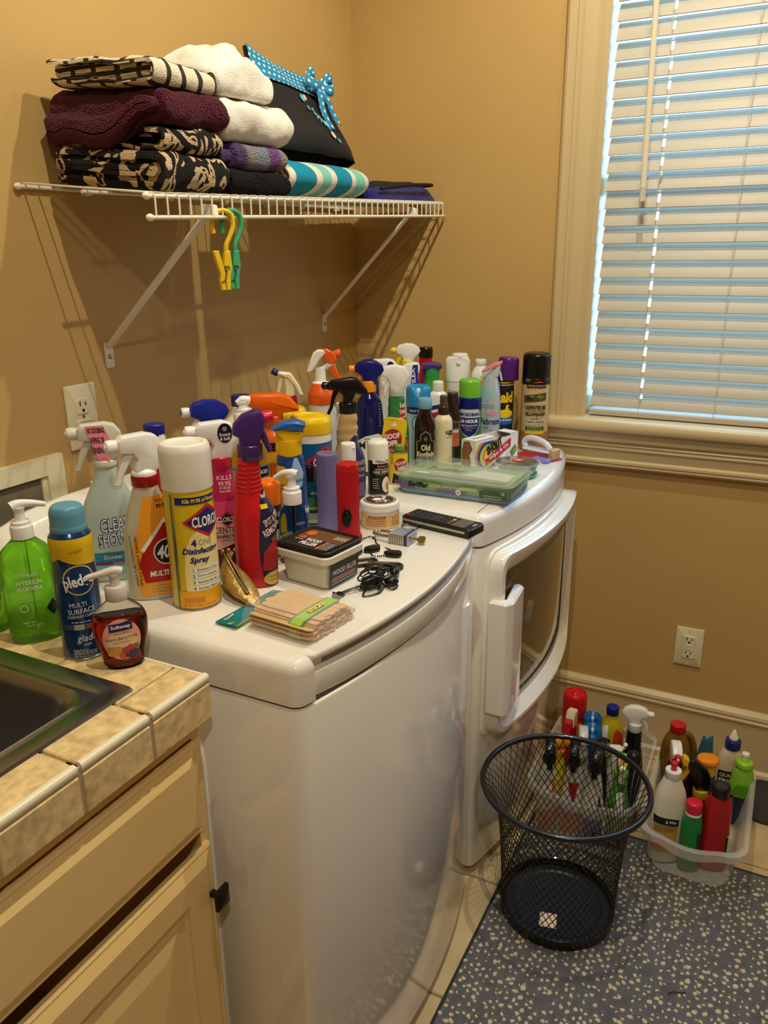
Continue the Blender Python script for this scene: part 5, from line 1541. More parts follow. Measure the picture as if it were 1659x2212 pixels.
# 21 flashlights
def flashlight(x, y, rot, m, label, h, r, switch):
    t = at('flashlight', label, 'flashlight', x, y, rot, 'plastic flashlights standing on end')
    keys = [(r * 1.16, .0), ((r * 1.18, .002), .002), (r * 1.18, .024), ((r * 1.02, .046), .012), (r, .060), ((r * .97, h - .004), .003), (r * .90, h), (.003, h)] if switch else [(r * 1.10, 0), ((r * 1.12, .002), .002), (r * 1.10, .012), ((r, .030), .01), ((r, h - .003), .002), (r * .94, h), (.003, h)]
    part('barrel', lathe(keys, 40), m, t)
    n = 22
    for i in range(n):
        a = 2 * pi * i / n
        if not switch and i % 2: continue
        part('grip_rib', rbox(-.0009, .0009, -.0006, .0009, .062, h - .010, .0005, .0003), m, t, XF((r * .985 * cos(a), r * .985 * sin(a), 0), (0, 0, degrees(a) + 90)))
    if switch:
        part('lens_ring', lathe([(r * 1.05, 0), ((r * 1.21, .001), .001), (r * 1.21, .014), (r * 1.19, .016)], 40), bk, t)
        for i in range(20):
            a = 2 * pi * i / 20
            part('head_rib', rbox(-.0015, .0015, -.0006, .0010, .017, .034, .0007, .0004), m, t, XF((r * 1.175 * cos(a), r * 1.175 * sin(a), 0), (0, 0, degrees(a) + 90)))
        part('switch', ellipsoid(.0085, .0035, .018, 18, 10), bk, t, XF((-.003, -r * .985, .072)))
        part('switch_slider', ellipsoid(.004, .002, .006, 12, 8), bk, t, XF((-.003, -r * .985 - .0028, .077)))
    else:
        fl_ = Flat((0, -.0, h), (1, 0, 0), (0, 1, 0)); lines(fl_, t, P((100, 92, 128), .5), .0, -.006, .004, .018, 3, .0016, off=.0003)
flashlight(-1.005, -.530, -60, P((190, 24, 34), .35), 'red plastic flashlight with black switch standing on its lens', .166, .0195, True)
flashlight(-.912, -.433, -59, P((112, 102, 148), .5), 'lavender plastic flashlight standing behind the red one', .153, .0205, False)
# 22 butter tin
t = at('balm_tin', 'round leather balm tin with white lid and tan label', 'tin', -.839, -.506, -63)
b = Body([(.036, .036, 0), ((.0378, .0378, .001), .002), (.0378, .0378, .034), (.036, .036, .036)], 2, 56)
bodypart(b, t, P((226, 220, 206), .3), 'tin'); decal(b, t, 'label', mat('label_tan', (222, 172, 108), .45), R(.225, .026, 0, .0155), off=.0004)
T(b, t, "BUFFALO BUTTER", .0036, -.006, .0250, ink((50, 26, 12)), .036, .02); lines(b, t, ink((60, 34, 16)), -.008, .008, .0215, .040, 5, .0009); lines(b, t, ink((60, 34, 16)), .032, .008, .0240, .016, 5, .0009)
part('lid', lathe([(.0378, .034), ((.0394, .0345), .001), (.0394, .040), (.0386, .041), ((.0392, .042), .001), ((.0386, .049), .003), (.034, .0505), (.003, .0503)], 56), P((236, 232, 220), .3), t)
ft = Flat((0, 0, .0506), (1, 0, 0), (0, 1, 0))
decal(ft, t, 'lid_label', mat('label_brown', (44, 24, 18), .35), El(.064, .064, 0, 0, 40), off=.0003); decal(ft, t, 'lid_ring', ink((222, 206, 180)), El(.060, .060, 0, 0, 40), off=.0005); decal(ft, t, 'lid_centre', ink((70, 34, 26)), El(.056, .056, 0, 0, 40), off=.0007)
T(ft, t, 'BUTTER', .006, 0, .019, W_, .030, .02, off=.0010, arc=-10); decal(ft, t, 'animal_mark', W_, [(-.016, -.004), (-.010, .006), (-.002, .008), (.004, .002), (.002, -.008), (-.008, -.010)], off=.0010); T(ft, t, 'BUFFALO', .0055, .006, -.014, W_, .028, .02, rot=20, off=.0010)
part('swirl', tube(spline([(.004, .018, .0515), (.010, .008, .0515), (.004, 0, .0515), (.012, -.010, .0515), (.010, -.022, .0515)], 8), .0018, 6), W_, t)

# ================================================================== BOTTLES AND PACKS ON THE DRYER
def can(name, label, x, y, rot, r, h, body_m, cap_m, cap_h, cap_r=1.04, cat='spray can', z=TOP + .0026, capname='cap', capkeys=None):
    t = thing(name, label, cat, (x, y, z), rot)
    b = Body([(r * .93, r * .93, 0), ((r, r, .002), .002), (r, r, h - cap_h - .004), (r * .92, r * .92, h - cap_h + .002)], 2, 44)
    bodypart(b, t, body_m, 'can')
    part('bottom_rim', lathe([(r * .93, 0), (r * 1.015, .0005), (r * 1.015, .003), (r, .004)], 40), metal_m, t)
    c = r * cap_r
    if cap_h:
        part(capname, lathe(capkeys or [(c * .98, h - cap_h - .002), ((c, h - cap_h), .001), ((c * .98, h - .005), .006), (c * .75, h), (.003, h - .0005)], 44), cap_m, t)
    return t, b
DZ = TOP + .0026
# navy bottle, orange nozzle
t = at('spray_bottle', 'navy spray bottle with orange nozzle and collar', 'spray bottle', -.515, -.313, -62, z=DZ)
b = Body([(.030, .021, 0), ((.0355, .025, .002), .005), (.0355, .025, .07), ((.0345, .024, .12), .02), ((.0290, .021, .178), .02), ((.0135, .0135, .196), .008), (.013, .013, .205)], 2.3, 44)
bodypart(b, t, mat('navy_clear', (14, 20, 84), .12, coat=.5))
decal(b, t, 'label', mat('label_pearl', (226, 224, 214), .35), [(-.034, .01), (.034, .01), (.034, .094), (.020, .102), (-.010, .096), (-.034, .082)], off=.0006); T(b, t, 'M', .016, -.018, .074, K_, None, .03, off=.0010); lines(b, t, K_, .006, .084, .090, .036, 2, .0016, off=.0010)
for i in range(9):
    T(b, t, '-', .0012, .026, .172 - i * .0065, ink((150, 160, 220)), .007, rot=-30)
ora = P((246, 150, 26), .3)
part('collar', lathe([(.0165, .198), ((.0175, .199), .001), (.0170, .222), (.0155, .224)], 32), ora, t)
nv = P((18, 26, 110), .25)
sprayer(t, .216, nv, ora, ora, 'round', .92, w=.028)
# blue cap jug behind
t, b = jug('tall jug with dark blue screw cap hidden behind the navy sprayer', -.310, -.208, -62, .243, .024, P((26, 50, 130), .3), P((22, 44, 130), .35), .020, .0215, .84)
t.location.z = DZ
# white spray with badge
t = at('spray_bottle', 'white spray bottle with dark oval badge behind the green sprayer', 'spray bottle', -.350, -.274, -63, z=DZ)
b = Body([(.026, .020, 0), ((.0285, .022, .002), .005), (.0285, .022, .09), ((.016, .015, .165), .03), (.0145, .0145, .19)], 2.3, 36)
bodypart(b, t, P((226, 222, 210), .35)); part('collar', ribbed(.017, .18, .196, 24, .0005), wt, t)
h, X = sprayer(t, .194, wt, wt, wt, 'box', 1.0, w=.027)
stk = Flat(X @ Vector((.012, -.0138, .040)), X.to_3x3() @ Vector((1, 0, 0)), X.to_3x3() @ Vector((0, 0, 1)))
st_ = decal(stk, t, 'round_sticker', mat('sticker_dark', (32, 24, 50), .4), El(.020, .028, 0, 0)); T(stk, st_, 'Scratch', .004, 0, -.003, W_, .014, .02); T(stk, st_, '& Sniff', .004, 0, -.0085, W_, .013, .02)
# green pre-wash spray
t = at('spray_bottle', 'green stain spray bottle with white trigger and red lettering', 'spray bottle', -.485, -.370, -64, z=DZ)
b = Body([(.026, .020, 0), ((.0300, .023, .002), .005), (.0300, .023, .100), ((.0275, .021, .124), .015), ((.0195, .018, .142), .01), ((.0210, .018, .158), .01), ((.0185, .017, .168), .008), ((.0200, .0175, .180), .008), (.0160, .016, .190)], 2.3, 44)
bodypart(b, t, mat('green_clear', (70, 150, 84), .12, trans=.3))
part('clear_neck', lathe([(.0185, .188), ((.0180, .200), .002), (.0155, .206)], 28), mat('frosted_clear', (214, 220, 206), .25, trans=.4), t)
decal(b, t, 'label', mat('label_mint', (120, 180, 120), .35), R(.044, .090, .006, .052, .006), off=.0005)
T(b, t, 'SPRAY', .017, .008, .085, REDI, .046, .05, off=.0010); T(b, t, "'n WASH", .015, .008, .066, REDI, .046, .05, off=.0010); T(b, t, '1st', .012, .015, .168, W_, .014, .03, rot=6, off=.0012)
decal(b, t, 'red_flash', REDI, [(.0, .126), (.024, .134), (.024, .166), (.012, .166), (.006, .142)], off=.0007); T(b, t, 'TIME', .009, .015, .152, W_, .018, .03, rot=10, off=.0012); T(b, t, 'EVERY TIME', .004, .013, .138, W_, .02, .02, rot=14, off=.0012)
sprayer(t, .203, wt, wt, wt, 'duck', .9, w=.026)
# white bottle with blue vertical lettering
t = at('spray_bottle', 'white flat-topped spray bottle with blue side label, lettering running upward', 'spray bottle', -.291, -.312, -65, z=DZ)
b = Body([(.022, .016, 0), ((.0245, .019, .002), .004), (.0245, .019, .15), (.020, .017, .176)], 2.4, 36); bodypart(b, t, wt)
hd = prism(fillet([(-.030, .172), (-.026, .216), ((-.020, .230), .008), ((.0, .240), .01), ((.024, .238), .006), (.028, .228), (.020, .172), (-.030, .172)], .003)[:-1], -.017, .017, .004, 'y', 2)
part('trigger_head', hd, wt, t); sl = Flat((.010, -.0172, .20), (1, 0, .12), (-.12, 0, 1))
pl_ = decal(sl, t, 'side_label', mat('label_royal', (24, 60, 160), .35), [(-.012, -.030), (.010, -.030), (.016, .034), (.003, .034)]); T(sl, pl_, 'TILEX', .010, .001, .002, W_, .050, .03, rot=88, off=.0006)
T(sl, pl_, 'Mold', .005, .0145, -.002, REDI, .03, .02, rot=88, off=.0006)
part('trigger', prism([(-.026, .205), (-.034, .185), (-.036, .165), (-.030, .165), (-.024, .185), (-.018, .20)], -.007, .007, .001, 'y'), wt, t)
# yellow sprayer
t = at('spray_bottle', 'yellow sprayer with white hood standing tallest near the room corner', 'spray bottle', -.181, -.255, -65, z=DZ)
b = Body([(.022, .018, 0), ((.0250, .021, .002), .004), (.0250, .021, .12), ((.017, .016, .19), .02), (.0155, .0155, .205)], 2.3, 36); yy = P((246, 208, 20), .3)
bodypart(b, t, yy); part('collar', lathe([(.0175, .200), (.0175, .228), (.016, .230)], 30), yy, t)
sprayer(t, .222, wt, yy, yy, 'round', .88, w=.026)
# red bottle black cap
t = at('bottle', 'red bottle with round black cap at the back beside the yellow sprayer', 'bottle', -.084, -.266, -66, z=DZ)
b = Body([(.030, .022, 0), ((.0325, .024, .002), .004), (.0325, .024, .15), ((.030, .023, .186), .02), ((.0185, .018, .205), .008), (.0180, .0180, .228)], 2.3, 40); bodypart(b, t, P((186, 16, 24), .28))
part('cap', lathe([(.0185, .226), ((.0200, .227), .001), (.0200, .250), ((.018, .255), .003), (.003, .2545)], 32), bk, t)
# green bottle purple trigger
t = at('spray_bottle', 'green spray bottle with purple trigger lid', 'spray bottle', -.203, -.338, -66, z=DZ)
gr = P((50, 160, 66), .3)
b = Body([(.024, .020, 0), ((.0275, .023, .002), .004), (.0275, .023, .13), ((.024, .020, .165), .02), (.018, .017, .186), ((.0205, .018, .214), .008), (.020, .018, .216)], 2.2, 40); bodypart(b, t, gr)
part('trigger_lid', prism(fillet([(-.030, .212), ((-.026, .228), .006), ((0, .232), .01), ((.024, .226), .006), (.027, .217), (.018, .212), (-.030, .212)], .002)[:-1], -.018, .018, .004, 'y', 2), P((76, 50, 120), .3), t)
part('trigger', prism([(-.024, .214), (-.030, .190), (-.034, .170), (-.027, .172), (-.022, .190), (-.014, .210)], -.008, .008, .002, 'y'), P((76, 50, 120), .3), t)
# light blue cap disinfectant
t, b = can('aerosol_can', 'pale disinfectant spray can with scooped light blue cap', -.375, -.376, -65, .0290, .150, mat('can_pale_blue', (176, 204, 206), .3, metal=.3), wt, 0)
lb = P((46, 142, 196), .3)
decal(b, t, 'navy_band', NAVY, R(.17, .016, 0, .138), off=.0005); T(b, t, 'KILLS 99.9%', .0055, -.004, .138, W_, .036, .02, off=.0009)
decal(b, t, 'round_panel', mat('label_teal2', (40, 120, 150), .35), El(.040, .046, .004, .106), off=.0005); decal(b, t, 'round_inner', ink((180, 214, 220)), El(.034, .040, .004, .106), off=.0007); T(b, t, 'home', .015, .004, .106, K_, .026, shear=.2, off=.0010); T(b, t, 'Cool', .008, .004, .074, K_, off=.0008); T(b, t, 'Splash', .008, .006, .062, K_, off=.0008); lines(b, t, K_, .002, .02, .05, .03, 4, .0012)
V, F = lathe([(.0295, .146), ((.0310, .147), .001), ((.0305, .190), .008), (.026, .1965), (.003, .196)], 44)
def scoop(v):
    x, y, z = v
    d = max(0, 1 - (x / .013) ** 2) if y < .012 else 0
    return (x, y, z - (.018 * d if z > .165 else 0))
part('cap', ([scoop(v) for v in V], F), lb, t, angle=60); part('nozzle', lathe([(.005, .165), (.005, .186), (.003, .188)], 14), wt, t, XF((0, .004, 0)))
# goof off can and card
t = thing('remover_can', 'small yellow remover can with red oval and green stopper', 'can', (-.566, -.415, DZ), -64)
ym = mat('can_yellow2', (236, 200, 24), .3, coat=.3)
b = Body([(.0185, .0125, 0), ((.0205, .014, .001), .002), (.0205, .014, .074), (.0195, .013, .076)], 4, 40); bodypart(b, t, ym, 'can')
part('can_rim', loft([(.0205, .014, .074, 0, 0), (.0212, .0147, .0745, 0, 0), (.0212, .0147, .077, 0, 0), (.0195, .013, .0775, 0, 0)], 40, 4), metal_m, t)
part('stopper', lathe([(.009, .077), (.0105, .080), (.009, .083), ((.010, .088), .003), (.006, .0925), (.002, .0925)], 24), P((94, 150, 40), .35), t)
decal(b, t, 'red_oval', ink((176, 30, 30)), [(x * .95 - z * .3, .045 + z * .95 + x * .5) for x, z in El(.028, .030, .004, 0)], off=.0006); T(b, t, 'GOOF', .0085, .004, .051, W_, .024, .04, rot=14, off=.0010); T(b, t, 'OFF', .0085, .005, .040, W_, .017, .04, rot=14, off=.0010)
decal(b, t, 'black_flash', K_, [(-.016, .004), (.004, .004), (.018, .026), (.010, .024), (-.012, .028)], off=.0007); lines(b, t, K_, -.016, .05, .070, .008, 7, .0009)
t = thing('blister_card', 'yellow hang card with red oval standing behind the small yellow can', 'card', (-.548, -.376, DZ), -66)
part('card', prism(rrect(-.026, .028, .030, .148, .012, 5), -.001, .001, .0004, 'y'), ym, t, XF((0, 0, 0), (0, 8, 0)))
part('card_stand', rbox(-.014, .014, -.004, .004, 0, .04, .002, .001), ym, t)
cf = Flat((.010, -.0013, .095), (cos(radians(8)), 0, -sin(radians(8))), (sin(radians(8)), 0, cos(radians(8))))
decal(cf, t, 'red_oval', ink((176, 30, 30)), [(x * .95 - z * .3, z * .95 + x * .45) for x, z in El(.044, .050, .002, .0)]); T(cf, t, 'GOOF', .0135, .0, .009, W_, .038, .05, rot=16, off=.0008); T(cf, t, 'OFF', .0135, .002, -.008, W_, .027, .05, rot=16, off=.0008)
decal(cf, t, 'hang_hole', ink((236, 236, 226)), [(-.006, .032), (.010, .034), (.003, .043)]); T(cf, t, 'Remover for tough spots', .004, -.010, .046, REDI, .026, rot=6, off=.0006); lines(cf, t, YEL, .004, -.028, -.022, .03, 2, .0016, off=.0008)
# old english
t = thing('polish_bottle', 'dark polish bottle with ribbed light blue cap and cream gothic lettering', 'bottle', (-.459, -.432, DZ), -66)
b = Body([(.022, .017, 0), ((.0252, .0195, .002), .004), (.0252, .0195, .118), ((.0235, .019, .130), .008), ((.0150, .0145, .150), .006), (.0145, .0145, .162)], 2.4, 44)
bodypart(b, t, mat('amber_dark', (36, 18, 12), .12, coat=.6)); part('cap', ribbed(.0165, .158, .182, 26, .0008), P((120, 170, 196), .4), t)
crm = ink((226, 206, 160)); decal(b, t, 'label', mat('label_black', (18, 16, 16), .35), R(.042, .098, .002, .058, .003), off=.0005)
fr = [(-.019, .020), (-.019, .082), (-.011, .084), (-.009, .098), (.002, .106), (.013, .098), (.015, .084), (.023, .082), (.023, .020)]
part('label_frame', tube([b.at(x, z, .001) for x, z in fr], .0006, 5), crm, t); T(b, t, 'Old', .015, .002, .067, crm, .022, .04, off=.0010); T(b, t, 'English', .0155, .002, .050, crm, .040, .04, off=.0010); decal(b, t, 'crest', ink((120, 96, 50)), El(.008, .010, .002, .088), off=.0009)
decal(b, t, 'blue_plate', ink((104, 150, 176)), R(.032, .016, .002, .029, .002), off=.0009); T(b, t, 'SCRATCH COVER', .0045, .002, .031, K_, .028, .02, off=.0012); lines(b, t, K_, .002, .012, .016, .03, 2, .001)
# cream bottle, brown sprayer
t = thing('mist_bottle', 'cream fine mist bottle with brown spray cap', 'bottle', (-.380, -.446, DZ), -67)
b = Body([(.0205, .0205, 0), ((.0228, .0228, .002), .003), (.0228, .0228, .108), ((.0215, .0215, .120), .01), ((.0125, .0125, .131), .004), (.0115, .0115, .136)], 2, 44)
bodypart(b, t, P((228, 214, 170), .35)); br = P((58, 34, 24), .3)
part('collar', lathe([(.0130, .130), ((.0135, .131), .001), (.0132, .150), (.011, .152)], 28), br, t); part('spray_cap', lathe([(.0090, .150), (.0092, .174), ((.008, .1775), .002), (.002, .178)], 24), mat('smoke_cap', (96, 74, 62), .2, trans=.2), t); part('nozzle', lathe([(.0018, 0), (.0018, .002)], 10), br, t, XF((0, -.0088, .168), (90, 0, 0)))
T(b, t, 'ugg', .013, .017, .088, K_, .022, .02); lines(b, t, K_, .017, .077, .077, .018, 1, .0012); lines(b, t, K_, -.020, .02, .095, .012, 15, .0009); lines(b, t, K_, .016, .016, .026, .016, 3, .0009)
# dark bottle brown cap
t = thing('polish_bottle', 'dark bottle with brown cap and orange label behind the cream mist bottle', 'bottle', (-.325, -.447, DZ), -68)
b = Body([(.018, .015, 0), ((.0205, .017, .002), .003), (.0205, .017, .118), ((.0195, .016, .130), .006), ((.012, .012, .150), .006), (.0115, .0115, .16)], 2.3, 40); bodypart(b, t, mat('amber_dark2', (40, 26, 22), .12, coat=.6))
part('cap', lathe([(.0130, .152), ((.0140, .153), .001), (.0138, .172), ((.012, .176), .002), (.002, .176)], 28), br, t); decal(b, t, 'label', ink((186, 90, 44)), R(.040, .064, .004, .074), off=.0005); decal(b, t, 'green_patch', ink((24, 60, 40)), [(.002, .086), (.018, .090), (.018, .104), (.0, .104)], off=.0008); T(b, t, 'Polish', .009, .008, .082, W_, .018, .03, off=.0011); lines(b, t, ink((230, 180, 120)), .006, .046, .060, .024, 5, .0009, off=.0009)
# white cap bottle
t = thing('cleanser_bottle', 'white cleanser bottle with white cap and blue and red stripes', 'bottle', (-.258, -.379, DZ), -67)
b = Body([(.024, .019, 0), ((.0262, .021, .002), .004), (.0262, .021, .135), ((.0235, .020, .158), .015), (.0135, .0135, .166)], 2.3, 40); bodypart(b, t, wt); part('cap', lathe([(.0135, .162), ((.0150, .163), .001), (.0142, .188), ((.012, .191), .002), (.002, .191)], 28), P((238, 232, 214), .35), t)
decal(b, t, 'blue_stripe', NAVY, [(-.026, .126), (.020, .138), (.030, .139), (.030, .130), (-.026, .116)], off=.0006); decal(b, t, 'red_stripe', REDI, [(-.026, .108), (.030, .122), (.030, .108), (-.026, .092)], off=.0006)
# furniture protectant
t, b = can('aerosol_can', 'white furniture protectant can with large white spray head', -.145, -.387, -68, .0330, .180, P((226, 222, 206), .3), wt, 0)
decal(b, t, 'yellow_edge', YEL, R(.008, .16, -.034, .09), off=.0005); T(b, t, 'Furniture Polish', .009, .004, .152, ink((90, 90, 70)), .060, off=.0008); T(b, t, 'Protectant', .009, .0, .139, ink((90, 90, 70)), .044, off=.0008); lines(b, t, ink((90, 90, 70)), .0, .116, .124, .05, 2, .0014)
V, F = lathe([(.0325, .177), ((.0340, .178), .001), ((.0335, .232), .006), (.028, .240), (.003, .241)], 44)
V = [(x, y if not (y < -.012 and z > .196) else -.012 + (y + .012) * max(.15, 1 - (z - .196) / .030), z) for x, y, z in V]
part('spray_head', (V, F), wt, t, angle=50); part('head_top', lathe([(.0215, .238), ((.0215, .247), .003), (.018, .249), (.002, .2485)], 32), wt, t, XF((.006, .006, 0))); part('nozzle', lathe([(.006, 0), (.006, .008), (.004, .009)], 16), P((200, 196, 180), .4), t, XF((.002, -.012, .222), (65, 0, 0)))
# white jug with handle
t = thing('jug', 'white jug with handle and yellow value label behind the furniture can', 'jug', (-.078, -.428, DZ), -69)
b = Body([(.027, .020, 0), ((.0300, .023, .002), .004), (.0300, .023, .15), ((.026, .022, .190), .02), (.014, .014, .210), (.0135, .0135, .216)], 2.4, 40); bodypart(b, t, wt, 'jug_body'); part('cap', ribbed(.0155, .212, .228, 24, .0006), wt, t)
part('handle', tube(spline([(.020, 0, .196), (.036, 0, .190), (.043, 0, .165), (.040, 0, .140), (.028, 0, .128)], 8), .006, 10), wt, t); decal(b, t, 'value_label', ink((226, 196, 60)), R(.032, .030, .016, .170), off=.0006); T(b, t, 'VALUE', .009, .016, .168, REDI, .028, .03, off=.0010)
# microban
t, b = can('aerosol_can', 'sanitizing spray can with lime green cap and navy shield label', -.287, -.478, -69, .0295, .207, mat('can_green', (70, 150, 74), .28, metal=.3), P((112, 186, 50), .3), .046, .93)
decal(b, t, 'navy_top', mat('can_navy', (24, 34, 120), .25, metal=.3), R(.18, .032, 0, .146), off=.0005); sv = ink((198, 204, 206)); decal(b, t, 'silver_shield', sv, [(-.029, .128), (-.028, .090), (-.018, .072), (0, .062), (.018, .072), (.028, .090), (.029, .128), (.024, .134), (-.024, .134)], off=.0008)
decal(b, t, 'navy_shield', NAVY, [(-.0275, .113), (-.0265, .091), (-.017, .074), (0, .065), (.017, .074), (.0265, .091), (.0275, .113)], off=.0011); T(b, t, 'MICROBAN', .0085, 0, .1215, NAVY, .052, .04, off=.0014); T(b, t, '24 HOUR', .0095, 0, .1045, W_, .046, .04, off=.0014); T(b, t, 'KEEPS KILLING 99.9%', .004, 0, .0935, W_, .042, .01, off=.0014); T(b, t, 'of bacteria for up to', .003, 0, .0875, W_, .032, off=.0014); T(b, t, '24 hours', .003, 0, .082, W_, off=.0014); T(b, t, 'SANITIZING', .0065, -.004, .050, K_, .040, .02, off=.0009); T(b, t, 'SPRAY', .0065, -.012, .040, K_, None, .02, off=.0009)
# air freshener
t = thing('air_freshener', 'pale grey air freshener can with pink trigger', 'spray can', (-.194, -.499, DZ), -71)
b = Body([(.0255, .0255, 0), ((.0278, .0278, .002), .003), (.0278, .0278, .130), ((.0255, .0255, .165), .03), ((.0190, .0190, .198), .02), (.0175, .0175, .205)], 2, 44); bodypart(b, t, mat('can_sky', (196, 206, 214), .28, metal=.3), 'can')
decal(b, t, 'teal_wash', ink((150, 190, 200)), [(-.030, .170), (.012, .178), (.004, .150), (-.012, .138), (-.032, .134)], off=.0005); T(b, t, 'Febreze', .0165, .002, .088, NAVY, .056, .02, .15, off=.0008); T(b, t, 'AIR', .008, -.010, .072, ink((80, 140, 150)), None, off=.0008); T(b, t, 'effects', .006, .012, .064, ink((130, 140, 150)), off=.0008); decal(b, t, 'pink_bird', ink((214, 150, 160)), [(-.006, .104), (.006, .102), (.022, .108), (.010, .111), (.004, .120), (-.002, .110), (-.012, .109)], off=.0008); lines(b, t, NAVY, -.006, .124, .130, .034, 2, .0012); lines(b, t, K_, .004, .050, .056, .030, 2, .001)
pkm = P((222, 132, 150), .35)
part('trigger_head', prism(fillet([(-.020, .200), (-.022, .212), ((-.014, .222), .006), ((.010, .234), .008), (.026, .238), ((.024, .224), .006), (.020, .204), (.016, .198), (-.018, .198), (-.020, .200)], .002)[:-1], -.0155, .0155, .004, 'y', 2), mat('can_sky2', (206, 208, 214), .3), t)
part('trigger_top', prism([(-.024, .213), (-.012, .224), (.010, .236), (.029, .240), (.024, .229), (.008, .222), (-.010, .214)], -.0165, .0165, .003, 'y'), pkm, t); part('trigger', prism([(.020, .226), (.026, .212), (.031, .190), (.026, .190), (.021, .208), (.014, .220)], -.006, .006, .0015, 'y'), mat('can_sky2', (206, 208, 214), .3), t)
# insect spray, purple cap
t, b = can('aerosol_can', 'insect spray can with translucent purple cap and yellow lettering', -.130, -.512, -71, .0280, .190, P((30, 26, 76), .3), wt, 0)
part('cap', lathe([(.0285, .186), ((.0300, .187), .001), ((.0270, .238), .003), (.024, .244), (.002, .244)], 40), mat('purple_clear', (96, 34, 130), .2, trans=.25), t, XF((0, 0, 0), (0, 3, 0)))
for z in (.180, .174): decal(b, t, 'yellow_ring', YEL, R(.17, .0026, 0, z), off=.0006)
decal(b, t, 'black_field', K_, R(.16, .070, 0, .130), off=.0006); T(b, t, 'Raid', .030, .004, .142, ink((246, 196, 20)), .050, .05, off=.0010); decal(b, t, 'bolt_mark', YEL, [(.010, .122), (.018, .122), (.014, .112), (.020, .112), (.008, .096), (.011, .108), (.006, .108)], off=.0010); decal(b, t, 'yellow_field', YEL, El(.050, .022, .006, .098), off=.0009); decal(b, t, 'blue_field', BLU, R(.16, .026, 0, .082), off=.0009); T(b, t, 'Ant & Roach', .007, .008, .082, W_, .040, .02, off=.0012)
# carpenter bee foam
t, b = can('aerosol_can', 'tall tan insect foam spray can with long black cap by the window', -.100, -.592, -74, .0370, .256, mat('can_tan', (206, 172, 120), .3, coat=.3), bk, .062, 1.0)
decal(b, t, 'black_shoulder', P((18, 16, 16), .3), R(.216, .026, 0, .189), off=.0006); decal(b, t, 'brown_foot', mat('can_rust', (160, 110, 56), .3), R(.216, .050, 0, .026), off=.0005)
sil = ink((206, 200, 180)); decal(b, t, 'photo_strip', ink((70, 70, 50)), [(-.031, .128), (.031, .136), (.031, .156), (-.031, .148)], off=.0006)
for cx, cz, w_, c in ((-.014, .140, .018, (40, 30, 22)), (-.008, .146, .010, (150, 130, 90)), (.014, .146, .020, (104, 130, 50)), (.018, .150, .009, (60, 60, 30))): decal(b, t, 'bee_picture', ink(c), El(w_, w_ * .55, cx, cz, 14), off=.0009)
decal(b, t, 'orange_arc', ink((200, 80, 40)), [(-.010, .181), (.010, .186), (.022, .182), (.010, .182)], off=.0010); T(b, t, 'Spectracide', .0115, .002, .1705, K_, .054, .04, .15, off=.0010); T(b, t, '32% More', .003, -.020, .190, YEL, .014, off=.0012); T(b, t, 'Bonus', .003, -.020, .186, YEL, .012, off=.0012)
T(b, t, 'CARPENTER BEE', .0105, .002, .117, K_, .058, .04, off=.0010); T(b, t, '& GROUND-NESTING', .0045, .002, .108, K_, .048, .01, off=.0010); T(b, t, 'YELLOWJACKET', .0115, .002, .098, K_, .058, .05, off=.0010); T(b, t, '- KILLER -', .004, .002, .0875, K_, .024, .01, off=.0010); decal(b, t, 'pale_band', ink((216, 214, 190)), R(.058, .010, .002, .079), off=.0007); T(b, t, 'FOAMING AEROSOL', .0062, .002, .079, ink((20, 70, 70)), .054, .03, .15, off=.0011)
decal(b, t, 'yellow_plate', YEL, R(.050, .020, .002, .057), off=.0008); decal(b, t, 'green_plate', ink((24, 84, 44)), R(.050, .0125, .002, .0605), off=.0010); T(b, t, 'Foam Expands to', .0045, .002, .0635, YEL, .040, .01, off=.0014); T(b, t, 'Where Insects Live', .0045, .002, .0575, YEL, .042, .01, off=.0014); T(b, t, 'Keep Out of Reach of Children', .0028, .002, .0505, K_, .042, off=.0012)
part('straw', tube([(.0335, -.010, .045), (.0345, -.010, .195)], .0018, 8), P((206, 50, 40), .35), t)
# ------------------------------------------------ packs at the front of the dryer
# stain wipe box
t = thing('wipes_box', 'white box of stain wipes with colored target rings and open top', 'box', (-.322, -.548, DZ), -19.6)
w2, h2, d2 = .083, .077, .022
wb = P((236, 232, 222), .5)
g = G()
for a in (box(-w2, w2, -d2, -d2 + .001, 0, h2 * .92), box(-w2, w2, d2 - .001, d2, 0, h2), box(-w2, -w2 + .001, -d2, d2, 0, h2), box(w2 - .001, w2, -d2, d2, 0, h2), box(-w2, w2, -d2, d2, 0, .001), box(-w2, -.005, -d2, d2, h2 - .001, h2), box(.052, w2, -d2, d2, h2 - .001, h2), box(-w2, -.005, -d2, -d2 + .001, h2 * .92, h2), box(.052, w2, -d2, -d2 + .001, h2 * .92, h2)):
    g.add(a)
g.obj('carton', wb, t, smooth=False)
for i in range(5): part('wipe_packet', rbox(-.004, .050, -.017 + i * .0068, -.012 + i * .0068, .002, h2 - .012 - .002 * (i % 2), .002, .001), ink(((180, 176, 170), (96, 40, 40), (200, 196, 190), (120, 60, 50), (190, 186, 180))[i]), t)
bf = Flat((0, -d2, 0), (1, 0, 0), (0, 0, 1))
for k, (w_, c) in enumerate(((.100, (232, 150, 40)), (.082, (30, 76, 150)), (.062, (226, 206, 50)), (.044, (232, 150, 40)), (.028, (244, 214, 120)))):
    pl = [(min(max(x, -w2 + .001), w2), min(max(z, .001), h2 * .92 - .001)) for x, z in El(w_, w_ * .92, -.034, .034, 36)]
    decal(bf, t, 'target_ring', ink(c), pl, off=.0003 + .0002 * k)
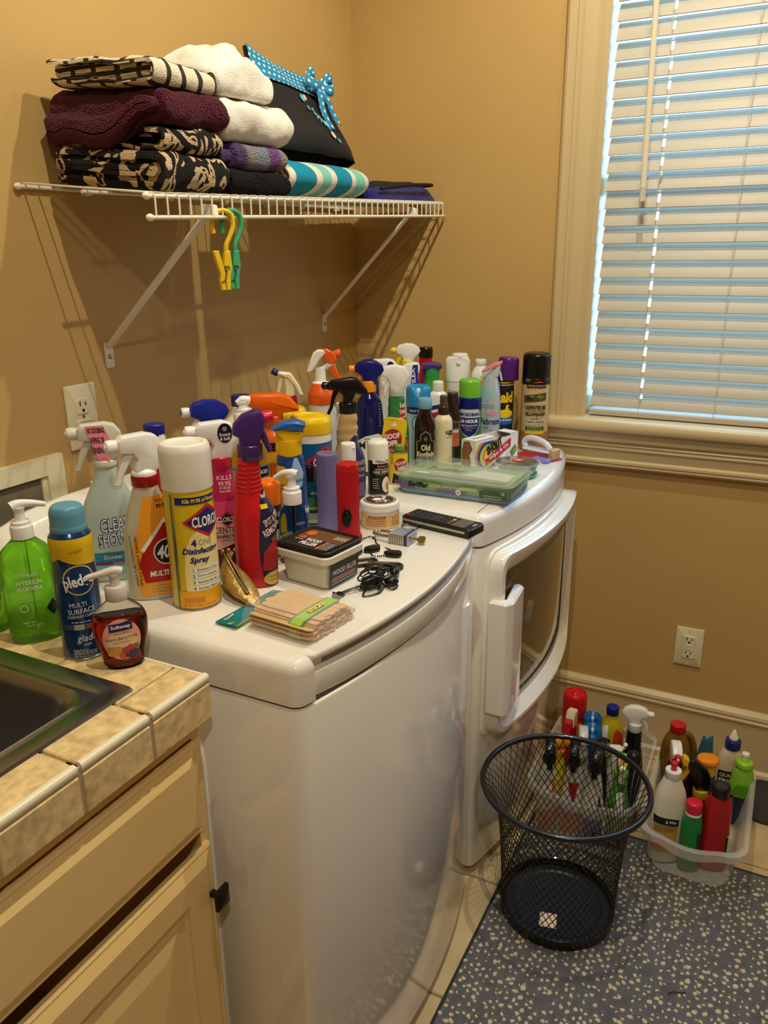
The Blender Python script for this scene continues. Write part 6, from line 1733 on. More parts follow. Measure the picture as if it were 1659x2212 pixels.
decal(bf, t, 'red_banner', REDI, [(-.045, .008), (.052, .044), (.052, .066), (-.045, .026)], off=.0014); T(bf, t, 'SHOUT', .0235, -.012, .0555, K_, .062, .06, .1, rot=20, off=.0018); T(bf, t, 'Wipe & Go', .0125, .006, .0375, W_, .078, .03, .15, rot=20, off=.0019)
decal(bf, t, 'green_patch', ink((84, 130, 66)), [(.050, .030), (.072, .046), (.078, .030), (.060, .014)], off=.0012); decal(bf, t, 'hand_picture', ink((196, 140, 100)), [(.060, .030), (.076, .038), (.080, .034), (.064, .024)], off=.0016); decal(bf, t, 'cloth_picture', ink((206, 210, 206)), [(.034, .024), (.048, .032), (.056, .016), (.038, .006)], off=.0015)
ef = Flat((-w2, 0, 0), (0, -1, 0), (0, 0, 1)); decal(ef, t, 'brown_blotch', ink((130, 96, 58)), [(-.020, .004), (-.006, .012), (.004, .006), (.010, .024), (.004, .040), (.014, .056), (.004, .074), (-.014, .072), (-.020, .05)], off=.0004); decal(ef, t, 'orange_arrow', ink((220, 90, 30)), [(-.006, .002), (-.001, .002), (.0, .062), (.004, .060), (.0, .070), (-.004, .062), (-.002, .060)], off=.0008)
tf = Flat((-.045, 0, h2), (1, 0, 0), (0, 1, 0)); T(tf, t, 'Wipe & Go', .010, .002, 0, REDI, .050, .03, off=.0005)
# mopping cloth pack
t = thing('mop_cloth_pack', 'clear tray of green and blue mopping cloths lying along the dryer front edge', 'package', (-.562, -.573, DZ), -90)
L2, B2 = .138, .078    # local x runs along the front of the machine
def tray(zs_, m, name): 
    return part(name, prism_rings(zs_), m, t)
def prism_rings(rings, n=4):
    V, F = [], []
    for ix, z, r in rings: V += [(x, y, z) for x, y in rrect(-L2 + ix, L2 - ix, -B2 + ix, B2 - ix, r, n)]
    k = 4 * (n + 1)
    for a in range(len(rings) - 1):
        for i in range(k):
            j = (i + 1) % k
            F.append((a * k + i, a * k + j, (a + 1) * k + j, (a + 1) * k + i))
    F.append(tuple(range(k - 1, -1, -1))); F.append(tuple((len(rings) - 1) * k + i for i in range(k)))
    return V, F
tray([(.015, .001, .014), (.012, .004, .014), (.009, .013, .014), (.009, .0135, .012)], mat('cloth_blue', (70, 122, 158), .6, bump=(200, .4, .001)), 'cloth_stack')
tray([(.0095, .0136, .014), (.007, .0385, .014), (.008, .039, .012)], mat('cloth_green', (104, 140, 84), .6), 'print_band')
tray([(.0142, .0006, .015), (.011, .004, .015), (.004, .0405, .015), (.0, .0410, .016), (.0, .0430, .016), (.004, .0435, .015), (.006, .0525, .014), (.010, .0545, .012)], mat('tray_clear', (236, 246, 236), .04, alpha=.22, coat=1.0), 'clear_tray')
part('lid_film', prism(rrect(-L2 + .012, L2 - .012, -B2 + .012, B2 - .012, .012, 4), .0400, .0406), mat('film_green', (150, 170, 110), .2), t)
sf = Flat((0, -B2 + .006, 0), (1, 0, 0), (0, -.09, 1)); 
for c, u0, z0, w_, h_ in (((110, 84, 130), -.100, .022, .036, .012), ((60, 96, 60), .095, .022, .060, .018), ((150, 176, 90), -.05, .028, .05, .008), ((120, 90, 140), .0, .019, .07, .006), ((170, 190, 120), .04, .029, .04, .008), ((96, 74, 110), -.125, .027, .016, .010)):
    decal(sf, t, 'band_print', ink(c), R(w_, h_, u0, z0, .003), off=.0035)
T(sf, t, 'Swiffer', .0135, -.075, .0275, K_, .050, .05, .2, off=.0050); T(sf, t, 'mopping cloths', .006, .0, .0290, ink((220, 226, 206)), .06, off=.0050); T(sf, t, '12', .007, .118, .029, W_, None, .02, off=.0055); lines(sf, t, W_, .095, .016, .021, .04, 2, .0012, off=.0055)
decal(sf, t, 'round_mark', W_, El(.012, .012, .018, .020), off=.0045); T(sf, t, '60', .005, .018, .020, ink((80, 60, 100)), None, .02, off=.0050)
tf = Flat((0, 0, .0408), (1, 0, 0), (0, 1, 0))
decal(tf, t, 'purple_edge', ink((140, 116, 140)), R(.22, .012, .004, -.049), off=.0003); decal(tf, t, 'pale_picture', ink((200, 196, 170)), [(.0, -.02), (.11, -.03), (.11, .03), (.03, .040)], off=.0004); T(tf, t, 'Swiffer', .030, -.045, .012, ink((70, 90, 60)), .095, .03, .2, off=.0005); T(tf, t, 'wet mopping cloths', .009, -.04, -.014, ink((224, 228, 200)), .09, .01, off=.0005); decal(tf, t, 'oval_mark', ink((210, 220, 190)), El(.034, .015, -.085, -.030), off=.0005)
# clear tub with dark lid
t = thing('clear_tub', 'clear round-lidded tub with dark top and orange sticker in green tray', 'container', (-.388, -.640, DZ), -60)
part('green_base', lathe([(.040, .001), (.046, .003), (.048, .010), (.044, .0105)], 44), mat('green_tray', (40, 160, 90), .2, trans=.3), t)
part('clear_side', lathe([(.044, .0108), (.050, .030), ((.056, .032), .001), (.056, .034), (.052, .0345)], 44, cap0=False, cap1=False), film('tub_clear', (230, 240, 232), .35, .05), t)
part('contents', lathe([(.041, .0112), (.046, .024), (.002, .025)], 36), ink((60, 120, 70)), t)
part('dark_lid', lathe([(.050, .0325), ((.0505, .0355), .001), (.046, .0365), (.002, .0360)], 44), mat('smoke_lid', (96, 92, 84), .12, coat=.8), t)
tf = Flat((0, 0, .0366), (1, 0, 0), (0, 1, 0)); decal(tf, t, 'orange_sticker', ink((222, 84, 36)), El(.034, .026, .004, .006), label='orange round sticker'); lines(tf, t, W_, .004, .011, .011, .014, 1, .002, off=.0007); T(tf, t, '88', .007, .004, .001, W_, None, .03, off=.0007)
t = thing('green_sachet', 'bright green folded sachet corner between the wipes box and the clear pack', 'sachet', (-.462, -.535, DZ), -64)
part('sachet', prism([(-.016, 0), (.018, 0), (.010, .016), (.0, .026), (-.008, .014)], -.006, .006, .003, 'y'), P((40, 160, 60), .3), t)
# brush in a pack
t = thing('scrub_brush', 'scrub brush with clear curved handle and red bristles in an open pack', 'brush', (-.188, -.634, DZ), -110)
part('backing_card', rbox(-.062, .060, -.024, .024, 0, .0015, .004, .0005), P((206, 40, 48), .4), t)
bm_ = G()
for i in range(26):
    for j in range(6):
        bm_.add(box(-.042 + i * .0032, -.0405 + i * .0032, -.014 + j * .0052, -.011 + j * .0052, .0015, .015))
o = bm_.obj('bristles', P((216, 96, 100), .5), t, smooth=False); o['kind'] = 'stuff'
part('brush_block', rbox(-.046, .044, -.017, .017, .015, .022, .008, .003), mat('brush_clear', (228, 228, 236), .12, trans=.15), t)
part('brush_handle', tube(spline([(-.040, 0, .020), (-.048, 0, .032), (-.036, 0, .044), (-.010, 0, .046), (.020, 0, .038), (.036, 0, .024)], 7), .0075, 12), mat('brush_clear', (228, 228, 236), .12, trans=.15), t)
part('wood_end', rbox(.040, .056, -.015, .015, .0015, .028, .003, .002), P((196, 166, 116), .5), t)
part('blue_pack', rbox(.012, .060, -.050, -.026, 0, .010, .004, .003), film('pack_blue', (130, 140, 220), .75), t)

# ================================================================== SMALL THINGS ON THE WASHER
LZ = TOP + .001
t = thing('wood_filler_tub', 'square white wood filler tub with black lid', 'tub', (-1.123, -.541, LZ), -98)
def sqloft(rings, n=5):
    V, F = [], []
    for hx_, hy_, z, r in rings: V += [(x, y, z) for x, y in rrect(-hx_, hx_, -hy_, hy_, r, n)]
    k = 4 * (n + 1)
    for a in range(len(rings) - 1):
        for i in range(k):
            j = (i + 1) % k
            F.append((a * k + i, a * k + j, (a + 1) * k + j, (a + 1) * k + i))
    F.append(tuple(range(k - 1, -1, -1))); F.append(tuple((len(rings) - 1) * k + i for i in range(k)))
    return V, F
part('tub_body', sqloft([(.040, .035, 0, .008), (.043, .038, .002, .010), (.050, .044, .052, .012), (.050, .044, .053, .012)]), mat('tub_white', (222, 216, 196), .35, trans=.1), t)
part('tub_rim', sqloft([(.0505, .0445, .046, .013), (.0575, .0515, .047, .016), (.0580, .052, .057, .016), (.056, .050, .059, .015)]), P((226, 220, 200), .35), t)
part('lid', sqloft([(.0545, .0485, .058, .014), (.0560, .0500, .0595, .014), (.0555, .0495, .0650, .014), (.053, .047, .0665, .013), (.049, .043, .0645, .012)]), P((20, 19, 19), .35), t)
tf = Flat((0, 0, .0646), (1, 0, 0), (0, 1, 0))
decal(tf, t, 'lid_label', mat('lid_grain', (110, 74, 40), .4, vary=(60, .4, (1, 6, 1))), R(.088, .076, 0, 0, .008), off=.0003); decal(tf, t, 'dark_panel', ink((40, 34, 30)), R(.088, .036, 0, -.019, .004), off=.0006)
decal(tf, t, 'orange_badge', ink((226, 96, 40)), El(.018, .020, -.030, .020), off=.0007); decal(tf, t, 'roof_mark', ink((222, 90, 40)), [(-.040, -.006), (-.022, -.006), (-.031, .006)], off=.0008)
T(tf, t, 'WOOD', .012, -.004, -.008, W_, .030, .03, off=.0009); T(tf, t, 'FILLER', .012, -.002, -.023, W_, .034, .03, off=.0009); decal(tf, t, 'orange_bar', ink((226, 110, 60)), R(.004, .034, .022, -.019), off=.0008); lines(tf, t, W_, .034, -.032, -.006, .016, 6, .0014, off=.0009); T(tf, t, 'ELMER', .0035, -.031, -.012, W_, .016, off=.0009); lines(tf, t, W_, .030, .016, .026, .024, 3, .0018, off=.0006)
ef = Flat((.0468, 0, .002), (0, 1, 0), (.13, 0, 1)); decal(ef, t, 'side_label', mat('label_charcoal', (44, 40, 38), .4), R(.074, .040, 0, .021, .003), off=.0012); T(ef, t, 'WOOD FILLER', .009, 0, .026, W_, .062, .02, off=.0016); decal(ef, t, 'orange_bar', ink((226, 110, 60)), R(.060, .003, 0, .015), off=.0015); lines(ef, t, W_, 0, .006, .011, .06, 2, .0012, off=.0015)
# craft sticks
t = thing('craft_stick_pack', 'clear pack of wooden craft sticks with lime paper band and teal header', 'package', (-1.279, -.606, LZ), -96)
stick_m = mat('birch_wood', (216, 174, 116), .55, vary=(40, .16, (1, 9, 9)))
def stick_vf():
    L_, w_ = .056, .0074
    pl = [(-L_ + w_ - w_ * cos(a), w_ * sin(a)) for a in np.linspace(pi / 2, -pi / 2, 6)] if False else None
    pts = []
    for a in np.linspace(-90, 90, 5): pts.append((L_ - w_ + w_ * cos(radians(a)), w_ * sin(radians(a))))
    for a in np.linspace(90, 270, 5): pts.append((-L_ + w_ + w_ * cos(radians(a)), w_ * sin(radians(a))))
    return prism(pts, -.0010, .0010, .0004, 'z')
s0 = None; rnd = random.Random(3)
for lay in range(12):
    for k in range(7):
        if lay == 11 and k in (0, 6): continue
        if s0 is None: o = s0 = part('craft_stick', stick_vf(), stick_m, t)
        else:
            o = s0.copy(); C.objects.link(o); o.parent = t
        sq_ = .0135 - .00035 * abs(lay - 3)
        o.location = (rnd.uniform(-.003, .003), (k - 3) * sq_ + rnd.uniform(-.002, .002), .0022 + lay * .00225)
        o.rotation_euler = (radians(rnd.uniform(-3, 3)), 0, radians(rnd.uniform(-1.2, 1.2)))
for k, (yy_, zz, rx_) in enumerate(((-.0485, .010, 90), (-.0488, .016, 80), (-.0490, .021, 70), (.0485, .012, 90))):
    o = s0.copy(); C.objects.link(o); o.parent = t; o.location = (.001 * k, yy_, zz); o.rotation_euler = (radians(rx_ - 90 + 4), 0, 0)
def band(x0, x1, off, m, name):
    prof = [(-.0520, .004), (-.0525, .014), (-.0500, .0235), (-.0430, .0272), (-.02, .0284), (.0, .0286), (.02, .0284), (.040, .0276)]
    V, F = [], []
    for y, z in prof:
        V += [(x0, y - off * .7, z + off), (x1, y - off * .7, z + off)]
    for i in range(len(prof) - 1): F.append((2 * i, 2 * i + 1, 2 * i + 3, 2 * i + 2))
    return mesh_obj(name, V, F, m, t)
band(.016, .040, .0004, ink((24, 130, 140)), 'band_edge'); band(.0185, .0375, .0007, mat('lime_paper', (160, 204, 30), .4), 'paper_band')
tf = Flat((.028, 0, .0300), (0, 1, 0), (-1, 0, 0)); T(tf, t, 'STICKS', .0095, -.002, 0, ink((250, 220, 30)), .036, .06, .15, off=.0010); T(tf, t, 'STICKS', .0105, -.002, 0, K_, .038, .14, .15, off=.0007)
film_m = film('cellophane', (245, 245, 240), .16, .04)
V, F = [], []
n_ = 18
for i in range(n_ + 1):
    x = -.066 + .150 * i / n_
    pin = 1.0 if x < .056 else max(.15, 1 - (x - .056) / .030)
    for y, z in ((-.060, .0012), (-.0545, .015 * pin + .001), (-.046, .0295 * pin + .002), (.0, .0315 * pin + .001), (.046, .0295 * pin + .002), (.0545, .015 * pin + .001), (.060, .0012)):
        d = noise.noise(Vector((x * 60, y * 60, 3))) * .0022
        V.append((x, y * (1.0 + .05 * (1 - pin)) + d, max(.0008, z + d)))
for i in range(n_):
    for k in range(6): F.append((i * 7 + k, i * 7 + k + 1, i * 7 + 7 + k + 1, i * 7 + 7 + k))
mesh_obj('clear_film', V, F, film_m, t, angle=25)
hd_ = thing  # header card: bent teal paper
V, F = [], []
for i in range(9):
    x = -.064 - .040 * i / 8
    for y in (-.072, 0, .066):
        V.append((x - (y + .07) * .06, y, .0016 + .004 * (1 - i / 8) + .0015 * sin(y * 60)))
for i in range(8):
    for k in range(2): F.append((i * 3 + k, i * 3 + k + 1, i * 3 + 4 + k, i * 3 + 3 + k))
o = mesh_obj('header_card', V, F, mat('teal_card', (20, 128, 136), .4), t); md = o.modifiers.new('thickness', 'SOLIDIFY'); md.thickness = .0006
hf = Flat((-.088, 0, .0052), (0, 1, 0), (-1, 0, 0)); decal(hf, t, 'lime_strip', mat('lime_paper', (160, 204, 30), .4), [(-.070, -.026), (-.030, -.024), (-.055, -.018), (-.070, -.006)], off=.0006)
star = [((.011 if k % 2 == 0 else .006) * cos(radians(k * 18)) + .050, (.013 if k % 2 == 0 else .007) * sin(radians(k * 18)) - .008) for k in range(20)]
decal(hf, t, 'yellow_burst', YEL, star, off=.0007); lines(hf, t, ink((20, 70, 80)), .050, -.011, -.005, .012, 3, .0016, off=.0010); T(hf, t, 'Forster', .0055, -.052, .006, W_, .022, .02, rot=12, off=.0008); T(hf, t, 'craft', .004, .055, .012, W_, .012, off=.0008)
# coin purse
t = thing('coin_purse', 'small gold clasp coin purse leaning against the yellow spray can', 'purse', (0, 0, 0))
gold = mat('gold_leather', (186, 154, 84), .35, metal=.55, bump=(160, .9, .003)); brass = mat('brass', (170, 150, 104), .22, metal=1.0)
A_, B_ = Vector((-1.236, -.441, .956)), Vector((-1.266, -.500, .914))
V, F = [], []
nv_, nu_ = 10, 14
side = Vector((.89, -.45, 0)).normalized()
for s_ in (-1, 1):
    for i in range(nu_ + 1):
        u = i / nu_
        top = A_.lerp(B_, u) + side * .0014 * s_ * sin(pi * u)
        d = Vector((.040 - .050 * u, .050 - .100 * u, 0)); bz = LZ + .001
        bot = Vector((top.x + d.x * .55, top.y + d.y * .55, bz))
        for j in range(nv_ + 1):
            v = j / nv_
            p = top.lerp(bot, v) + side * s_ * .020 * sin(pi * min(1, v * 1.0)) ** .7 * (.35 + .65 * sin(pi * u) ** .6)
            p += noise.noise_vector(p * 90) * .0016
            p.z = max(p.z, bz); V.append(tuple(p))
m_ = nv_ + 1
for s_ in range(2):
    o_ = s_ * (nu_ + 1) * m_
    for i in range(nu_):
        for j in range(nv_): 
            f = (o_ + i * m_ + j, o_ + (i + 1) * m_ + j, o_ + (i + 1) * m_ + j + 1, o_ + i * m_ + j + 1); F.append(f if s_ else tuple(reversed(f)))
o_ = (nu_ + 1) * m_
for i in (0, nu_):
    for j in range(nv_): F.append((i * m_ + j, i * m_ + j + 1, o_ + i * m_ + j + 1, o_ + i * m_ + j))
for i in range(nu_): F.append((i * m_ + nv_, (i + 1) * m_ + nv_, o_ + (i + 1) * m_ + nv_, o_ + i * m_ + nv_))
mesh_obj('pouch', V, F, gold, t, angle=60)
for s_ in (-1, 1): part('clasp_frame', tube(spline([A_ + side * .002 * s_, A_.lerp(B_, .15) + side * .0024 * s_, A_.lerp(B_, .5) + side * .0026 * s_, A_.lerp(B_, .85) + side * .0024 * s_, B_ + side * .002 * s_], 6), .0021, 8), brass, t)
for s_ in (-1, 1): part('clasp_ball', ellipsoid(.0042, .0042, .0042, 12, 8), brass, t, XF(A_ + Vector((.002, .002, .005)) + side * .005 * s_))
part('hinge', ellipsoid(.0035, .0035, .0035, 10, 6), brass, t, XF(B_))
# remote control
t = thing('remote_control', 'black remote control with silver side stripe beside the balm tin', 'remote', (-.808, -.626, LZ), -101)
part('case', rbox(-.079, .079, -.0275, .0275, 0, .018, .006, .003), P((22, 22, 23), .35), t); part('side_stripe', rbox(-.076, .068, -.0282, -.026, .008, .0125, .0008, .0004), mat('silver_plastic', (176, 172, 164), .3, metal=.6), t)
part('keypad', rbox(-.074, .050, -.0235, .0235, .0165, .0186, .003, .0005), P((34, 34, 35), .4), t); part('touch_plate', rbox(.032, .062, -.0225, .0225, .0175, .0190, .003, .0005), P((96, 94, 92), .3), t)
kd = P((58, 58, 58), .5)
for i in range(9):
    for j in range(4):
        c = kd
        if i == 0 and j == 0: c = P((206, 40, 36), .4)
        if i == 8: c = P(((196, 40, 36), (60, 140, 70), (226, 190, 40), (50, 80, 170))[j], .4)
        if 4 <= i <= 6 and j in (1, 2): continue
        part('button', rbox(-.0035, .0035, -.0036, .0036, 0, .0016, .0015, .0006), c, t, XF((-.068 + i * .0116, (j - 1.5) * .0112, .0184)))
part('direction_pad', lathe([(.0105, 0), (.0105, .0012), (.0095, .0018), (.005, .0018), (.005, .001), (.001, .001)], 24), kd, t, XF((-.010, 0, .0184))); part('button', lathe([(.0040, 0), (.0040, .0020), (.001, .0022)], 16), kd, t, XF((-.010, 0, .0184)))
tf = Flat((.071, 0, .0182), (0, 1, 0), (-1, 0, 0)); T(tf, t, 'oxo', .006, .004, 0, W_, .014, off=.0003)
# padlock
t = thing('padlock', 'laminated steel padlock with blue band and brass key', 'padlock', (-.912, -.588, LZ), -90)
lam = mat('laminated_steel', (190, 184, 170), .3, metal=.9)
for i in range(7): part('lock_plate', rbox(-.018 + i * .0046, -.018 + i * .0046 + .0042, -.019, .019, 0, .020, .001, .0006), lam, t)
part('blue_band', rbox(.0142, .0190, -.0196, .0196, -.0002, .0206, .0012, .0006), P((36, 52, 130), .3), t); part('end_plate', rbox(.0190, .0235, -.019, .019, 0, .020, .001, .0008), lam, t)
part('shackle', tube(spline([(-.016, -.0115, .010), (-.040, -.0115, .010), (-.052, -.007, .010), (-.055, 0, .010), (-.052, .007, .010), (-.040, .0115, .010), (-.016, .0115, .010)], 7), .0036, 10), mat('chrome', (200, 196, 188), .12, metal=1.0), t)
part('keyhole_ring', lathe([(.0062, 0), (.0062, .0012), (.004, .0014), (.0038, .0004), (.001, .0004)], 20), lam, t, XF((.0235, 0, .010), (0, 90, 0)))
kk = prism(fillet([(.0, -.0015), (.008, -.0015), ((.012, -.008), .004), ((.024, -.008), .006), ((.024, .008), .006), ((.012, .008), .004), (.008, .0015), (0, .0015), (0, -.0015)], .001)[:-1], -.001, .001, .0003, 'z')
part('key', kk, mat('brass_key', (150, 128, 70), .3, metal=1.0), t, XF((.0235, 0, .009), (35, 0, 6)))
t = thing('key_ring', 'bare steel key ring lying between the balm tin and the padlock', 'key ring', (-.836, -.570, LZ), 0)
for dz in (.0012, .0030): part('ring_turn', tube([(.0165 * cos(2 * pi * k / 36), .0165 * sin(2 * pi * k / 36), dz + .0004 * sin(2 * pi * k / 36)) for k in range(36)], .0011, 8, True), mat('chrome', (200, 196, 188), .12, metal=1.0), t)
# bead chain with two tags
t = thing('bead_chain', 'black ball chain with two black tags beside the red flashlight', 'chain', (0, 0, 0))
cp = spline([(-.934, -.520, LZ + .002), (-.918, -.526, LZ + .002), (-.926, -.540, LZ + .002), (-.944, -.552, LZ + .002), (-.958, -.566, LZ + .002), (-.990, -.566, LZ + .002), (-1.004, -.578, LZ + .002), (-1.000, -.590, LZ + .002), (-.984, -.596, LZ + .002), (-.966, -.592, LZ + .002), (-.960, -.580, LZ + .002)], 8)
g = G(); last = None
for p in cp:
    if last is None or (p - last).length > .0034: g.add(ellipsoid(.0016, .0016, .0016, 8, 4), 0, XF(p)); last = p
g.obj('beads', P((26, 26, 28), .2), t)['kind'] = 'stuff'
for x, y, r_ in ((-.980, -.562, -30), (-.985, -.607, -75)):
    part('tag', prism(fillet([(-.017, 0), ((-.010, .010), .006), ((.012, .011), .007), ((.017, 0), .006), ((.012, -.011), .007), ((-.010, -.010), .006), (-.017, 0)], .003)[:-1], 0, .0085, .003, 'z', 2), P((16, 16, 17), .3), t, XF((x, y, LZ), (0, 0, r_)))
# quick links
lk = mat('dark_steel_link', (82, 74, 64), .35, metal=.9)
for k, (x, y, r_, lab) in enumerate(((-1.047, -.573, -45, 'dark steel quick link at the foot of the red flashlight'), (-1.042, -.618, -70, 'dark steel quick link touching the black earphone bundle'))):
    t = thing('quick_link', lab, 'link', (x, y, LZ), r_, 'dark steel quick links')
    path = []
    for i in range(40):
        a = 2 * pi * i / 40
        path.append(((.019 if cos(a) >= 0 else -.019) + .0115 * cos(a), .0115 * sin(a), .0034))
    part('link_body', tube(path, .0032, 10, True), lk, t); part('sleeve', tube([(-.011, -.0115, .0046), (.011, -.0115, .0046)], .0046, 6), lk, t)
# earphones with bundled cord
t = thing('earphones', 'black earphones with their cord wound in a bundle', 'earphones', (-.014, .004, 0))
cordm = P((15, 15, 16), .35); rnd = random.Random(11)
for k in range(9):
    a0 = rnd.uniform(0, 6); cx, cy = -1.108 + rnd.uniform(-.008, .008), -.643 + rnd.uniform(-.007, .007); ra, rb_ = rnd.uniform(.016, .026), rnd.uniform(.009, .015); th = rnd.uniform(-.6, .2)
    pts = []
    for i in range(28):
        a = 2 * pi * i / 28
        x, y = ra * cos(a), rb_ * sin(a)
        pts.append((cx + x * cos(th) - y * sin(th), cy + x * sin(th) + y * cos(th), LZ + .003 + k * .0022 + .004 * (1 + sin(a + a0))))
    part('cord_loop', tube(pts, .0014, 6, True), cordm, t)
for pts in ([(-1.120, -.630, LZ + .006), (-1.140, -.618, LZ + .004), (-1.160, -.610, LZ + .003)], [(-1.118, -.640, LZ + .010), (-1.138, -.628, LZ + .008), (-1.158, -.616, LZ + .003)], [(-1.125, -.640, LZ + .003), (-1.150, -.648, LZ + .002), (-1.130, -.664, LZ + .002), (-1.108, -.662, LZ + .004)], [(-1.100, -.655, LZ + .006), (-1.108, -.676, LZ + .002), (-1.090, -.678, LZ + .002), (-1.086, -.660, LZ + .004)]):
    part('cord', tube(spline(pts, 6), .0014, 6), cordm, t)
part('bundle_core', ellipsoid(.020, .011, .010, 16, 8), cordm, t, XF((-1.110, -.644, LZ + .011), (0, 0, -25)))
part('ear_hook', tube(spline([(-1.118, -.660, LZ + .004), (-1.096, -.646, LZ + .020), (-1.066, -.640, LZ + .022), (-1.050, -.654, LZ + .014)], 7), [.0022 + .0016 * sin(pi * i / 21) for i in range(22)], 8), cordm, t)
part('earpiece', ellipsoid(.017, .009, .009, 18, 10), cordm, t, XF((-1.054, -.655, LZ + .010), (0, 0, 20))); part('earpiece', ellipsoid(.012, .008, .008, 16, 8), cordm, t, XF((-1.092, -.668, LZ + .008), (0, 0, -60)))
part('cord_clip', prism([(-.010, -.004), (.004, -.010), (.010, 0), (.004, .004), (.008, .010), (-.008, .008)], 0, .006, .001, 'z'), cordm, t, XF((-1.166, -.612, LZ), (0, 0, 20)))

# ================================================================== ON THE FLOOR
RZ = .0085
rug_m = mat('rug_weave', (104, 103, 106), .95, bump=(420, 1.0, .003), vary=(35, .14))
rug = thing('rug', 'grey woven rug with cream tufted flecks on the tile floor', 'rug', (0, 0, 0))
part('rug_base', rbox(-2.3, -.418, -2.2, -.742, .0002, .0072, .004, .002), rug_m, rug)
part('rug_binding', tube([(-.419, -.744, .0045), (-.419, -2.2, .0045)], .0042, 8), P((52, 51, 50), .9), rug); part('rug_binding', tube([(-2.3, -.743, .0045), (-.419, -.743, .0045)], .0042, 8), P((52, 51, 50), .9), rug)
rnd = random.Random(21); gw, gd = G(), G()
def tuft(r, h):
    n = 7
    q = [r * rnd.uniform(.55, 1.15) for _ in range(n)]
    V = [(q[i] * k * cos(2 * pi * i / n), q[i] * k * sin(2 * pi * i / n), z) for k, z in ((1, 0), (.82, h)) for i in range(n)]
    return V, [(i, (i + 1) % n, n + (i + 1) % n, n + i) for i in range(n)] + [tuple(range(n, 2 * n))]
y = -.752
row = 0
while y > -1.62:
    x = -1.66 + (row % 2) * .009
    while x < -.426:
        if rnd.random() < .86:
            px, py, r_ = x + rnd.uniform(-.0045, .0045), y + rnd.uniform(-.004, .004), rnd.uniform(.0030, .0058)
            gw.add(tuft(r_ * 1.1, .0015), 0, XF((px, py, .0070), (0, 0, rnd.uniform(0, 360)), (1, rnd.uniform(.6, 1.3), 1)))
            if rnd.random() < .7: gd.add(tube([(px + .006, py - .004, .0074), (px + .0085, py - .001, .0086), (px + .006, py + .003, .0074)], .0010, 4), 0)
        x += .0175
    y -= .0125; row += 1
gw.obj('tufts', mat('tuft_cream', (206, 192, 160), .95), rug, smooth=False)['kind'] = 'stuff'
gd.obj('loops', mat('loop_grey', (150, 144, 130), .95), rug, smooth=False)['kind'] = 'stuff'
t = thing('twig', 'small dark twig lying on the rug', 'twig', (-.835, -1.149, RZ + .001), -55)
part('stem', tube(spline([(-.018, 0, .001), (-.006, .002, .0025), (.008, -.001, .001), (.018, -.002, .0015)], 4), .0011, 6), P((50, 36, 24), .8), t)
# ---- mesh waste basket
bkt = thing('waste_basket', 'black wire mesh waste basket standing on the rug', 'waste basket', (-.721, -.878, RZ + .0006), 0)
bm2 = mat('black_steel', (14, 14, 16), .32, coat=.4)
lean = (-.004, .006)
def br_(z):
    zs_ = [0, .02, .10, .18, .24, .28, .305, .322]; rs = [.1215, .1225, .1255, .1305, .1370, .1470, .1580, .1690]
    return float(np.interp(z, zs_, rs))
g = G(); N = 56
for s_ in (-1, 1):
    for k in range(N):
        pts = []
        a = 2 * pi * k / N
        for i in range(25):
            z = .018 + .303 * i / 24
            r_ = br_(z)
            pts.append((r_ * cos(a), r_ * sin(a), z))
            a += s_ * .62 * (.303 / 24) / r_
        g.add(tube(pts, .00095, 4))
o = g.obj('wire_mesh', bm2, bkt); o['kind'] = 'stuff'
part('top_rim', tube([(.1725 * cos(2 * pi * k / 72), .1725 * sin(2 * pi * k / 72), .324) for k in range(72)], .0062, 12, True), bm2, bkt)
part('foot_band', loft([(.1205, .1205, 0, 0, 0), (.1240, .1240, .002, 0, 0), (.1245, .1245, .024, 0, 0), (.1225, .1225, .026, 0, 0), (.1205, .1205, .024, 0, 0), (.1200, .1200, .009, 0, 0)], 72, cap0=False, cap1=False), bm2, bkt)
part('base_plate', lathe([(.1205, .002), (.1205, .006), ((.114, .0085), .002), ((.098, .0085), .002), ((.095, .006), .002), (.003, .006)], 64), mat('base_paint', (24, 26, 32), .4), bkt)
part('sticker', box(-.020, .020, -.018, .018, .0062, .0066), mat('sticker_cream', (236, 206, 176), .5), bkt, XF((-.055, .004, 0), (0, 0, 12)))['label'] = 'cream square sticker on the base'
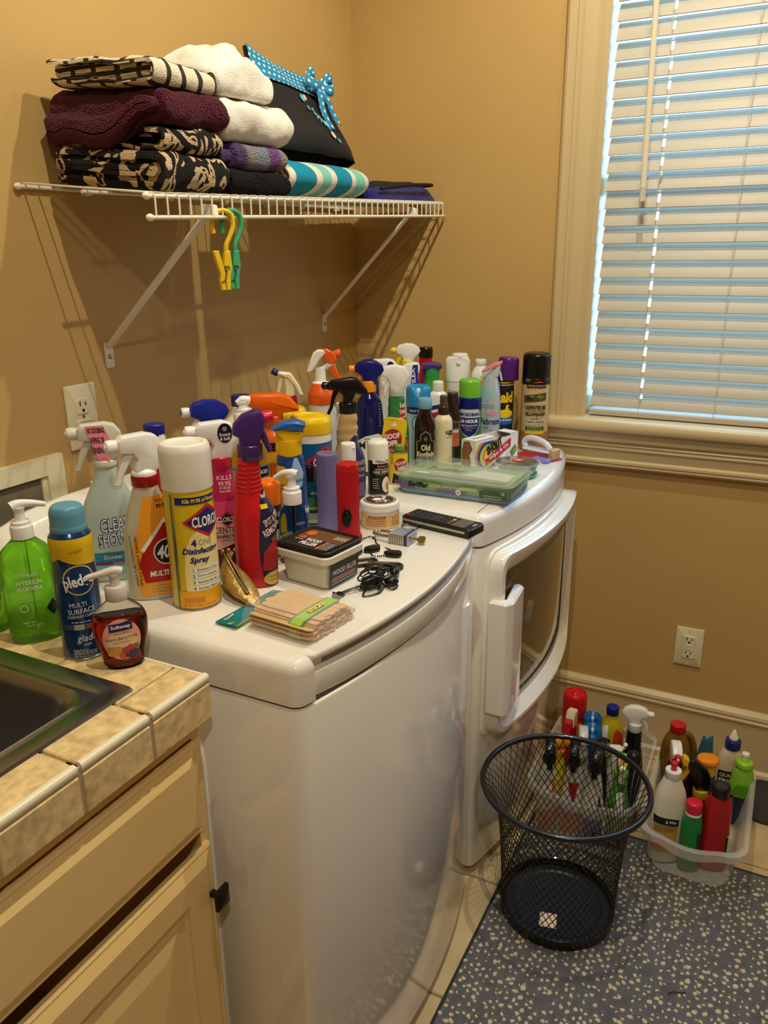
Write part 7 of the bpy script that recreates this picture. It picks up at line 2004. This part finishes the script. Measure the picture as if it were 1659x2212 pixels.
# ---- two clear tubs
tubm = mat('frosted_tub', (214, 212, 204), .35, alpha=.46, coat=.3)
def bin_(name, label, x0, x1, y0, y1, h, ins, lip, drop, bz=RZ):
    t = thing(name, label, 'bin', ((x0 + x1) / 2, (y0 + y1) / 2, bz), 0)
    hx_, hy_ = (x1 - x0) / 2, (y1 - y0) / 2
    n = 6; k = 4 * (n + 1)
    def ringz(ix, iy, z, r, dropk=0):
        L = []
        for x, y in rrect(-hx_ + ix, hx_ - ix, -hy_ + iy, hy_ - iy, r, n):
            dz = -dropk * max(0, 1 - (y / (hy_ * .55)) ** 2) if abs(x) > hx_ * .8 else 0
            L.append((x, y, z + dz))
        return L
    # denser points along the short sides so the drooping grips show
    def dens(L):
        out = []
        for i in range(len(L)):
            a, b = Vector(L[i]), Vector(L[(i + 1) % len(L)])
            m_ = 10 if (b - a).length > .05 else 1
            for q in range(m_): out.append(a.lerp(b, q / m_))
        return out
    rings = [ringz(ins[0] + .02, ins[1] + .02, .0004, .03), ringz(ins[0] + .004, ins[1] + .004, .003, .04), ringz(ins[0], ins[1], .014, .042), ringz(.006, .004, h - .004, .045), ringz(0, 0, h - .001, .048), ringz(-lip, -lip * .6, h, .05), ringz(-lip - .003, -lip * .6 - .002, h - drop, .052)]
    V, F = [], []
    for q, L in enumerate(rings):
        D = dens(L)
        if q >= 3:
            for p in D:
                if abs(p.x) > hx_ * .8: p.z -= (.014 if q < 6 else .020) * max(0, 1 - (p.y / (hy_ * .62)) ** 2) ** 1.5
        V += [tuple(p) for p in D]; kk_ = len(D)
    for a in range(len(rings) - 1):
        for i in range(kk_):
            j = (i + 1) % kk_
            F.append((a * kk_ + i, a * kk_ + j, (a + 1) * kk_ + j, (a + 1) * kk_ + i))
    F.append(tuple(range(kk_ - 1, -1, -1)))
    o = mesh_obj('bin_shell', V, F, tubm, t, angle=50)
    return t
tb1 = bin_('storage_bin', 'frosted clear bin of spray bottles standing behind the waste basket', -.560, -.205, -1.000, -.748, .172, (.030, .018), .008, .012)
tb2 = bin_('storage_bin', 'frosted clear bin with gold jug and red bottles, right of the waste basket', -.560, -.205, -1.236, -1.018, .142, (.045, .020), .014, .014)
tf = Flat((-.158, -.06, .0), (0, -1, 0), (-.10, 0, 1)); pl_ = decal(tf, tb1, 'bin_label', mat('label_slate', (40, 46, 60), .4), R(.066, .036, .012, .075, .003), off=.008)
lines(tf, pl_, W_, -.004, .088, .088, .022, 1, .003, off=.0090); lines(tf, pl_, W_, .012, .062, .067, .056, 2, .0016, off=.0090)
for cx, c in ((-.008, (200, 90, 60)), (.010, (150, 150, 150)), (.030, (200, 150, 90))): decal(tf, pl_, 'label_picture', ink(c), R(.014, .010, cx, .077, .002), off=.0088)
FZ = RZ + .004
def fb(name, label, cat, x, y, rot, keys, m, e=2.3, group=None):
    t = thing(name, label, cat, (x, y, FZ), rot, group)
    b = Body([((k[0], k[1], k[2]), k[3]) if len(k) > 3 else k for k in keys], e, 36)
    bodypart(b, t, m); return t, b
FR = -72
def sprk(r, d, h, sh): return [(r * .9, d * .9, 0), (r, d, .002, .005), (r, d, h * .42), (r * .9, d * .95, h * .58, .03), (.015, .014, h * sh, .02), (.0140, .0140, h - .010)]
# --- bin behind the basket
blk = P((17, 16, 17), .22)
for x, y, r_, lab, lc, lt in ((-.492, -.786, -60, 'white spray bottle with black trigger and orange label, leftmost in the bin', (222, 120, 40), 'orange'), (-.478, -.842, -66, 'white spray bottle with black trigger and red pointed label', (170, 34, 30), 'red'), (-.480, -.896, -72, 'white spray bottle with black trigger and violet label', (70, 70, 130), 'violet')):
    t, b = fb('spray_bottle', lab, 'spray bottle', x, y, r_, sprk(.0265, .0225, .215, .86), P((226, 220, 206), .3), group='white bottles with black triggers')
    decal(b, t, 'label', ink(lc), {'orange': [(.004, .10), (.018, .09), (.012, .165), (.004, .15)], 'red': [(-.014, .158), (0, .10), (.014, .158)], 'violet': [(.004, .09), (.020, .10), (.012, .150)]}[lt], off=.0006)
    decal(b, t, 'foot_label', ink((226, 120, 50) if lt != 'violet' else (60, 70, 140)), R(.050, .060, 0, .045), off=.0006)
    part('collar', ribbed(.0165, .200, .216, 22, .0006), blk, t); sprayer(t, .213, blk, blk, blk, 'round', .80, rz=78, w=.030)
t, b = fb('spray_bottle', 'green spray bottle with lime top and orange label beside the black triggers', 'spray bottle', -.452, -.951, -72, sprk(.0260, .0230, .200, .86), mat('lime_clear', (90, 170, 60), .12, trans=.25))
decal(b, t, 'label', W_, R(.018, .07, 0, .115, .004), off=.0006); part('collar', ribbed(.0165, .184, .200, 22, .0006), P((120, 190, 50), .3), t)
hd, X = sprayer(t, .197, P((130, 200, 60), .3), wt, wt, 'round', .74, rz=85, w=.030); hf = Flat((0, -.012, .235), (1, 0, 0), (0, .55, .8)); decal(hf, t, 'orange_sticker', ink((240, 150, 50)), El(.026, .022, 0, 0), off=.010); lines(hf, t, ink((60, 130, 60)), 0, -.003, .005, .016, 3, .002, off=.0108)
t, b = fb('spray_bottle', 'yellow spray bottle with orange trigger top behind the black triggers', 'spray bottle', -.412, -.790, -66, sprk(.0230, .0200, .185, .88), P((214, 186, 34), .3)); part('collar', ribbed(.0155, .172, .190, 22, .0006), P((240, 150, 30), .3), t)
part('trigger_head', prism(fillet([(-.030, 0), ((-.034, .014), .006), ((0, .030), .014), ((.030, .020), .01), (.028, 0), (-.030, 0)], .003)[:-1], -.013, .013, .004, 'y', 2), P((246, 150, 26), .3), t, XF((0, 0, .198), (0, 0, 10))); part('trigger', prism([(-.022, .004), (-.030, -.020), (-.024, -.022), (-.014, .002)], -.006, .006, .0015, 'y'), P((246, 150, 26), .3), t, XF((0, 0, .196), (0, 0, 10)))
t, b = fb('spray_bottle', 'white bottle with pearl grey spray nozzle between orange and blue tops', 'spray bottle', -.385, -.842, -66, sprk(.0220, .0190, .200, .86), P((222, 222, 222), .3)); part('collar', ribbed(.0150, .186, .202, 22, .0006), P((206, 206, 206), .3), t)
pg_ = P((206, 206, 208), .25); sprayer(t, .198, pg_, pg_, pg_, 'round', .82, rz=80, w=.028)
t, b = fb('spray_bottle', 'black bottle with yellow print on its hood, beside the pearl nozzle', 'spray bottle', -.372, -.888, -70, sprk(.0210, .0190, .175, .88), blk); sprayer(t, .172, blk, blk, blk, 'round', .78, rz=60, w=.028); tf = Flat((0, -.012, .205), (1, 0, 0), (0, 0, 1)); T(tf, t, 'Z', .008, 0, 0, YEL, None, .03, off=.004)
t, b = fb('spray_bottle', 'white spray bottle with broad twin handles below the yellow bottle', 'spray bottle', -.330, -.915, -72, sprk(.0225, .020, .165, .88), P((228, 226, 218), .3))
part('cap_block', rbox(-.016, .016, -.013, .013, .158, .180, .004, .003), wt, t)
for s_ in (-1, 1): part('cap_handle', tube(spline([(s_ * .012, 0, .170), (s_ * .024, -.002, .186), (s_ * .022, -.010, .196)], 5), .005, 8), wt, t)
t, b = fb('bottle', 'black bottle with rounded black cap right of the twin handled bottle', 'bottle', -.398, -.950, -72, [(.020, .017, 0), (.0225, .019, .002, .004), (.0225, .019, .15), (.014, .014, .18, .01), (.014, .014, .186)], P((24, 22, 22), .3))
t.location = (-.385, -.968, FZ); part('cap', lathe([(.0180, .182), ((.0185, .200), .004), ((.012, .214), .008), (.001, .217)], 24), P((30, 26, 24), .3), t)
t, b = fb('aerosol_can', 'red can with wide red spray cap at the back of the bin', 'spray can', -.238, -.784, -72, [(.030, .030, 0), (.0315, .0315, .002, .003), (.0315, .0315, .19), (.029, .029, .196)], P((190, 30, 30), .3), 2)
part('cap', lathe([(.0315, .192), ((.0325, .193), .001), ((.0310, .250), .008), ((.026, .258), .003), ((.024, .252), .002), (.010, .252), (.006, .256), (.001, .257)], 36), P((206, 22, 34), .3), t); decal(b, t, 'yellow_panel', ink((222, 150, 40)), El(.036, .060, .012, .15), off=.0006); lines(b, t, W_, -.018, .15, .18, .016, 6, .002)
t, b = fb('spray_bottle', 'red spray bottle with cream trigger top in front of the red can', 'spray bottle', -.318, -.794, -66, sprk(.0215, .019, .205, .86), P((190, 26, 30), .3)); rd = P((190, 26, 34), .3)
part('trigger_head', prism([(-.014, 0), (-.014, .026), (-.004, .044), (.018, .040), (.018, 0)], -.012, .012, .003, 'y'), P((232, 222, 186), .3), t, XF((0, 0, .204), (0, 0, 60))); part('trigger', prism([(-.012, .026), (-.026, .018), (-.034, -.030), (-.024, -.034), (-.012, .006)], -.010, .010, .002, 'y'), rd, t, XF((0, 0, .204), (0, 0, 60))); part('collar', ribbed(.0155, .190, .206, 22, .0006), rd, t)
bc = P((22, 96, 160), .3)
for x, y, lab in ((-.258, -.838, 'spray can with blue scooped cap, the rear one of the pair'), (-.312, -.850, 'spray can with blue scooped cap, front one behind the pearl nozzle')):
    t, b = fb('aerosol_can', lab, 'spray can', x, y, -70, [(.0225, .0225, 0), (.024, .024, .002, .003), (.024, .024, .168), (.022, .022, .172)], P((40, 60, 120), .3), 2, group='cans with blue scooped caps')
    V, F = lathe([(.0245, .168), ((.0255, .169), .001), ((.0250, .205), .005), (.020, .212), (.001, .2115)], 36); V = [(x_, y_, z_ - (.016 if (abs(x_) < .009 and y_ < .008 and z_ > .19) else 0)) for x_, y_, z_ in V]
    part('cap', (V, F), bc, t, angle=50); part('nozzle', lathe([(.004, .185), (.004, .204), (.002, .206)], 12), wt, t)
t, b = fb('bottle', 'clear bottle of yellow cleaner with dark blue cap and red label', 'bottle', -.232, -.884, -74, [(.031, .026, 0), (.0345, .029, .002, .005), (.0345, .029, .15), (.0315, .027, .178, .02), (.0150, .0145, .205, .008), (.0145, .0145, .222)], mat('yellow_cleaner', (222, 200, 40), .1, trans=.3))
part('cap', ribbed(.0165, .214, .236, 26, .0006), P((24, 34, 130), .35), t); decal(b, t, 'white_shoulder', W_, [(-.030, .150), (-.012, .150), (-.010, .190), (-.024, .185)], off=.0006); decal(b, t, 'label', ink((206, 60, 50)), [(.002, .125), (.034, .125), (.030, .165), (.012, .182), (.004, .170)], off=.0006)
t, b = fb('spray_bottle', 'black ribbed spray bottle with white trigger at the back right of the bin', 'spray bottle', -.262, -.948, -74, [(.026, .022, 0), (.0290, .025, .002, .005), (.0290, .025, .10), (.022, .021, .145, .02), (.0190, .0185, .155), (.0205, .0195, .160), (.0188, .0183, .166), (.0202, .0192, .172), (.0186, .018, .178), (.0198, .019, .184), (.0182, .0178, .190), (.0192, .0186, .196), (.0150, .0150, .204)], P((20, 20, 22), .2))
part('collar', ribbed(.0180, .200, .222, 26, .0005), wt, t); sprayer(t, .219, wt, wt, wt, 'round', .86, dirx=1, rz=-8, w=.026)
# --- right hand bin
t = thing('jug', 'gold oil jug with red cap and moulded handle at the back of the right bin', 'jug', (-.262, -1.052, FZ), -70)
gm = mat('gold_plastic', (150, 112, 44), .3, metal=.5)
b = Body([(.034, .024, 0), ((.0370, .027, .002), .006), (.0370, .027, .15), ((.034, .026, .195), .03), ((.0170, .0165, .226), .014), (.016, .016, .232)], 2.5, 40); bodypart(b, t, gm, 'jug_body'); part('cap', ribbed(.0190, .226, .248, 28, .0006), P((200, 24, 30), .3), t)
part('handle', tube(spline([(.014, 0, .222), (.030, 0, .215), (.043, 0, .185), (.047, 0, .14), (.040, 0, .11)], 8), .0085, 12), gm, t)
t, b = fb('spray_bottle', 'red spray bottle with white hood and red nozzle in the right bin', 'spray bottle', -.366, -1.062, -72, [(.024, .019, 0), (.0265, .021, .002, .005), (.0265, .021, .09), (.022, .019, .12, .01)] + [(.0195 + (.0012 if k % 2 else 0), .0180 + (.001 if k % 2 else 0), .125 + k * .0045) for k in range(12)] + [(.0150, .0145, .190, .006), (.014, .014, .204)], P((186, 22, 28), .28))
part('collar', ribbed(.0165, .192, .210, 22, .0006), P((150, 14, 20), .3), t); sprayer(t, .206, wt, P((200, 26, 36), .3), P((190, 26, 34), .3), 'round', .85, rz=85, w=.028)
t, b = fb('jug', 'white weed killer jug with red spout at the front of the right bin', 'jug', -.458, -1.068, -62, [(.036, .022, 0), (.0390, .0245, .002, .006), (.0390, .0245, .150), (.034, .0235, .185, .025), (.0165, .0165, .226, .01), (.0155, .0155, .230)], P((230, 224, 208), .3), 2.6)
part('collar', ribbed(.0185, .224, .244, 28, .0006), wt, t); part('spout', lathe([(.007, .244), (.0065, .252), ((.0085, .262), .002), (.007, .264), (.005, .260), (.001, .260)], 18), P((206, 36, 46), .3), t); decal(b, t, 'label', mat('label_gold', (190, 150, 70), .4), R(.060, .090, -.014, .075, .004), off=.0006); decal(b, t, 'black_bar', K_, [(-.044, .112), (.016, .104), (.016, .122), (-.044, .132)], off=.0010); T(b, t, '& Wax', .008, -.002, .116, W_, .026, .02, rot=-6, off=.0014); decal(b, t, 'photo', ink((206, 110, 50)), [(-.044, .045), (.014, .04), (.014, .062), (-.044, .085)], off=.0010); lines(b, t, K_, -.014, .09, .104, .048, 4, .0014, off=.0011)
t, b = fb('bottle', 'green bottle with red cap at the front of the right bin', 'bottle', -.470, -1.122, -72, [(.0200, .0165, 0), (.0225, .0185, .002, .004), (.0225, .0185, .12), (.0190, .0165, .146, .01), (.0170, .0160, .152)], P((30, 128, 56), .3), 2.4)
part('white_ring', lathe([(.0185, .150), (.0190, .153), (.0185, .157)], 28), wt, t); part('cap', lathe([(.0180, .156), ((.0188, .157), .001), (.0185, .179), ((.016, .183), .002), (.001, .1828)], 30), P((210, 36, 58), .3), t); decal(b, t, 'label', ink((30, 40, 80)), R(.020, .060, .020, .075), off=.0006); T(b, t, 'ZERO', .008, .018, .062, REDI, .018, .03, rot=90, off=.001)
t, b = fb('bottle', 'red bottle with black cap at the front right of the right bin', 'bottle', -.440, -1.172, -72, [(.0270, .0185, 0), (.0290, .0205, .002, .004), (.0290, .0205, .165, .004), (.0225, .0185, .192, .004), (.0195, .0180, .198)], P((176, 24, 32), .3), 3.2)
part('cap', ribbed(.0205, .196, .222, 30, .0006), blk, t); fl_ = Flat((0, 0, .222), (1, 0, 0), (0, 1, 0)); decal(fl_, t, 'cap_mark', P((44, 44, 46), .5), El(.026, .026, 0, 0), off=.0003); decal(b, t, 'dark_label', K_, [(.020, .02), (.046, .02), (.046, .120), (.020, .100)], off=.0006); lines(b, t, ink((200, 180, 140)), .034, .030, .085, .016, 9, .003, off=.001); decal(b, t, 'yellow_curl', YEL, [(.020, .10), (.024, .10), (.044, .078), (.040, .076)], off=.0010)
t, b = fb('spray_bottle', 'amber bottle with yellow collar and long black trigger grip', 'spray bottle', -.402, -1.128, -72, [(.0200, .0165, 0), (.0225, .0190, .002, .004), (.0225, .0190, .11), (.0145, .0140, .150, .02), (.0140, .0140, .160)], mat('amber_plastic', (120, 70, 30), .15, trans=.3))
part('collar', ribbed(.0175, .152, .174, 26, .0006), P((224, 180, 30), .3), t)
part('trigger_head', prism(fillet([(.016, .174), (-.014, .174), (-.020, .196), ((-.036, .232), .010), ((-.038, .250), .010), ((-.024, .256), .010), ((.014, .226), .02), (.020, .196), (.016, .174)], .003)[:-1], -.012, .012, .005, 'y', 2), blk, t); part('nozzle', prism(fillet([(-.036, .232), ((-.050, .240), .006), ((-.047, .262), .006), (-.034, .254), (-.036, .232)], .002)[:-1], -.011, .011, .003, 'y'), P((236, 186, 30), .3), t); part('trigger', prism([(-.036, .236), (-.042, .214), (-.052, .196), (-.045, .192), (-.033, .212), (-.027, .230)], -.006, .006, .0015, 'y'), P((220, 170, 30), .3), t)
t, b = fb('spray_bottle', 'blue bottle with yellow trigger and orange hood lid in the right bin', 'spray bottle', -.338, -1.136, -72, [(.0190, .0175, 0), (.0215, .020, .002, .004), (.0215, .020, .14), (.0185, .018, .175), (.018, .018, .18)], P((30, 60, 110), .3))
part('trigger_head', lathe([(.0185, .178), ((.0190, .180), .001), (.0185, .206), (.018, .208)], 28), P((226, 176, 26), .3), t); part('trigger_lid', prism(fillet([(-.022, -.020), ((-.032, 0), .012), ((-.018, .022), .012), ((.016, .024), .014), ((.026, .0), .014), ((.012, -.024), .012), (-.022, -.020)], .003)[:-1], .205, .222, .006, 'z', 2), P((244, 140, 30), .3), t); part('trigger', prism([(-.020, .204), (-.024, .176), (-.018, .174), (-.012, .20)], -.006, .006, .0015, 'y'), P((226, 176, 26), .3), t)
t = thing('scoop', 'teal plastic scoop standing behind the orange lid', 'scoop', (-.262, -1.118, FZ), -72)
sc_m = mat('teal_clear', (50, 110, 130), .2, trans=.25); V, F = [], []
for i in range(11):
    u = i / 10; z = .06 + .165 * u
    for j in range(9):
        v = j / 8 * 2 - 1; w_ = .024 * (.55 + .45 * sin(pi * min(1, u * 1.05)) if u < .5 else 1 - .55 * (u - .5) * 2 * .9)
        V.append((v * w_ + .010 * u, -.012 * (1 - v * v) * (1 - .4 * u) + .012 * u, z))
for i in range(10):
    for j in range(8): F.append((i * 9 + j, i * 9 + j + 1, i * 9 + j + 10, i * 9 + j + 9))
o = mesh_obj('bowl', V, F, sc_m, t); md = o.modifiers.new('thickness', 'SOLIDIFY'); md.thickness = .002
part('grip', tube([(0, .002, 0), (0, 0, .07)], .008, 10), sc_m, t)
t, b = fb('glue_bottle', 'cream adhesive bottle with blue cap and white cone tip', 'glue bottle', -.222, -1.182, -82, [(.030, .017, 0), (.0325, .0190, .002, .005), (.0325, .0190, .150), (.027, .018, .174, .02), (.0150, .0145, .190, .006), (.0145, .0145, .194)], P((222, 204, 160), .35), 2.6)
part('cap', ribbed(.0185, .192, .216, 30, .0005), P((26, 44, 130), .3), t); part('cone_tip', lathe([(.010, .216), ((.0120, .220), .002), (.004, .240), (.0025, .243), (.001, .2425)], 24), P((238, 232, 214), .35), t); decal(b, t, 'label', mat('label_ink', (34, 34, 40), .4), R(.052, .075, -.002, .095, .003), off=.0006); T(b, t, 'QUICK', .012, -.002, .120, ink((226, 206, 160)), .044, .03, off=.001); T(b, t, 'PRIME', .011, -.002, .105, ink((226, 206, 160)), .044, .03, off=.001); lines(b, t, ink((226, 206, 160)), -.002, .070, .092, .044, 5, .0014); T(b, t, '4 in', .004, .0, .158, K_)
t, b = fb('scrubber_bottle', 'lime green soap scrubber bottle with bristle pad and white valve', 'scrubber', -.262, -1.214, -74, [(.022, .016, .09), (.0280, .0200, .094, .006), (.0285, .0205, .125), (.0235, .0190, .158, .02), (.0175, .0165, .172, .006), (.0170, .0165, .176)], P((140, 196, 60), .35), 2.3)
part('cap', lathe([(.0200, .174), ((.0210, .175), .001), (.0205, .186), ((.016, .189), .003), (.009, .190), (.009, .194)], 30), P((150, 206, 50), .3), t); part('valve', lathe([(.0080, .192), (.0075, .200), ((.0092, .202), .001), (.0090, .210), (.001, .211)], 22), wt, t)
g = G(); rnd = random.Random(4)
for i in range(15):
    for j in range(11):
        u, v = (i - 7) / 7, (j - 5) / 5
        if u * u + v * v > 1: continue
        g.add(tube([b.at(u * .022, .118 + v * .020, .0), b.at(u * .024, .118 + v * .021 - .002, .006)], .0011, 4))
g.obj('bristle_pad', P((110, 180, 40), .5), t)['kind'] = 'stuff'
part('grip', loft([(.010, .009, 0, 0, 0), (.014, .012, .004, 0, 0), (.014, .012, .085, 0, 0), (.020, .015, .094, 0, 0)], 20), P((24, 34, 80), .35), t)
t, b = fb('bottle', 'dark bottle with yellow ribbon label between red spray and black trigger', 'bottle', -.352, -1.104, -72, [(.0170, .0145, 0), (.0190, .0165, .002, .004), (.0190, .0165, .14), (.012, .012, .165, .01), (.012, .012, .172)], P((26, 24, 30), .3)); part('cap', lathe([(.0135, .170), (.0135, .186), ((.011, .189), .002), (.001, .189)], 22), blk, t); decal(b, t, 'yellow_ribbon', YEL, [(.004, .08), (.010, .08), (.018, .150), (.012, .152)], off=.0006)
# dark tray leaning by the baseboard, and the caster of a chair
t = thing('boot_tray', 'dark grey rubber tray lying against the baseboard past the right bin', 'tray', (-.125, -1.440, .0006), 0)
part('tray_body', sqloft([(.085, .195, 0, .03), (.092, .202, .002, .035), (.094, .204, .008, .035), (.090, .200, .008, .033), (.088, .198, .004, .03)]), P((52, 52, 54), .55), t); part('tray_handle', rbox(-.095, -.06, .195, .222, .0, .05, .006, .004), blk, t, XF((-.005, .010, 0)))
t = thing('chair_caster', 'black caster wheel at the right edge of the rug', 'caster', (-.640, -1.327, RZ), 30)
part('wheel', lathe([(.012, -.010), ((.025, -.010), .004), ((.025, .010), .004), (.012, .010)], 28), blk, t, XF((0, -.0, .026), (90, 0, 0))); part('wheel', lathe([(.012, -.008), ((.025, -.008), .004), ((.025, .008), .004), (.012, .008)], 28), blk, t, XF((0, -.030, .026), (90, 0, 0))); part('hood', loft([(.026, .010, .030, 0, -.015), (.024, .010, .050, 0, -.015), (.010, .009, .056, 0, -.015)], 20), blk, t); part('stem', lathe([(.006, .05), (.006, .10)], 12), metal_m, t, XF((0, -.015, 0)))
